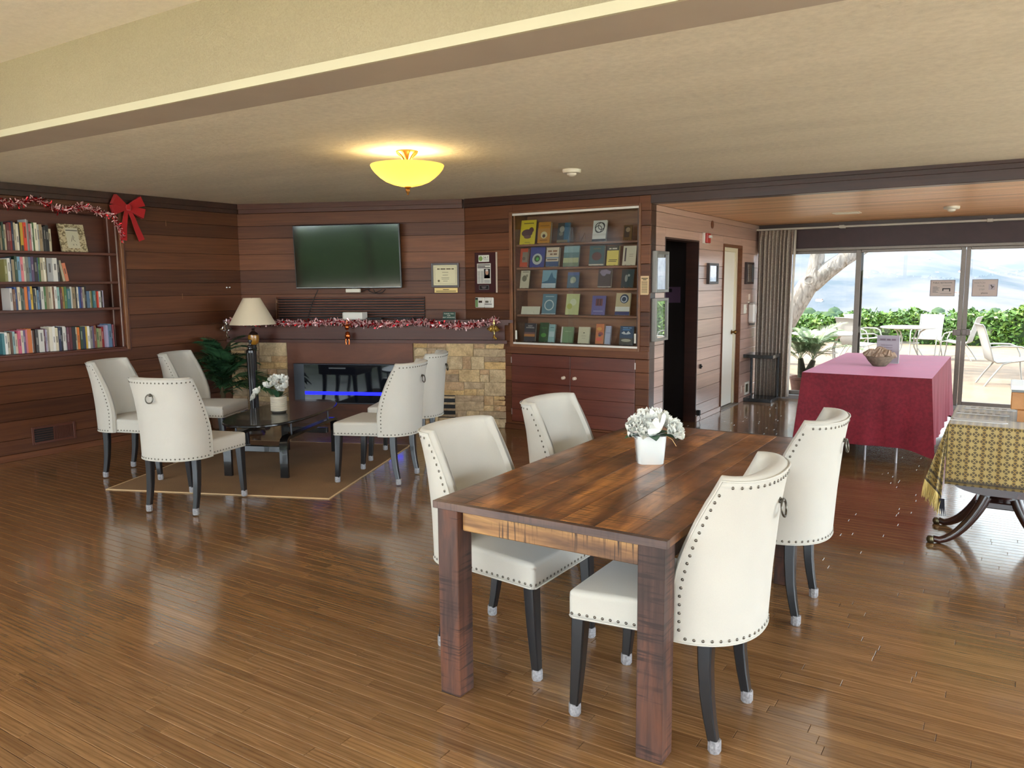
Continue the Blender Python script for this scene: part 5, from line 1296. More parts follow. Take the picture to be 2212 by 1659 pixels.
# colour:thickness in cm:height in cm, from the frame edge towards the corner of the room
ROWS = [
 ('top', BSH[0], 3.36, 'black:2.0:24 tan:1.8:22 forest:1.6:25 cream:2.0:23 maroon:2.2:24 red:2.6:25 navy:1.8:26 cream:1.6:25 ivory:2.0:24 black:1.6:25.5 yellow:2.6:25.5 scarlet:2.6:25.6 silver:1.0:28.5 grey:1.6:28 pink:1.8:25 white:1.2:25 green:1.6:26 ivory:2.8:26 silver:1.4:24.5 tan:2.4:24.6 grey:1.6:22.5 charcoal:1.8:23 black:2.6:24.2 cream:2.6:21'),
 ('second', BSH[1], 3.34, 'olive:2.4:20 white:2.2:21 navy:2.0:22 tan:2.4:20 forest:2.2:23 sky:2.8:22.6 pink:2.4:22.5 ivory:1.8:22.5 grey:2.2:22.6 slate:2.4:22.5 purple:2.6:22.8 black:2.8:22 blue:1.4:22 green:1.8:22.2 cream:2.4:22.2 ivory:1.8:22.2 tan:1.6:22.2 silver:5.0:22 white:4.0:22 charcoal:2.0:20.5 cream:2.2:20 peach:3.2:17.5'),
 ('third', BSH[2], 3.34, 'white:2.2:20 brown:2.0:19 blue:2.2:21 cream:2.2:21 forest:2.2:20.5 grey:2.0:19.5 orange:2.6:21 blue:1.8:21.4 yellow:2.2:21.5 black:2.2:19 ivory:2.0:19.6 sky:1.4:18 navy:1.8:21 white:2.6:21 green:1.8:21.2 tan:2.8:21.2 cream:2.4:21.2 ivory:1.8:21.2 brown:1.2:21 white:2.0:21.2 aqua:3.0:20.5 maroon:1.8:19.6 gold:2.4:20.6 green:2.2:21 teal:3.6:19 white:1.8:20.8 tan:3.2:20.4 charcoal:1.0:20.6 ivory:1.6:20.6 blue:2.2:20.6 purple:1.4:20.4 cream:2.4:20.4 black:1.6:21.2 slate:3.0:16.4 cream:1.4:16.4 olive:2.0:16.6 teal:2.4:16.6 ivory:1.6:16.4 scarlet:1.6:16.2 white:2.4:16.2 black:1.4:16.4 lavender:1.6:16.8'),
 ('lowest', BSH[3], 3.32, 'teal:2.2:19 white:2.0:20 cream:2.4:19 brown:1.8:20 aqua:2.0:20.5 cream:2.2:18.5 rose:2.2:21 ivory:2.2:21 purple:1.8:21 pink:1.4:22 orange:3.8:22.4 white:1.8:20.6 brown:2.0:20.6 charcoal:2.4:21.4 white:4.4:21 plum:1.8:21.8 lavender:1.4:21 white:2.4:20.5 ivory:2.8:23 white:2.6:23.2 cream:2.6:22 navy:2.0:22.8 black:2.2:22 white:2.8:23 silver:1.2:22 plum:2.0:22 maroon:2.4:22 black:3.6:22 cream:2.0:21.6 orange:2.4:21.4 forest:2.8:22 navy:2.8:21.8 yellow:2.2:21.8 white:2.2:22 grey:2.2:21.2 purple:2.2:21.8 rust:2.4:22.4 tan:1.8:20.8 lime:2.2:19.4 tan:3.0:19 red:2.4:20.4 lavender:2.2:22 slate:3.4:23.2 plum:1.8:22.4 pink:1.4:22.4')]
rb = random.Random(5); seen_lab = {}
for rname, zb, ys, sp_ in ROWS:
    sq = spec(sp_); n = len(sq)
    yy = {'top': 4.03, 'second': 4.13, 'third': 4.49, 'lowest': 4.575}[rname] - sum(q[1] for q in sq) / 100
    for k, (cn, t_, h_) in enumerate(sq):
        t_ /= 100; h_ /= 100
        hgt = 'tall' if h_ > 0.235 else ('short' if h_ < 0.18 else ('thick' if t_ > 0.03 else 'slim' if t_ < 0.017 else 'upright'))
        L_ = sq[k - 1][0] if k else None; R_ = sq[k + 1][0] if k + 1 < n else None
        lab = '%s %s book on the %s shelf' % (hgt, cn, rname)
        if L_ and R_: lab += ' between a %s and %s one' % (L_, R_)
        elif R_: lab += ' before a %s one' % R_
        else: lab += ' ending its row after a %s one' % L_
        lean = 0.0
        if rname == 'second' and k >= n - 3: lean = (0.0, 0.17, 0.17)[k - n + 3]
        dp = rb.uniform(0.125, 0.165); xb = rb.uniform(0.03, 0.05) + (0.05 if rname == 'lowest' and h_ < 0.21 else 0.02)
        dp = min(dp, DEP - 0.006 - xb)
        if lean and k == n - 2: yy += math.sin(lean) * h_ + 0.001
        bk_ = thing('book', lab, 'book', (XL - xb, yy, zb + 0.0005), PI / 2, group='books on the %s bookcase shelf' % rname)
        R0 = RY(-lean) if lean else Matrix.Identity(4)
        c_ = PAL[cn]; j = rb.uniform(0.9, 1.08); c_ = tuple(int(min(255, q * j)) // 4 * 4 for q in c_)
        w_ = t_ - 0.0008
        MB().box(0, w_, 0, 0.0018, 0, h_, 0, R0).box(0, 0.0014, 0.0018, dp, 0, h_, 0, R0).box(w_ - 0.0014, w_, 0.0018, dp, 0, h_, 0, R0).build('cover', cov(c_), bk_)
        MB().box(0.0014, w_ - 0.0014, 0.0018, dp - 0.003, 0.002, h_ - 0.003, 0, R0).build('pages', M_pages, bk_)
        bright = sum(c_) > 330; ik = (40, 36, 36) if bright else (214, 206, 190)
        if cn in ('yellow',) and rname == 'top':
            MB().box(0.003, w_ - 0.003, -0.0005, 0, 0.0, 0.05, 0, R0).build('spine_print', cov((24, 24, 26)), bk_)
        elif rb.random() < 0.75:
            mb = MB(); zz = h_ * rb.uniform(0.3, 0.5); wd = w_ * rb.uniform(0.3, 0.5)
            mb.box(w_ / 2 - wd / 2, w_ / 2 + wd / 2, -0.0004, 0, zz, zz + h_ * rb.uniform(0.22, 0.42), 0, R0)
            mb.build('spine_print', cov(tuple((a + b__) // 2 // 4 * 4 for a, b__ in zip(ik, c_))), bk_)
        yy += t_ / math.cos(lean)
# face-out picture book, leaning back on the top shelf
m, nt, b = base('toile_print')
p = pos(nt, obj=True)
n1 = N(nt, 'ShaderNodeTexNoise', {'Vector': p, 'Scale': 26.0, 'Detail': 4.0, 'Distortion': 2.0})
nt.links.new(ramp(nt, n1.outputs[0], [(0.42, S(120, 104, 76)), (0.5, S(196, 180, 144)), (0.6, S(206, 192, 156))]), b.inputs['Base Color']); b.inputs['Roughness'].default_value = 0.5
pb = thing('picture_book', 'large beige patterned book facing out on the top bookcase shelf', 'book', (XL - 0.075, 4.255, BSH[0] + 0.0055), PI / 2 + 0.0)
R_ = RX(-0.22)
MB().box(-0.125, 0.125, 0, 0.02, 0, 0.272, 0.002, R_).build('cover', m, pb)
MB().box(-0.062, 0.058, -0.0012, 0, 0.035, 0.235, 0, R_).build('title_panel', cov((206, 200, 176)), pb)
mb = MB(); mb.box(-0.058, 0.054, -0.0018, -0.0012, 0.205, 0.212, 0, R_)
for q in ([(-0.02, 0.10), (-0.005, 0.14), (0.002, 0.16), (0.01, 0.14), (0.0, 0.12), (0.02, 0.10)], [(-0.012, 0.07), (-0.002, 0.075), (-0.006, 0.06)], [(0.02, 0.075), (0.026, 0.062)]):
    mb.tube([R_ @ Vector((a_, -0.0016, c_)) for a_, c_ in q], 0.0018, 4)
mb.build('title_drawing', M_blackink, pb)

# ------------------------------------------------------------------ tinsel garlands, bow, bells
def tinsel(path, per, rad, ln, seed, wid=0.0035, out=Vector((1, 0, 0)), red=0.5):
    """strips of foil standing out all round a cord"""
    r_ = random.Random(seed); a = MB(); b = MB(); n = len(path)
    tot = [Vector(q) for q in path]
    for k in range(n - 1):
        p0, p1 = tot[k], tot[k + 1]; cnt = max(1, int(per * (p1 - p0).length))
        for _ in range(cnt):
            q = p0.lerp(p1, r_.random()) + Vector((r_.uniform(-1, 1), r_.uniform(-1, 1), r_.uniform(-1, 1))) * rad * 0.35
            d_ = Vector((r_.gauss(0, 1), r_.gauss(0, 1), r_.gauss(0, 1))).normalized()
            if d_.dot(out) < 0: d_ = d_ - out * (2 * d_.dot(out))
            s_ = d_.cross(Vector((r_.gauss(0, 1), r_.gauss(0, 1), r_.gauss(0, 1)))).normalized() * wid * r_.uniform(0.6, 1.4)
            l_ = ln * r_.uniform(0.6, 1.2); cu_ = d_.cross(s_).normalized() * l_ * 0.25 * r_.uniform(-1, 1)
            mb = a if r_.random() < red else b
            e0, e1, e2 = q, q + d_ * l_ * 0.5 + cu_ * 0.5, q + d_ * l_ + cu_ * 1.6
            mb.add([e0 - s_, e0 + s_, e1 + s_, e1 - s_, e2 + s_, e2 - s_], [(0, 1, 2, 3), (3, 2, 4, 5)])
    return a, b
M_tinr = plain('red_foil', S(190, 30, 40), 0.22, 0.85); M_tinp = plain('pink_foil', S(240, 196, 196), 0.35, 0.35)
def garland(name, path, per, rad, ln, seed, label, wid=0.0035, out=Vector((1, 0, 0)), red=0.5):
    g_ = thing(name, label, 'garland', (0, 0, 0))
    a, b_ = tinsel(path, per, rad, ln, seed, wid, out, red)
    MB().tube(path, 0.004, 5).build('cord', M_tinr, g_, 60)
    o = a.build('red_tinsel', M_tinr, g_, fix=False); o['kind'] = 'stuff'
    o = b_.build('pink_tinsel', M_tinp, g_, fix=False); o['kind'] = 'stuff'
    return g_
pth = []
zs = [2.36, 2.345, 2.36, 2.32, 2.295, 2.32, 2.345, 2.365, 2.33, 2.29, 2.285, 2.305, 2.335, 2.31, 2.285, 2.265, 2.28]
for k in range(17): pth.append((XL + 0.055, 3.30 + k * 0.081, zs[k]))
M_tinb = plain('bronze_red_foil', S(150, 60, 56), 0.2, 0.9)
garland('tinsel_garland', pth, 620, 0.022, 0.045, 31, 'red tinsel garland swagged along the top of the bookcase')
garland('tinsel_garland', [(XL + 0.035, 4.60, 2.23), (XL + 0.045, 4.63, 2.16), (XL + 0.05, 4.655, 2.09), (XL + 0.045, 4.665, 2.04)], 700, 0.018, 0.04, 32, 'short end of red tinsel hanging below the red bow')
bw = thing('ribbon_bow', 'large red felt bow at the upper corner of the bookcase', 'bow', (XL + 0.05, 4.735, 2.355), PI / 2)
M_felt = plain('red_felt', S(176, 18, 24), 0.9, noise=0.15, nscale=200, sheen=0.3)
def ribbon(pts, w0, w1, th=0.003, bulge=None):
    mb = MB(); n = len(pts); P_ = [Vector(q) for q in pts]
    top = []; bot = []
    for k in range(n):
        t_ = (P_[min(k + 1, n - 1)] - P_[max(k - 1, 0)]).normalized()
        side = Vector((-t_.z, 0, t_.x))
        if side.length < 1e-3: side = Vector((0, 0, 1))
        side.normalize(); f = k / (n - 1); w_ = (w0 + (w1 - w0) * f) if bulge is None else w0 + (w1 - w0) * math.sin(f * PI) ** bulge
        top.append((P_[k] + side * w_, P_[k] - side * w_))
    rings = [[a + Vector((0, -th, 0)), b_ + Vector((0, -th, 0)), b_ + Vector((0, th, 0)), a + Vector((0, th, 0))] for a, b_ in top]
    return mb.loft(rings)
def loop(dx, dz, w_):
    pts = []
    for k in range(13):
        f = k / 12; u = math.sin(f * PI)
        pts.append((dx * u, (-0.030 if f < 0.5 else 0.012) * math.sin(min(f, 1 - f) * 2 * PI * 0.5) - 0.004 * (1 - f), dz * u))
    mb = MB(); rings = []
    d_ = Vector((dx, 0, dz)).normalized(); side = Vector((-d_.z, 0, d_.x))
    for k, q in enumerate(pts):
        f = k / 12; ww = 0.016 + (w_ - 0.016) * math.sin(f * PI) ** 0.8
        v_ = Vector(q); rings.append([v_ + side * ww + Vector((0, -0.002, 0)), v_ - side * ww + Vector((0, -0.002, 0)), v_ - side * ww + Vector((0, 0.002, 0)), v_ + side * ww + Vector((0, 0.002, 0))])
    return mb.loft(rings)
for dx, dz, w_ in ((-0.145, 0.075, 0.052), (0.165, 0.075, 0.052), (-0.165, -0.035, 0.05), (0.175, -0.055, 0.05)):
    loop(dx, dz, w_).build('loop', M_felt, bw, 60)
ribbon([(-0.005, -0.006, -0.01), (-0.03, -0.012, -0.10), (-0.05, -0.010, -0.20), (-0.062, -0.006, -0.325)], 0.018, 0.036).build('tail', M_felt, bw, 60)
ribbon([(0.012, -0.006, -0.01), (0.05, -0.012, -0.10), (0.085, -0.010, -0.20), (0.135, -0.006, -0.32)], 0.018, 0.034).build('tail', M_felt, bw, 60)
MB().lathe([(0.0, -0.03), (0.02, -0.026), (0.026, 0.0), (0.02, 0.026), (0.0, 0.03)], 14, TL(0, -0.03, 0)).build('knot', M_felt, bw, 60)
# mantel garland
F_ = Matrix.Translation(C0) @ RZ(TVA)
pth = []
zz = [1.175, 1.165, 1.16, 1.155, 1.15, 1.145, 1.15, 1.155, 1.165, 1.155, 1.14, 1.135, 1.14, 1.155, 1.16, 1.135, 1.12, 1.125, 1.15, 1.175]
for k in range(20):
    s_ = -0.02 + k * 3.13 / 19
    pth.append(tuple(F_ @ Vector((s_, -(OFF + 0.064), zz[k]))))
garland('mantel_garland', pth, 620, 0.022, 0.048, 41, 'red and white tinsel garland along the mantel edge', 0.0055, RZ(TVA).to_3x3() @ Vector((0, -1, 0)), 0.35)
def bell(par, M, r_, mat):
    b_ = MB().lathe([(r_ * 0.12, r_ * 1.75), (r_ * 0.35, r_ * 1.7), (r_ * 0.55, r_ * 1.3), (r_ * 0.66, r_ * 0.7), (r_ * 0.8, r_ * 0.25), (r_, 0.0), (r_ * 0.94, 0.0), (r_ * 0.6, r_ * 0.6), (r_ * 0.4, r_ * 1.5), (0, r_ * 1.6)], 18, M, cap=False).build('bell', mat, par, 50)
    MB().lathe([(0, -r_ * 0.2), (r_ * 0.2, -r_ * 0.1), (r_ * 0.2, r_ * 0.1), (0, r_ * 0.2)], 10, M).build('clapper', mat, b_, 60)
def bells(s_, z_, mat, label):
    g_ = thing('hanging_bells', label, 'bells', F_ @ Vector((s_, -(OFF + 0.10), z_)), TVA)
    MB().tube([(0, 0, 0.06), (0, -0.004, 0.0), (0.004, -0.004, -0.12)], 0.0035, 6).build('cord', mat, g_, 60)
    MB().lathe([(0, -0.012), (0.016, -0.006), (0.016, 0.01), (0, 0.016)], 10, TL(0, -0.012, 0.02)).build('knot', mat, g_, 60)
    bell(g_, TL(-0.045, -0.02, -0.055) @ RY(0.6), 0.036, mat); bell(g_, TL(0.045, -0.02, -0.06) @ RY(-0.5), 0.036, mat); bell(g_, TL(0.0, -0.035, -0.06), 0.034, mat)
    bell(g_, TL(0.004, -0.012, -0.14), 0.022, mat); bell(g_, TL(0.026, -0.012, -0.155) @ RY(-0.4), 0.02, mat)
    return g_
M_silver = plain('silver_bell', S(206, 204, 200), 0.15, 1.0); M_goldb = plain('gold_bell', S(214, 190, 120), 0.18, 1.0)
bells(-0.02, 1.135, M_silver, 'cluster of silver bells hanging at the bookcase end of the mantel')
bells(3.07, 1.13, M_goldb, 'cluster of gold bells hanging at the display case end of the mantel')
rn = thing('hanging_ornament', 'dangling red and gold reindeer ornament at mid mantel', 'ornament', F_ @ Vector((1.42, -(OFF + 0.10), 1.12)), TVA)
M_orn = plain('red_gold_glass', S(196, 100, 50), 0.15, 0.9)
MB().tube([(0, 0, 0.06), (0, 0, 0.0)], 0.003, 5).tube([(-0.04, 0, 0.0), (-0.05, 0, 0.03), (-0.02, 0, -0.01)], 0.006, 6).tube([(0.035, 0, 0.0), (0.045, 0, 0.035), (0.02, 0, -0.01)], 0.006, 6).build('antlers', M_orn, rn, 60)
MB().lathe([(0, -0.05), (0.018, -0.04), (0.026, -0.015), (0.02, 0.012), (0, 0.02)], 12).build('head', M_orn, rn, 60)
MB().lathe([(0, -0.06), (0.026, -0.05), (0.032, -0.02), (0.022, 0.02), (0, 0.03)], 12, TL(0.005, 0, -0.09)).build('body', M_orn, rn, 60)
for q in (-0.012, 0.014): MB().tube([(q, 0, -0.13), (q * 1.6, -0.004, -0.17), (q * 1.2, -0.002, -0.205)], [0.008, 0.007, 0.009], 7).build('leg', M_orn, rn, 60)

# ------------------------------------------------------------------ floor register, wall hook
vt = thing('floor_register', 'brown air register low on the plank wall, one half dark', 'vent', (XL, 3.873, 0.2), PI / 2)
M_reg = plain('register_brown', S(96, 54, 40), 0.4, 0.3)
frame(vt, 0.405, 0.165, 0.022, 0.012, M_reg)
MB().box(-0.18, 0.0, -0.004, 0, -0.06, 0.06).build('dark_opening', M_black, vt)
MB().box(0.0, 0.18, -0.005, 0, -0.06, 0.06).build('closed_plate', M_reg, vt)
me = MB().box(-0.178, -0.004, -0.009, -0.004, -0.0018, 0.0018).mesh('bar')
for k in range(5): mo('bar', me, M_reg, vt, loc=(0, 0, -0.045 + k * 0.022))
me = MB().box(-0.0022, 0.0022, -0.010, -0.005, -0.058, 0.058).mesh('louvre')
for k in range(16): mo('louvre', me, M_reg, vt, loc=(0.012 + k * 0.0108, 0, 0))
MB().box(-0.006, 0.006, -0.011, 0, -0.06, 0.06).build('divider', M_reg, vt)
hk = tag(MB().lathe([(0.014, 0), (0.014, 0.004), (0.006, 0.008), (0.006, 0.05), (0.012, 0.058), (0, 0.064)], 12, RX(PI / 2)).build('wall_hook', plain('hook_chrome', S(206, 200, 196), 0.2, 0.9), None, 40, loc=(XL, 5.916, 1.549), rz=PI / 2), 'small chrome hook in the dark plank corner', 'hook')
for yy, zz_, l_ in ((5.192, 2.23, 'upper'), (5.336, 1.46, 'lower')):
    s_ = tag(MB().box(-0.004, 0.004, -0.003, 0, -0.03, 0.03, 0.001).build('slot_plate', plain('slot_brass', S(130, 90, 60), 0.4, 0.6), None, loc=(XL, yy, zz_), rz=PI / 2), '%s thin vertical brass slot on the plank wall beside the bookcase' % l_, 'slot')
# ------------------------------------------------------------------ lamp, post and palm by the fireplace
LP = F_ @ Vector((0.40, -0.50, 0))
lm = thing('floor_lamp', 'floor lamp with a cream cone shade and an amber ball', 'lamp', LP)
m, nt, b = base('linen_shade'); b.inputs['Base Color'].default_value = S(222, 206, 178) + (1,); b.inputs['Roughness'].default_value = 0.9
b.inputs['Transmission Weight'].default_value = 0.0
M_shade = m
MB().lathe([(0.245, 1.145), (0.246, 1.15), (0.094, 1.428), (0.092, 1.433), (0.089, 1.428), (0.240, 1.15), (0.245, 1.145)], 40, cap=False).build('lamp_shade', M_shade, lm, 40)
MB().tube([(-0.088, 0, 1.42), (0, 0, 1.41), (0.088, 0, 1.42)], 0.003, 5).tube([(0, -0.088, 1.42), (0, 0, 1.41), (0, 0.088, 1.42)], 0.003, 5).build('shade_spider', M_black, lm)
MB().lathe([(0, 1.435), (0.012, 1.43), (0.008, 1.415), (0.006, 1.40), (0.006, 1.10), (0.022, 1.095), (0.012, 1.085), (0.016, 1.07), (0.045, 1.05), (0.05, 1.035), (0.02, 1.032)], 18, cap=False).build('neck', plain('dark_bronze', S(60, 40, 34), 0.35, 0.5), lm, 40)
MB().lathe([(0.02, 1.034), (0.056, 1.03), (0.06, 1.0), (0.058, 0.965), (0.05, 0.935), (0.03, 0.92)], 20).build('amber_ball', plain('amber_glaze', S(170, 116, 34), 0.3, coat=0.5, noise=0.3, nscale=50), lm, 50)
MB().lathe([(0.03, 0.92), (0.026, 0.90), (0.034, 0.88), (0.024, 0.86), (0.02, 0.5), (0.026, 0.08), (0.05, 0.05), (0.13, 0.03), (0.14, 0.0)], 20).build('column', M_black, lm, 40)
PO = F_ @ Vector((0.52, -0.80, 0))
po = thing('fluted_post', 'black fluted wooden post with a turned finial before the lamp', 'post', PO)
M_post = plain('black_walnut', S(26, 20, 18), 0.3, coat=0.3)
MB().lathe([(0.0, 1.0), (0.018, 0.995), (0.021, 0.98), (0.012, 0.962), (0.014, 0.945), (0.034, 0.935), (0.036, 0.925), (0.024, 0.915), (0.026, 0.90), (0.044, 0.885), (0.046, 0.86)], 18, cap=False).build('finial', M_post, po, 40)
rings = []
for k in range(9):
    z_ = 0.86 - 0.80 * k / 8; r_ = 0.046 - 0.02 * k / 8
    rings.append([((r_ - (0.004 if i % 2 else 0)) * math.cos(2 * PI * i / 24), (r_ - (0.004 if i % 2 else 0)) * math.sin(2 * PI * i / 24), z_) for i in range(24)])
MB().loft(rings).build('shaft', M_post, po)
MB().lathe([(0.03, 0.07), (0.05, 0.05), (0.11, 0.03), (0.12, 0.0)], 20).build('base', M_post, po, 40)
# palm
def frond_mesh(L, droop, nl, lw, ll, seed, vee=0.5, twist=0.0):
    """one feather leaf: a curved rib and paired leaflets; grows along +x and arches down"""
    r_ = random.Random(seed); mb = MB(); rib = []
    for k in range(13):
        t_ = k / 12; a = droop * t_
        rib.append(Vector((L * (t_ - 0.12 * droop * t_ * t_), 0, L * (0.55 * t_ - droop * 0.55 * t_ * t_))))
    mb.tube(rib, [0.005 * (1 - 0.75 * k / 12) for k in range(13)], 5)
    for k in range(nl):
        t_ = 0.16 + 0.82 * k / (nl - 1); i = min(11, int(t_ * 12)); f = t_ * 12 - i
        p = rib[i].lerp(rib[i + 1], f); d_ = (rib[i + 1] - rib[i]).normalized()
        for s_ in (-1, 1):
            out = (d_ * 0.75 + Vector((0, s_, 0)) * 0.85 + Vector((0, 0, vee * 0.4))).normalized()
            l_ = ll * (0.45 + 0.55 * math.sin(PI * min(1, 0.12 + t_ * 0.85))) * r_.uniform(0.85, 1.1)
            sd = out.cross(Vector((0, 0, 1))).normalized() * lw
            mid = p + out * l_ * 0.5 + Vector((0, 0, -l_ * 0.04)); tip = p + out * l_ + Vector((0, 0, -l_ * r_.uniform(0.15, 0.4)))
            mb.add([p - sd * 0.3, p + sd * 0.3, mid + sd, mid - sd, tip], [(0, 1, 2, 3), (3, 2, 4)])
    return mb.mesh('frond', None, False)
m, nt, b = base('palm_leaf')
n1 = N(nt, 'ShaderNodeTexNoise', {'Vector': pos(nt), 'Scale': 14.0, 'Detail': 2.0})
nt.links.new(ramp(nt, n1.outputs[0], [(0.3, S(34, 66, 44)), (0.7, S(70, 112, 70))]), b.inputs['Base Color']); b.inputs['Roughness'].default_value = 0.45
M_palm = m
PP = F_ @ Vector((0.07, -0.62, 0))
pm = thing('indoor_palm', 'bushy dark green palm in the corner behind the cream chair', 'plant', PP)
MB().lathe([(0.10, 0.0), (0.125, 0.02), (0.15, 0.26), (0.155, 0.28), (0.14, 0.28), (0.135, 0.24), (0, 0.235)], 24).build('pot', plain('palm_pot_brown', S(84, 54, 36), 0.6), pm, 40)
fm_ = [frond_mesh(0.56, 1.1, 32, 0.0085, 0.21, 50 + k) for k in range(3)]
rp = random.Random(9)
MB().lathe([(0.03, 0.23), (0.022, 0.5), (0.012, 0.62)], 8).build('stem', plain('palm_stem', S(80, 66, 40), 0.8), pm, 60)
for k in range(46):
    o = mo('frond', fm_[k % 3], M_palm, pm, loc=(rp.uniform(-.03, .03), rp.uniform(-.03, .03), rp.uniform(0.34, 0.80)))
    az = k * 2.399
    # keep the leaves off the two walls of the corner
    wx, wy = math.cos(az), math.sin(az)
    sc_ = rp.uniform(0.75, 1.0)
    if wx < -0.2: sc_ *= 0.62
    if wy > 0.6: sc_ *= 0.8
    if wx > 0.85: sc_ *= 0.55
    o.rotation_euler = (rp.uniform(-.3, .3), rp.uniform(-1.0, -0.1), az); o.scale = (sc_, sc_, sc_)
# two longer fronds reach over the stone
for az, z_ in ((0.15, 0.52), (-0.05, 0.44), (0.35, 0.40)):
    o = mo('frond', fm_[0], M_palm, pm, loc=(0.02, 0, z_)); o.rotation_euler = (0.2, -0.05, TVA + az * 0.6); o.scale = (1.2, 1.0, 1.0)

# ------------------------------------------------------------------ flowers
M_petal = plain('white_petal', S(230, 231, 224), 0.7, sheen=0.2)
M_petalc = plain('cream_petal', S(226, 218, 200), 0.7, sheen=0.2)
M_leafd = plain('dark_leaf', S(48, 84, 58), 0.5)
def bloom(seed, r_, n=44, flat=0.55):
    """ruffled double flower"""
    q = random.Random(seed); mb = MB()
    for k in range(n):
        t_ = k / n; tilt = 0.15 + 1.25 * (1 - t_); az = k * 2.399
        L = r_ * (0.5 + 0.6 * (1 - t_)) * q.uniform(0.85, 1.12); w_ = L * q.uniform(0.32, 0.46); tilt += q.uniform(-0.15, 0.15)
        M_ = RZ(az) @ RY(-(PI / 2 - tilt)) @ TL(0, 0, 0)
        nu, nv = 6, 4; ph = q.uniform(0, 6)
        def fn(u, v):
            y_ = (u - 0.5) * 2; ww = w_ * (math.sin(PI * min(1, 0.18 + v * 0.72)) ** 0.7)
            ruff = 0.11 * L * math.sin(y_ * 7 + ph) * v * v
            return Vector((L * v * (1 - 0.16 * y_ * y_ * v + 0.05 * math.sin(y_ * 9 + ph) * v), y_ * ww, L * 0.30 * v * v * (1 - 0.5 * t_) + 0.22 * L * y_ * y_ + ruff))
        mb.grid(fn, nu, nv, M_)
    return mb.mesh('flower', 179, False)
BL = [bloom(k, 0.055) for k in range(3)]
def leaf_mesh(L, w_):
    mb = MB()
    def fn(u, v):
        y_ = (u - 0.5) * 2; ww = w_ * math.sin(PI * (0.04 + 0.95 * v)) ** 0.8
        return Vector((L * v, y_ * ww, 0.15 * L * v - 0.35 * L * v * v + 0.25 * abs(y_) * ww))
    mb.grid(fn, 4, 7); return mb.mesh('leaf', 179, False)
LF = leaf_mesh(0.085, 0.024)
fw = thing('flower_pot', 'square white pot of full white flowers on the dining table', 'flowers', (-1.345, 3.262, TZ), 0.52)
fw.scale = (1.1, 1.1, 1.1)
def rsq(h_, n=40, e=5): return [(math.copysign(abs(math.cos(t_)) ** (2 / e), math.cos(t_)) * h_, math.copysign(abs(math.sin(t_)) ** (2 / e), math.sin(t_)) * h_) for t_ in [2 * PI * k / n for k in range(n)]]
rings = [[(x, y_, z_) for x, y_ in rsq(h_)] for h_, z_ in ((0.050, 0.0), (0.0535, 0.004), (0.058, 0.06), (0.0625, 0.114), (0.0625, 0.117), (0.059, 0.117), (0.056, 0.10))]
MB().loft(rings).build('pot', plain('white_ceramic', S(214, 218, 216), 0.18, coat=0.5), fw, 40)
for x, y_, z_, a, b_, s_ in ((-0.045, -0.035, 0.14, -0.7, 0.55, 1.1), (0.035, -0.055, 0.14, 0.5, 0.8, 1.15), (0.085, -0.02, 0.135, 1.0, 0.3, 0.9), (-0.085, -0.01, 0.13, -1.0, 0.2, 0.85), (0.055, 0.02, 0.15, 0.8, -0.2, 1.05), (-0.02, 0.045, 0.155, -0.3, -0.6, 1.0), (0.0, -0.005, 0.175, 0.05, 0.1, 1.0), (-0.06, 0.03, 0.14, -0.8, -0.3, .9)):
    o = mo('flower', BL[rp.randrange(3)], M_petal, fw, loc=(x, y_, z_)); o.rotation_euler = (b_, a, rp.uniform(0, 6)); o.scale = (s_, s_, s_)
for az, t_ in ((2.6, 0.1), (3.6, 0.15), (-0.5, 0.1), (0.4, 0.15), (1.6, 0.1), (-1.5, 0.2)):
    o = mo('leaf', LF, M_leafd, fw, loc=(0.03 * math.cos(az), 0.03 * math.sin(az), 0.112)); o.rotation_euler = (0, -t_, az); o.scale = (1.05, 1.05, 1.05)
MB().tube([(0.06, -0.02, 0.115), (0.085, -0.03, 0.10), (0.10, -0.04, 0.075)], 0.0014, 4).build('stem', plain('dry_stem', S(206, 170, 120), 0.8), fw)
fc = thing('ribbed_flower_pot', 'ribbed cream pot of white orchids on the coffee table', 'flowers', (-5.36, 4.635, 0.0068 + 0.4305 * 1.08))
prof = [(0.060, 0.012)]
for k in range(9):
    z_ = 0.016 + k * 0.0135; prof += [(0.067, z_), (0.0705, z_ + 0.004), (0.0705, z_ + 0.008), (0.067, z_ + 0.0125)]
prof += [(0.068, 0.140), (0.062, 0.140), (0.060, 0.12)]
MB().lathe(prof, 28).build('pot', plain('cream_rope', S(206, 200, 184), 0.7), fc, 30)
MB().lathe([(0.058, 0.0), (0.060, 0.012)], 20).build('pot_foot', plain('pot_foot_dark', S(60, 56, 50), 0.7), fc)
for x, y_, z_, a, b_, s_ in ((0.03, -0.02, 0.20, .5, .3, 1.0), (0.075, 0.03, 0.215, .8, 0, 1.0), (0.0, 0.03, 0.28, .1, -.1, 1.0), (-0.05, 0.0, 0.27, -.4, .2, .95), (0.05, 0.05, 0.26, .5, -.3, 1.0), (-0.10, -0.05, 0.22, -.7, .5, .85), (-0.16, -0.08, 0.17, -.8, .6, .9), (-0.185, -0.10, 0.13, -1, .7, .75), (0.01, -0.03, 0.25, .2, .6, .9)):
    o = mo('flower', BL[rp.randrange(3)], M_petalc, fc, loc=(x, y_, z_)); o.rotation_euler = (b_, a, rp.uniform(0, 6)); o.scale = (s_, s_, s_)
for az, t_, s_ in ((-1.4, 1.1, 1.3), (2.2, 0.6, 1.1), (0.6, 0.7, 1.0)):
    o = mo('leaf', LF, M_leafd, fc, loc=(0.02 * math.cos(az), 0.02 * math.sin(az), 0.13)); o.rotation_euler = (0, -t_, az); o.scale = (s_, s_ * 1.2, s_)
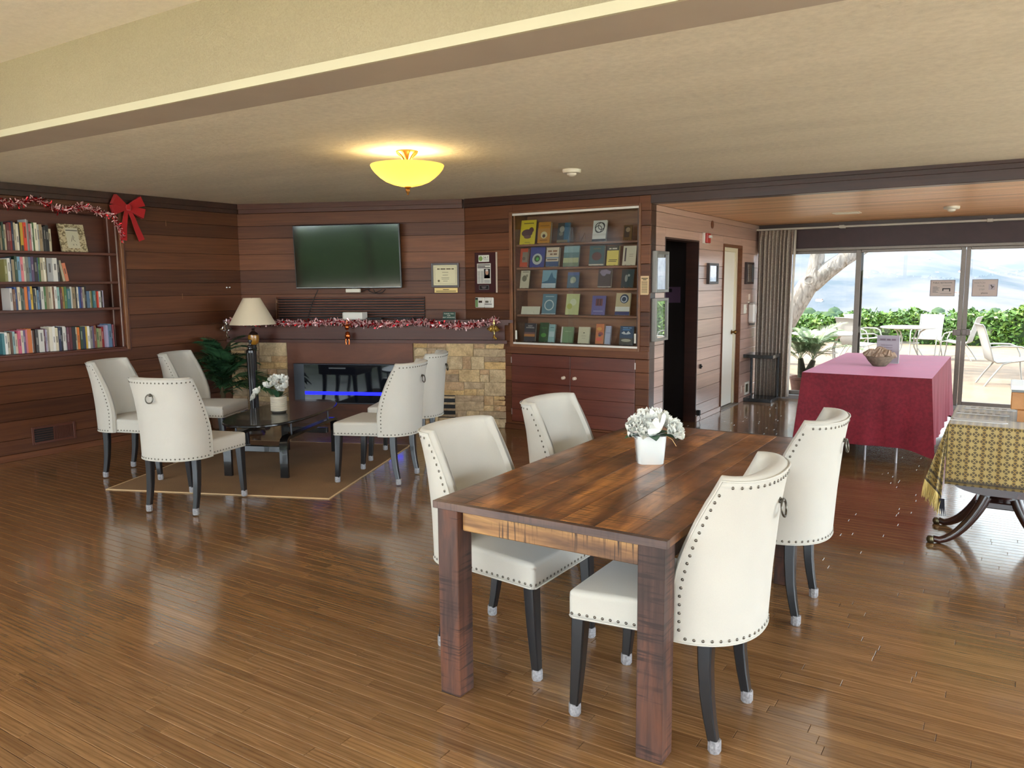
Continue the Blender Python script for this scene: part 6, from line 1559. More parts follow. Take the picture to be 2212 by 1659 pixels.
MB().tube([(0, 0, 0.12), (-0.04, -0.02, 0.24), (-0.11, -0.055, 0.22), (-0.18, -0.095, 0.14)], 0.0025, 5).tube([(0, 0, 0.12), (0.02, 0.01, 0.25)], 0.0025, 5).build('stem', plain('green_stem', S(90, 110, 60), 0.7), fc, 60)

# ------------------------------------------------------------------ ceiling lamp and fittings
lx, ly = -3.574, 4.303; cz = ceil_z(lx)
cl_ = thing('ceiling_lamp', 'alabaster glass bowl lamp with gold fittings on the ceiling', 'ceiling lamp', (lx, ly, cz))
M_gilt = plain('gilt_metal', S(150, 106, 52), 0.4, 0.85)
MB().lathe([(0.076, 0.0), (0.076, -0.008), (0.068, -0.016), (0.05, -0.028), (0.034, -0.046), (0.022, -0.062), (0.016, -0.075), (0.012, -0.09)], 28, cap=False).build('canopy', M_gilt, cl_, 30)
for k in range(10):
    a = 2 * PI * k / 10; MB().tube([(0.07 * math.cos(a), 0.07 * math.sin(a), -0.012), (0.046 * math.cos(a), 0.046 * math.sin(a), -0.034), (0.02 * math.cos(a), 0.02 * math.sin(a), -0.068)], 0.005, 6).build('canopy_rib', M_gilt, cl_, 60)
MB().lathe([(0.008, -0.08), (0.008, -0.235)], 10).build('stem', M_gilt, cl_)
m = bpy.data.materials.new('alabaster_glass'); m.use_nodes = True; nt = m.node_tree; nt.nodes.clear()
o_ = N(nt, 'ShaderNodeOutputMaterial')
tr = N(nt, 'ShaderNodeBsdfTranslucent', {'Color': (0.34, 0.22, 0.05, 1)}); df = N(nt, 'ShaderNodeBsdfDiffuse', {'Color': (0.5, 0.4, 0.2, 1)})
em = N(nt, 'ShaderNodeEmission', {'Color': (1.0, 0.70, 0.22, 1), 'Strength': 0.25})
mx = N(nt, 'ShaderNodeMixShader', {0: 0.25, 1: tr.outputs[0], 2: df.outputs[0]}); ad = N(nt, 'ShaderNodeAddShader', {0: mx.outputs[0], 1: em.outputs[0]})
nt.links.new(ad.outputs[0], o_.inputs[0]); M_alab = m
prof = [(0.250, -0.094), (0.252, -0.098), (0.244, -0.118), (0.222, -0.146), (0.19, -0.176), (0.15, -0.204), (0.10, -0.224), (0.05, -0.236), (0.008, -0.240)]
MB().lathe(prof, 48, cap=False).build('glass_bowl', M_alab, cl_, 60)
MB().lathe([(0.022, -0.238), (0.024, -0.244), (0.010, -0.252), (0.016, -0.262), (0.013, -0.275), (0.006, -0.284), (0.007, -0.290), (0, -0.296)], 16).build('finial', M_gilt, cl_, 40)
for dx, dy in ((-0.095, -0.05), (0.045, 0.03)):
    MB().lathe([(0.0, -0.19), (0.018, -0.18), (0.026, -0.16), (0.022, -0.135), (0.012, -0.11), (0.012, -0.098)], 12, TL(dx, dy, 0.0)).build('bulb', plain('bulb_glow', (1, 0.9, 0.7), 0.5, emit=(1.0, 0.82, 0.5), es=18), cl_, 60)
for dx, dy in ((-0.095, -0.05), (0.045, 0.03)):
    l_ = bpy.data.lights.new('bulb_light', 'POINT'); l_.energy = 14.0; l_.color = (1.0, 0.70, 0.30); l_.shadow_soft_size = 0.03
    o = bpy.data.objects.new('bulb_light', l_); COL.objects.link(o); o.location = (lx + dx, ly + dy, cz - 0.115)
def detector(name, loc, label, r_=0.075):
    d_ = thing(name, label, 'smoke detector', loc)
    MB().lathe([(r_, 0), (r_, -0.016), (r_ * 0.92, -0.028), (r_ * 0.5, -0.030)], 24).build('base', plain('detector_white', S(216, 212, 200), 0.5), d_, 35)
    MB().lathe([(r_ * 0.52, -0.030), (r_ * 0.48, -0.044), (r_ * 0.25, -0.054), (0, -0.056)], 20).build('sensor', plain('detector_white', (1, 1, 1)), d_, 35)
detector('smoke_detector', (-3.066, 5.737, ceil_z(-3.07)), 'white smoke detector on the plaster ceiling')
detector('smoke_detector', (-0.602, 9.313, 2.305), 'white smoke detector on the cedar ceiling')
cv = thing('ceiling_vent', 'flat white rectangular vent in the cedar ceiling', 'vent', (-1.615, 9.394, 2.305))
MB().box(-0.14, 0.14, -0.09, 0.09, -0.010, 0, 0.003).build('frame', M_white, cv)
me = MB().box(-0.12, 0.12, -0.008, 0.008, -0.014, -0.010).mesh('slat')
for k in range(6): mo('slat', me, M_white, cv, loc=(0, -0.065 + k * 0.026, 0))

# ------------------------------------------------------------------ curtain, stand
m, nt, b = base('taupe_curtain')
n1 = N(nt, 'ShaderNodeTexNoise', {'Vector': pos(nt, 0, (1, 1, 1)), 'Scale': 60.0, 'Detail': 3.0})
nt.links.new(ramp(nt, n1.outputs[0], [(0.3, S(150, 138, 126)), (0.7, S(186, 174, 162))]), b.inputs['Base Color']); b.inputs['Roughness'].default_value = 0.9
M_cur = m
def cfold(u, v):
    z_ = 0.03 + v * 2.195; amp = 0.055 * (1 - 0.55 * max(0, (v - 0.93) / 0.07)) 
    x = XG + 0.035 + u * (0.45 - 0.02 * (1 - v)); ph = u * 2 * PI * 9 + 0.6 * math.sin(u * 17)
    return Vector((x + 0.010 * math.sin(2 * ph), YW - 0.13 + amp * math.sin(ph) * (0.75 + 0.25 * math.sin(u * 9 + 1)), z_))
ct_ = thing('curtain', 'pleated taupe drape hanging beside the glass doors', 'curtain', (0, 0, 0))
o = MB().grid(cfold, 220, 14).build('drape', M_cur, ct_, 179, fix=False)
sd = o.modifiers.new('thickness', 'SOLIDIFY'); sd.thickness = 0.003
def cpleat(u, v):
    z_ = 2.105 + v * 0.12; ph = u * 2 * PI * 13 + 0.6 * math.sin(u * 17)
    return Vector((XG + 0.035 + u * 0.45, YW - 0.135 + 0.028 * math.sin(ph), z_))
# lighter outer edge of the drape turned to the window
o = MB().grid(lambda u, v: Vector((XG + 0.487 + 0.018 * u - 0.03 * (1 - v), YW - 0.12 + 0.05 * u, 0.03 + 2.195 * v)), 4, 8).build('drape_hem', plain('curtain_lining', S(196, 188, 178), 0.9), ct_, 179, fix=False)
sd = o.modifiers.new('thickness', 'SOLIDIFY'); sd.thickness = 0.003
sn = thing('side_stand', 'black two-tier stand in front of the taupe curtain', 'stand', (-2.775, 10.50, 0))
M_bst = plain('stand_black', S(30, 32, 36), 0.25, coat=0.3)
MB().box(-0.19, 0.19, -0.20, 0.18, 0.0, 0.045, 0.003).build('base_shelf', M_bst, sn)
MB().box(-0.20, 0.20, -0.21, 0.18, 0.575, 0.62, 0.003).build('top_shelf', M_bst, sn)
MB().box(0.165, 0.19, 0.14, 0.18, 0.045, 0.575, 0.002).build('post', M_bst, sn)
MB().box(-0.19, -0.165, 0.14, 0.18, 0.045, 0.575, 0.002).build('post', M_bst, sn)

# ------------------------------------------------------------------ things on the return wall (local x = world y, -y = into the room)
def rw(name, label, cat, y_, z_): return thing(name, label, cat, (XG, y_, z_), PI / 2)
M_fdark = plain('frame_black_brown', S(46, 32, 30), 0.4); M_fgrey = plain('frame_grey', S(120, 116, 110), 0.35, 0.4)
M_pglass = glass('picture_glass', (0.9, 0.9, 0.9), 0.0, 3.5)
def picture(name, label, y0, y1, z0, z1, dp, matf, paper, lines=0):
    p_ = rw(name, label, 'picture', (y0 + y1) / 2, (z0 + z1) / 2); w_, h_ = y1 - y0, z1 - z0
    frame(p_, w_, h_, 0.028, dp, matf)
    MB().box(-w_ / 2 + 0.028, w_ / 2 - 0.028, -0.008, 0, -h_ / 2 + 0.028, h_ / 2 - 0.028).build('print', paper, p_)
    if lines:
        mb = MB()
        for k in range(lines): mb.box(-w_ * 0.22, w_ * 0.22, -0.0086, -0.008, h_ * 0.25 - k * h_ * 0.09, h_ * 0.25 - k * h_ * 0.09 + 0.006)
        mb.build('print_lines', M_ink, p_)
    MB().add([(-w_ / 2 + 0.02, -dp * 0.7, -h_ / 2 + 0.02), (w_ / 2 - 0.02, -dp * 0.7, -h_ / 2 + 0.02), (w_ / 2 - 0.02, -dp * 0.7, h_ / 2 - 0.02), (-w_ / 2 + 0.02, -dp * 0.7, h_ / 2 - 0.02)], [(0, 1, 2, 3)]).build('glass', M_pglass, p_, fix=False)
    return p_
M_sketch = plain('pale_print', S(206, 214, 210), 0.5, noise=0.3, nscale=18)
picture('framed_picture', 'upper glazed picture in a grey frame at the corner by the doorway', 7.165, 7.49, 1.468, 1.865, 0.05, M_fgrey, M_sketch)
picture('framed_picture', 'lower glazed picture in a grey frame at the corner by the doorway', 7.165, 7.49, 0.995, 1.412, 0.05, M_fgrey, M_sketch)
picture('framed_picture', 'small dark framed print between doorway and white door', 8.76, 9.09, 1.54, 1.775, 0.035, M_fdark, M_sketch)
picture('framed_picture', 'dark framed certificate beside the taupe curtain', 10.24, 10.56, 1.53, 1.81, 0.035, M_fdark, plain('certificate_white', S(226, 224, 218), 0.5), 5)
al = rw('fire_alarm', 'red and white fire alarm strobe above the doorway', 'fire alarm', 8.66, 2.045)
MB().box(-0.07, 0.07, -0.03, 0, -0.06, 0.06, 0.004).build('back_box', plain('alarm_white', S(220, 214, 206), 0.4), al)
MB().box(-0.06, 0.06, -0.055, -0.03, -0.055, 0.055, 0.006).build('red_body', plain('alarm_red', S(170, 40, 34), 0.35), al)
MB().box(-0.03, 0.03, -0.085, -0.055, 0.0, 0.03, 0.004).build('strobe', plain('alarm_lens', S(232, 232, 226), 0.1), al)
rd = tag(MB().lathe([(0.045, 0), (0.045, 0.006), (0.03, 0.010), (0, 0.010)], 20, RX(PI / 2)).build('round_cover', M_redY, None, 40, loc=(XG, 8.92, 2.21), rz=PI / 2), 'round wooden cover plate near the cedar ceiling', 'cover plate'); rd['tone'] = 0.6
dp = rw('soap_dispenser', 'grey white soap dispenser on the wall beside the curtain', 'dispenser', 10.49, 1.145)
MB().box(-0.06, 0.06, -0.09, 0, -0.125, 0.135, 0.02).build('housing', plain('dispenser_white', S(214, 208, 202), 0.3), dp)
MB().box(-0.03, 0.03, -0.075, -0.02, -0.15, -0.125, 0.004).build('nozzle', plain('dispenser_grey', S(90, 88, 86), 0.4), dp)
MB().box(-0.045, 0.045, -0.094, -0.088, 0.0, 0.10, 0.002).build('front_plate', plain('dispenser_gloss', S(232, 228, 222), 0.15), dp)
sw = rw('light_switch', 'double white light switch plate beside the white door', 'switch', 10.30, 1.21)
MB().box(-0.055, 0.055, -0.006, 0, -0.06, 0.06, 0.002).build('plate', M_white, sw)
for q in (-0.024, 0.024): MB().box(q - 0.006, q + 0.006, -0.016, -0.006, -0.014, 0.014, 0.001).build('toggle', M_white, sw)
s2 = rw('thermostat', 'small cream thermostat above the soap dispenser', 'thermostat', 10.45, 1.362)
MB().box(-0.032, 0.032, -0.02, 0, -0.04, 0.04, 0.003).build('body', plain('thermostat_cream', S(220, 200, 184), 0.5), s2); MB().box(-0.03, 0.03, -0.012, 0, -0.075, -0.06, 0.001).build('label_tab', M_white, s2)
ou = rw('wall_outlet', 'small cream outlet plate low on the wall by the white door', 'outlet', 10.225, 0.165)
MB().box(-0.028, 0.028, -0.006, 0, -0.05, 0.05, 0.002).build('plate', plain('outlet_cream', S(214, 190, 176), 0.5), ou)
for q in (-0.02, 0.02): MB().box(-0.008, 0.008, -0.0075, -0.006, q - 0.01, q + 0.01).build('socket', M_white, ou)
wv = rw('wall_vent', 'small white framed vent low on the wall beside the stand', 'vent', 10.47, 0.155)
frame(wv, 0.20, 0.17, 0.03, 0.012, M_white); MB().box(-0.07, 0.07, -0.004, 0, -0.055, 0.055).build('grille', plain('vent_olive', S(86, 80, 56), 0.6), wv)
dk = rw('door_stop', 'small black catch on the wood wall right of the doorway', 'catch', 8.60, 0.62)
MB().box(-0.012, 0.012, -0.02, 0, -0.025, 0.025, 0.003).build('body', M_black, dk); MB().box(-0.006, 0.006, -0.03, -0.02, -0.008, 0.008).build('tongue', M_black, dk)
pg = rw('plug_adapter', 'black plug with a short cord low beside the doorway', 'plug', 8.53, 0.10)
MB().box(-0.022, 0.022, -0.04, 0, -0.03, 0.03, 0.005).build('plug', M_black, pg); MB().tube([(0.0, -0.035, -0.03), (0.01, -0.04, -0.06), (0.0, -0.03, -0.098)], 0.003, 5).build('cord', M_black, pg)

# ------------------------------------------------------------------ notices on the glass doors
M_sheet = plain('notice_paper', S(196, 184, 178), 0.6); M_sedge = plain('notice_edge', S(120, 116, 124), 0.6)
def notice(x0, x1, z0, z1, label):
    n_ = thing('door_notice', label, 'notice', ((x0 + x1) / 2, YW + 0.012, (z0 + z1) / 2)); w_, h_ = x1 - x0, z1 - z0
    MB().box(-w_ / 2, w_ / 2, -0.001, 0.001, -h_ / 2, h_ / 2).build('border', M_sedge, n_)
    MB().box(-w_ / 2 + 0.006, w_ / 2 - 0.006, -0.0018, -0.001, -h_ / 2 + 0.006, h_ / 2 - 0.006).build('sheet', M_sheet, n_)
    return n_
n1_ = notice(-0.884, -0.618, 1.367, 1.563, 'paper restroom notice taped to the sliding door glass')
text('PUBLIC RESTROOMS', 0.026, M_blackink, n1_, TL(0, -0.0022, 0.062) @ STAND_Y, sx=0.86)
mb = MB()
for k, l_ in enumerate((0.05, 0.075, 0.06, 0.07, 0.04, 0.06)): mb.box(-0.105, -0.105 + l_, -0.0024, -0.0018, 0.012 - k * 0.013, 0.018 - k * 0.013)
mb.box(-0.02, 0.1, -0.0024, -0.0018, -0.07, -0.066).box(0.0, 0.09, -0.0024, -0.0018, 0.026, 0.030).build('small_print', M_greyink, n1_)
MB().box(-0.0, 0.085, -0.0026, -0.0018, -0.014, -0.002).box(0.0, 0.012, -0.0026, -0.0018, -0.034, -0.014).box(0.073, 0.085, -0.0026, -0.0018, -0.040, -0.014).build('arrow', M_blackink, n1_)
n2_ = notice(-0.443, -0.180, 1.365, 1.566, 'paper watch your step notice taped to the sliding door glass')
for s_, x, z_, sz in (('WATCH', -0.055, 0.058, 0.03), ('YOUR', -0.04, 0.02, 0.028), ('STEP', -0.03, -0.02, 0.028)): text(s_, sz, M_greyink, n2_, TL(x, -0.0022, z_) @ STAND_Y)
text('please', 0.028, M_blackink, n2_, TL(-0.0, -0.0022, -0.06) @ STAND_Y)
MB().box(0.038, 0.104, -0.0021, -0.0018, -0.024, 0.044).build('pictogram_panel', plain('notice_lilac', S(178, 170, 176), 0.6), n2_)
pg_ = MB(); disc(pg_, 0.063, 0.030, 0.006, 0.006, -0.0022, 0.0003); pg_.tube([(0.066, -0.0024, 0.024), (0.076, -0.0024, 0.006)], 0.004, 5).tube([(0.068, -0.0024, 0.022), (0.092, -0.0024, 0.018)], 0.0025, 5).tube([(0.076, -0.0024, 0.006), (0.070, -0.0024, -0.012)], 0.003, 5).tube([(0.076, -0.0024, 0.006), (0.092, -0.0024, 0.012)], 0.003, 5)
pg_.build('falling_figure', M_blackink, n2_)

# ------------------------------------------------------------------ on the red cloth: bowl of shells, stand-up sign
ZR = 0.7575
bo = thing('shell_bowl', 'rough stone bowl heaped with shells on the red cloth', 'bowl', (-1.052, 8.15, ZR))
M_rock = plain('rough_stone', S(142, 126, 108), 0.85, noise=0.3, nscale=40)
MB().lathe([(0.05, 0.0), (0.06, 0.004), (0.10, 0.05), (0.128, 0.095), (0.122, 0.098), (0.09, 0.06), (0, 0.05)], 24).build('bowl', M_rock, bo, 40)
rsq_ = random.Random(3)
M_shell = plain('dry_shell', S(170, 146, 126), 0.8, noise=0.35, nscale=60)
for x, y_, z_, s_, a in ((-0.075, -0.01, 0.115, 0.062, 0.3), (0.0, 0.02, 0.13, 0.07, 1.2), (0.06, -0.01, 0.115, 0.06, 2.2), (0.0, -0.06, 0.09, 0.05, 3.0), (0.10, 0.03, 0.10, 0.045, 4.0)):
    mb = MB(); ph = rsq_.uniform(0, 6)
    def fn(u, v):
        th = u * 2 * PI; fi = (v - 0.5) * PI
        r_ = s_ * (1 + 0.16 * math.sin(9 * th + ph) * math.cos(fi) + 0.12 * math.sin(5 * fi + ph))
        return Vector((r_ * math.cos(fi) * math.cos(th), r_ * 0.7 * math.cos(fi) * math.sin(th), r_ * 0.72 * math.sin(fi)))
    mb.grid(fn, 26, 12, TL(x, y_, z_) @ RZ(a) @ RX(0.4), closeu=True)
    mb.build('shell', M_shell, bo, 30)
ss = thing('menu_holder', 'clear upright holder with a grey lilac sheet on the red cloth', 'sign', (-1.03, 8.50, ZR))
MB().box(-0.10, 0.10, -0.002, 0.002, 0.004, 0.272, 0, RX(-0.04)).build('sheet', plain('lilac_sheet', S(168, 158, 170), 0.5), ss)
MB().box(-0.10, 0.105, -0.035, 0.035, 0, 0.004, 0.001).build('foot', plain('acrylic_white', S(226, 224, 230), 0.2), ss)
MB().box(0.10, 0.107, -0.004, 0.004, 0.004, 0.275, 0.001, RX(-0.04)).build('side_edge', plain('acrylic_white', (1, 1, 1)), ss)
mb = words(MB(), -0.07, 0.222, -0.0115, 0.022, [0.05, 0.03, 0.035])
for k in range(5): words(mb, -0.06, 0.175 - k * 0.025, -0.0095, 0.006, [0.04, 0.06])
mb.build('printed_lines', plain('lilac_ink', S(122, 104, 118), 0.6), ss)

# ------------------------------------------------------------------ on the gold cloth: leaflets and a small wooden stand
M_leaf = plain('leaflet_paper', S(206, 206, 206), 0.5)
def leaflet(x, y_, l_, label, rz, pr=True):
    f_ = thing('leaflet', label, 'leaflet', (x, y_, 0.7605), rz, group='folded leaflets on the gold cloth')
    MB().prism([(-l_ / 2, -0.045), (l_ / 2, -0.045), (l_ / 2 + 0.025, -0.02), (l_ / 2 + 0.01, 0.045), (-l_ / 2, 0.045), (-l_ / 2 + 0.02, 0.0)], 0, 0.004).build('folded_sheet', M_leaf, f_)
    if pr:
        mb = MB()
        for k in range(5): mb.box(-l_ / 2 + 0.04 + k * l_ * 0.16, -l_ / 2 + 0.04 + k * l_ * 0.16 + l_ * 0.1, -0.03, 0.025, 0.004, 0.0046)
        mb.build('print', plain('leaflet_print', S(168, 166, 160), 0.6), f_)
    return f_
leaflet(GX - 0.275, GY + 0.29, 0.26, 'printed folded leaflet at the back of the gold cloth', -0.02)
leaflet(GX - 0.305, GY + 0.06, 0.25, 'printed folded leaflet in the middle of the gold cloth', -0.03)
leaflet(GX - 0.315, GY - 0.23, 0.26, 'plain pale folded leaflet at the front edge of the gold cloth', -0.05, False)
ws = thing('wooden_stand', 'small oak tabletop stand with a white tray on the gold cloth', 'stand', (GX + 0.10, GY + 0.02, 0.7605))
M_oak = wood('golden_oak', S(150, 98, 50), S(186, 132, 76), 0, (4, 10, 10), rough=0.4)
MB().box(-0.255, 0.25, -0.14, 0.16, 0.065, 0.165, 0.004).build('box_body', M_oak, ws)
MB().box(-0.262, 0.26, -0.15, 0.17, 0.178, 0.206, 0.004).build('white_tray', plain('tray_white', S(232, 236, 240), 0.3), ws)
MB().box(-0.255, 0.25, -0.14, 0.16, 0.165, 0.178).build('tray_edge', plain('tray_grey', S(110, 116, 118), 0.4), ws)
for sx in (-0.20, 0.20):
    MB().prism([(-0.17, 0.0), (-0.10, 0.0), (-0.02, 0.045), (0.10, 0.045), (0.10, 0.065), (-0.17, 0.065)], -0.02, 0.02, TL(sx, 0, 0) @ RZ(PI / 2) @ RX(PI / 2)).build('foot', M_oak, ws)
# ------------------------------------------------------------------ outside: patio, garden furniture, hedge, tree, hills
def gz(y_): return -0.04 - 0.021 * max(0.0, y_ - 11.0)
M_patio = plain('sandy_paving', S(132, 110, 90), 0.85, noise=0.18, nscale=2.2)
pa = MB().add([(-14, 11.0, gz(11)), (16, 11.0, gz(11)), (16, 30, gz(30)), (-14, 30, gz(30)), (-14, 11.0, -1.2), (16, 11.0, -1.2), (16, 30, -1.2), (-14, 30, -1.2)], [(0, 1, 2, 3), (4, 7, 6, 5), (0, 4, 5, 1), (1, 5, 6, 2), (2, 6, 7, 3), (3, 7, 4, 0)]).build('patio_ground', M_patio)
struct(pa, 'sandy coloured patio paving outside the glass doors', 'patio')
M_lawn = plain('lawn', S(84, 104, 56), 0.9, noise=0.3, nscale=1.5)
la = MB().box(-60, 60, -60, 11.0, -1.4, -0.16).box(-60, 60, 11.0, 60, -2.4, -1.25).build('garden_ground', M_lawn); struct(la, 'grass around the building', 'lawn')
def leafy(mb, n, fn, size, seed):
    r_ = random.Random(seed)
    for _ in range(n):
        p, nr = fn(r_); d_ = (nr + Vector((r_.gauss(0, .7), r_.gauss(0, .7), r_.gauss(0, .7)))).normalized()
        a = d_.cross(Vector((r_.gauss(0, 1), r_.gauss(0, 1), r_.gauss(0, 1)))).normalized(); b_ = d_.cross(a); s_ = size * r_.uniform(0.6, 1.3)
        mb.add([p - a * s_, p - b_ * s_ * 0.5, p + a * s_, p + b_ * s_ * 0.5], [(0, 1, 2, 3)])
m, nt, b = base('hedge_leaves')
n1 = N(nt, 'ShaderNodeTexNoise', {'Vector': pos(nt), 'Scale': 2.2, 'Detail': 5.0, 'Roughness': 0.8})
nt.links.new(ramp(nt, n1.outputs[0], [(0.3, S(40, 68, 18)), (0.5, S(74, 110, 32)), (0.72, S(126, 148, 52))]), b.inputs['Base Color']); b.inputs['Roughness'].default_value = 0.5
M_hedge = m
M_hcore = plain('hedge_core', S(40, 62, 24), 0.9, noise=0.4, nscale=6)
def hedge(x0, x1, yf, th, ztop, n, label, seed, size=0.075, loc_z=None):
    h_ = thing('hedge', label, 'hedge', ((x0 + x1) / 2, yf, gz(yf) if loc_z is None else loc_z))
    hw = (x1 - x0) / 2; zb = h_.location.z
    nx = int((x1 - x0) / 0.3)
    def top(x): return ztop(x + h_.location.x) - zb
    rings = []
    for i in range(nx + 1):
        x = -hw + 2 * hw * i / nx; t_ = top(x) - 0.05
        rings.append([(x, 0.06 + 0.05 * math.sin(i * 1.7), 0), (x, 0.04 + 0.05 * math.sin(i * 2.3), t_ * 0.6), (x, 0.14, t_), (x, th - 0.14, t_), (x, th, t_ * 0.6), (x, th, 0)])
    MB().loft(rings).build('branches', M_hcore, h_)
    mb = MB()
    def fn(r_):
        x = r_.uniform(-hw, hw); t_ = top(x)
        if r_.random() < 0.7:
            z_ = r_.uniform(0.02, 1) * t_; return Vector((x, r_.gauss(0.03, 0.05) + 0.05 * math.sin(x * 5), z_)), Vector((0, -1, 0.5))
        return Vector((x, r_.uniform(0, th), t_ + r_.gauss(0, 0.05))), Vector((0, 0, 1))
    leafy(mb, n, fn, size, seed)
    o = mb.build('leaves', M_hedge, h_, fix=False); o['kind'] = 'stuff'
    return h_
hedge(-12, 7, 26.6, 1.4, lambda x: 0.50 + 0.05 * x * 0.9 + 0.16 * math.sin(x * 1.3) * 0.4 + 0.12 * math.sin(x * 4.1) * 0.5 + 0.12, 16000, 'clipped green hedge along the far edge of the patio', 71)
# garden seen by reflection behind the camera
hedge(-16, 12, -10.4, 1.2, lambda x: 1.7 + 0.2 * math.sin(x * 0.8), 9000, 'tall green hedge in the garden behind the camera', 72, 0.12, -0.16)
bp = MB().box(-14, 12, -8.0, -3.0, -0.16, -0.03).box(4.0, 12, -3.0, 10.9, -0.16, -0.03).build('garden_terrace_bounce_paving', plain('pale_bounce_paving', S(216, 206, 190), 0.8, noise=0.1, nscale=2)); struct(bp, 'grey terrace outside the windows behind the camera, with side paving added to bounce light', 'terrace')  # second box is unseen pale paving, added to bounce light indoors
# white patio furniture
M_pw = plain('patio_white', S(176, 174, 168), 0.5); M_sling = plain('sling_white', S(166, 165, 162), 0.7)
def make_pchair():
    c_ = thing('patio_chair', '', 'chair', (0, 0, 0), 0, 'white patio chairs')
    # +x is the way the sitter looks; one sling for seat and back
    prof = [(0.26, 0.42), (0.20, 0.435), (0.0, 0.40), (-0.20, 0.385), (-0.25, 0.42), (-0.30, 0.60), (-0.36, 0.80), (-0.41, 0.95), (-0.44, 0.985)]
    MB().loft([[(x, -0.235, z_), (x, 0.235, z_), (x - 0.008, 0.235, z_ - 0.012), (x - 0.008, -0.235, z_ - 0.012)] for x, z_ in prof]).build('sling', M_sling, c_, 50)
    for s_ in (-1, 1):
        y_ = s_ * 0.25
        MB().tube([(x, y_, z_ - 0.005) for x, z_ in prof], 0.014, 7).build('side_rail', M_pw, c_, 60)
        MB().tube([(-0.30, y_, 0.62), (-0.15, s_ * 0.29, 0.645), (0.10, s_ * 0.30, 0.64), (0.20, s_ * 0.30, 0.60), (0.25, s_ * 0.29, 0.48), (0.27, s_ * 0.28, 0.20), (0.30, s_ * 0.28, 0.0)], 0.014, 7).build('front_leg', M_pw, c_, 60)
        MB().tube([(0.0, y_, 0.40), (-0.12, s_ * 0.26, 0.36), (-0.26, s_ * 0.27, 0.16), (-0.36, s_ * 0.27, 0.0)], 0.014, 7).build('rear_leg', M_pw, c_, 60)
    return c_
pc0 = make_pchair()
def make_ptable():
    t_ = thing('patio_table', '', 'table', (0, 0, 0), 0, 'round white patio tables')
    MB().lathe([(0.57, 0.69), (0.60, 0.70), (0.60, 0.72), (0.57, 0.73), (0, 0.73)], 36).build('tabletop', M_pw, t_, 40)
    for k in range(4):
        a = PI / 4 + k * PI / 2; c_, s_ = math.cos(a), math.sin(a)
        MB().tube([(r_ * c_, r_ * s_, z_) for r_, z_ in ((0.42, 0.69), (0.30, 0.62), (0.22, 0.45), (0.24, 0.25), (0.36, 0.10), (0.44, 0.0))], 0.016, 7).build('leg', M_pw, t_, 60)
    MB().tube([(0.23 * math.cos(2 * PI * k / 20), 0.23 * math.sin(2 * PI * k / 20), 0.35) for k in range(20)], 0.012, 6, closed=True).build('ring_brace', M_pw, t_, 60)
    return t_
pt0 = make_ptable()
def on(o, x, y_, rz, label): o.location = (x, y_, gz(y_)); o.rotation_euler = (0, 0, rz); o['label'] = label
T1 = (-2.05, 20.4)
on(pt0, T1[0], T1[1], 0.3, 'round white patio table with three chairs before the hedge')
dup(pt0, (-3.0, 15.8, gz(15.8)), 0.1, 'round white patio table partly hidden by the outdoor palm')
pcs = [((-1.75, 21.35), -1.75, 'white patio chair behind the round table, its back to the hedge'), ((-1.05, 20.3), 3.0, 'white patio chair seen from the side at the round table'), ((-3.05, 20.9), -0.4, 'white patio chair at the far side of the round table by the door stile'),
       ((-2.75, 18.1), 0.9, 'white patio chair with its back to the room, behind the door stile'), ((-0.05, 14.75), 0.25, 'white patio chair alone on the paving right of the doors'), ((0.75, 17.3), 0.2, 'white patio chair farther out near the hedge, right of the lone chair'), ((-3.9, 14.6), 0.9, 'white patio chair behind the outdoor palm')]
for k, (xy, rz, l_) in enumerate(pcs):
    if k == 0: on(pc0, xy[0], xy[1], rz, l_)
    else: dup(pc0, (xy[0], xy[1], gz(xy[1])), rz, l_)
# potted palm by the window
m, nt, b = base('grey_palm_leaf')
n1 = N(nt, 'ShaderNodeTexNoise', {'Vector': pos(nt), 'Scale': 9.0, 'Detail': 2.0})
nt.links.new(ramp(nt, n1.outputs[0], [(0.3, S(112, 134, 98)), (0.7, S(170, 188, 144))]), b.inputs['Base Color']); b.inputs['Roughness'].default_value = 0.5
op = thing('outdoor_palm', 'grey green date palm in a terracotta pot outside the window', 'plant', (-2.50, 11.72, gz(11.72)))
MB().lathe([(0.13, 0.0), (0.15, 0.01), (0.185, 0.22), (0.195, 0.225), (0.195, 0.26), (0.17, 0.26), (0.165, 0.22), (0, 0.215)], 28).build('pot', plain('terracotta', S(150, 104, 88), 0.8, noise=0.2, nscale=20), op, 40)
M_trunk = plain('palm_trunk', S(96, 92, 72), 0.9, noise=0.5, nscale=40)
for dx, l_ in ((-0.03, 0.32), (0.08, 0.30)):
    MB().tube([(dx * 0.4, 0, 0.2), (dx * 0.8, 0, 0.2 + l_ * 0.4), (dx * 1.6, 0, 0.2 + l_)], [0.065, 0.06, 0.035], 10).build('trunk', M_trunk, op, 60)
fo = [frond_mesh(0.74, 1.0, 34, 0.007, 0.23, 80 + k, 0.6) for k in range(3)]
rq = random.Random(15)
for k in range(26):
    dx = -0.05 if k % 2 else 0.12
    o = mo('frond', fo[k % 3], m, op, loc=(dx, 0, 0.47 + rq.uniform(0, 0.05))); az = k * 2.399
    s_ = rq.uniform(0.7, 1.05)
    if math.sin(az) < -0.2: s_ *= 0.72           # shorter towards the glass
    o.rotation_euler = (rq.uniform(-.2, .2), rq.uniform(-1.0, -0.15), az); o.scale = (s_, s_, s_)
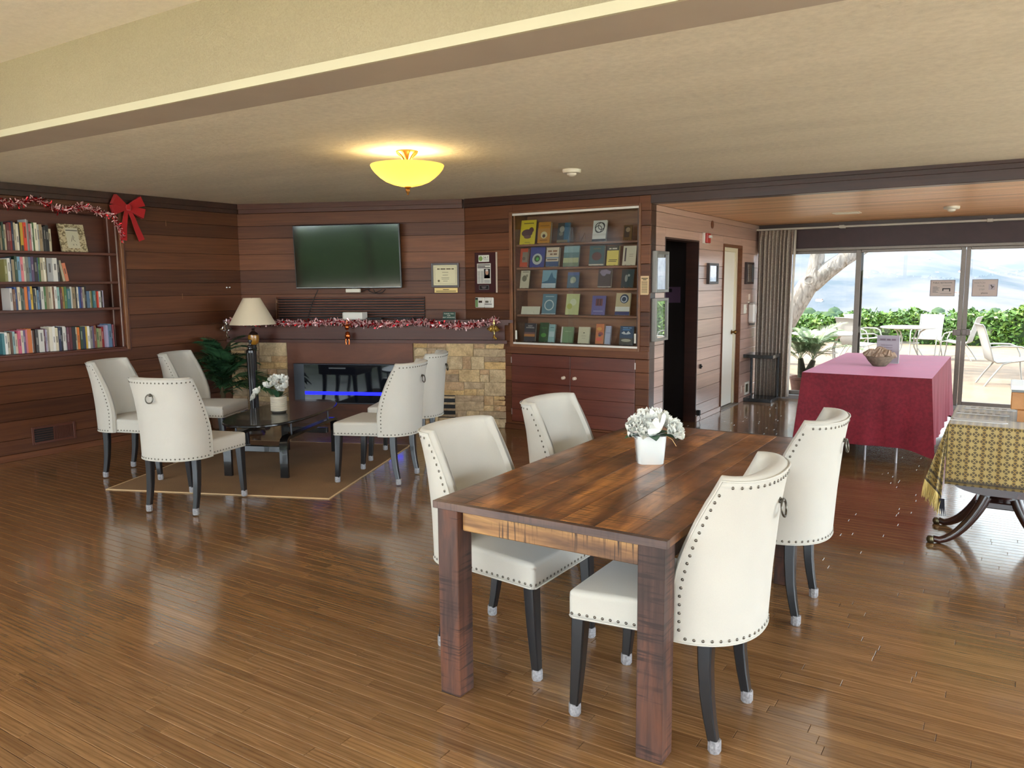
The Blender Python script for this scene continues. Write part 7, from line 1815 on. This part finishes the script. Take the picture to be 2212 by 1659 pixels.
# leaning tree
m, nt, b = base('grey_bark')
w1 = N(nt, 'ShaderNodeTexNoise', {'Vector': pos(nt, 0, (9, 9, 2.0)), 'Scale': 2.0, 'Detail': 6.0, 'Distortion': 0.8})
nt.links.new(ramp(nt, w1.outputs[0], [(0.3, S(112, 102, 94)), (0.7, S(186, 176, 166))]), b.inputs['Base Color']); b.inputs['Roughness'].default_value = 0.9; bump(nt, b, w1.outputs[0], 0.8, 0.05)
tz = gz(17.0)
tr_ = thing('tree', 'leaning grey barked tree forking beside the patio window', 'tree', (-4.45, 17.0, tz))
def P3(x, z_, dy=0): return (x + 4.45, dy, z_ - tz)
MB().tube([P3(-4.45, tz), P3(-4.2, 0.4), P3(-3.93, 0.9), P3(-3.62, 1.45), P3(-3.36, 1.72)], [0.27, 0.235, 0.215, 0.205, 0.21], 16).build('trunk', m, tr_, 60)
MB().tube([P3(-3.55, 1.50), P3(-3.25, 1.76), P3(-2.95, 1.98), P3(-2.55, 2.22), P3(-1.9, 2.62), P3(-1.2, 3.1)], [0.20, 0.175, 0.15, 0.125, 0.11, 0.08], 14).build('branch', m, tr_, 60)
MB().tube([P3(-3.52, 1.50), P3(-3.47, 1.8), P3(-3.44, 2.1), P3(-3.40, 2.6), P3(-3.2, 3.4)], [0.19, 0.16, 0.14, 0.12, 0.08], 14).build('branch', m, tr_, 60)
kn = P3(-3.60, 1.58); MB().tube([(kn[0] + 0.05 + 0.09 * math.cos(a), -0.19, kn[2] + 0.075 * math.sin(a)) for a in [2 * PI * k / 16 for k in range(16)]], 0.022, 7, closed=True).build('knot', m, tr_, 60)
mb = MB()
leafy(mb, 5000, lambda r_: (Vector((2.0 + r_.gauss(0, 1.6), r_.gauss(0, 1.3), 4.6 + r_.gauss(0, 0.5))), Vector((0, 0, 1))), 0.10, 77)
o = mb.build('crown', M_hedge, tr_, fix=False); o['kind'] = 'stuff'
# valley and hills
def hillmat(name, c0, c1, sc):
    m, nt, b = base(name)
    n1 = N(nt, 'ShaderNodeTexNoise', {'Vector': pos(nt), 'Scale': sc, 'Detail': 6.0, 'Roughness': 0.65})
    nt.links.new(ramp(nt, n1.outputs[0], [(0.35, c0), (0.65, c1)]), b.inputs['Base Color']); b.inputs['Roughness'].default_value = 1.0; b.inputs['Specular IOR Level'].default_value = 0.0
    return m
M_val = hillmat('valley_green', S(62, 86, 60), S(96, 110, 74), 0.05); M_hill = hillmat('chaparral_hill', S(76, 84, 92), S(116, 112, 116), 0.02)
from mathutils import noise as mnoise
def terrain(name, x0, x1, y0, y1, nx, ny, hf, mat, label):
    mb = MB()
    mb.grid(lambda u, v: Vector((x0 + (x1 - x0) * u, y0 + (y1 - y0) * v, hf(x0 + (x1 - x0) * u, y0 + (y1 - y0) * v))), nx, ny)
    o = mb.build(name, mat, None, 179, fix=False); struct(o, label, 'hill' if 'hill' in name else 'valley'); return o
terrain('valley_ground', -700, 500, 50, 560, 60, 40, lambda x, y_: -8 - 0.012 * (y_ - 50) + 3.0 * mnoise.noise((x * 0.02, y_ * 0.02, 3)), M_val, 'green valley floor below the hedge')
def hf1(x, y_):
    t_ = max(0, (y_ - 300) / 300); r_ = 1 - (1 - min(1, t_)) ** 2
    a_ = min(1, max(0, (x / y_ + 0.10) / 0.13)); k_ = 1 - 0.5 * a_ * a_ * (3 - 2 * a_)
    return -14 + r_ * k_ * (37 + 7 * mnoise.noise((x * 0.012 + 5, 1.3, 0)) + 5 * mnoise.noise((x * 0.03, y_ * 0.02, 9))) + 2.5 * mnoise.noise((x * 0.05, y_ * 0.05, 2)) * r_
terrain('hill_front', -700, 500, 300, 620, 90, 40, hf1, M_hill, 'hazy brown hill dotted with white houses')
def hf2(x, y_):
    t_ = max(0, (y_ - 640) / 260); r_ = 1 - (1 - min(1, t_)) ** 2
    return -14 + r_ * (46 + 9 * mnoise.noise((x * 0.008 + 15, 4.3, 0)) + 6 * mnoise.noise((x * 0.02, y_ * 0.01, 6)))
terrain('hill_far', -1000, 700, 640, 920, 90, 30, hf2, M_hill, 'pale far mountain ridge')
rh = random.Random(19)
M_house = plain('house_white', S(236, 232, 226), 0.8); M_roofs = plain('house_roof', S(150, 110, 96), 0.9)
n_h = 0
while n_h < 26:
    y_ = rh.uniform(330, 560); ang = rh.uniform(-0.36, 0.06); x = y_ * ang
    z_ = hf1(x, y_); s_ = rh.uniform(0.7, 1.5)
    h_ = thing('house', 'small white house on the hazy hillside', 'house', (x, y_, z_ - 0.5), rh.uniform(0, 3), 'white houses on the hill')
    MB().box(-s_, s_, -s_ * 0.6, s_ * 0.6, 0, s_ * 0.8).build('walls', M_house, h_)
    MB().prism([(-s_ * 0.7, 0), (s_ * 0.7, 0), (0, s_ * 0.35)], -s_ * 1.05, s_ * 1.05, TL(0, 0, s_ * 0.8) @ RZ(PI / 2) @ RX(PI / 2)).build('roof', M_roofs, h_)
    n_h += 1
M_vt = hillmat('valley_trees', S(40, 62, 38), S(84, 100, 56), 0.2); M_vy = hillmat('autumn_trees', S(120, 104, 44), S(150, 128, 64), 0.3)
def puff(mb, x, y_, z_, s_, ph):
    def fn(u, v):
        th, fi = u * 2 * PI, (v - 0.5) * PI
        r_ = s_ * (1 + 0.25 * mnoise.noise((math.cos(th) * 2 + ph, math.sin(th) * 2, fi * 2)))
        return Vector((x + r_ * math.cos(fi) * math.cos(th), y_ + r_ * math.cos(fi) * math.sin(th), z_ + s_ * 0.8 + r_ * math.sin(fi)))
    mb.grid(fn, 12, 7, closeu=True)
mb = MB()
for k in range(260):
    y_ = rh.uniform(150, 330); puff(mb, y_ * rh.uniform(-0.44, 0.14), y_, -9.5 - 0.012 * (y_ - 50), rh.uniform(1.2, 2.6), rh.uniform(0, 9))
tag(mb.build('valley_woodland', M_vt, None, 179, fix=False), 'hazy green treetops filling the valley beyond the hedge', 'woodland', kind='stuff')
for x, y_, s_, l_ in ((-21, 135, 2.1, 'larger yellow autumn tree in the valley beyond the hedge'), (-7, 138, 1.6, 'smaller yellow autumn tree in the valley beyond the hedge')):
    t_ = thing('autumn_tree', l_, 'tree', (x, y_, -9.5 - 0.012 * (y_ - 50)))
    mb = MB(); puff(mb, 0, 0, s_ * 1.2, s_, 3.0); mb.build('crown', M_vy, t_, 179)
    MB().tube([(0, 0, 0), (0, 0, s_ * 1.2)], s_ * 0.12, 6).build('trunk', M_trunk, t_)
# haze hanging over the valley
m = bpy.data.materials.new('valley_haze'); m.use_nodes = True; nt = m.node_tree; nt.nodes.clear()
o_ = N(nt, 'ShaderNodeOutputMaterial'); vs_ = N(nt, 'ShaderNodeVolumeScatter', {'Color': (0.50, 0.72, 1.0, 1), 'Density': 0.0003, 'Anisotropy': 0.2})
nt.links.new(vs_.outputs[0], o_.inputs['Volume'])
hz = MB().box(-1200, 800, 45, 1000, -40, 160).build('sky_haze', m); tag(hz, 'pale blue haze over the valley and hills', 'haze', kind='stuff')
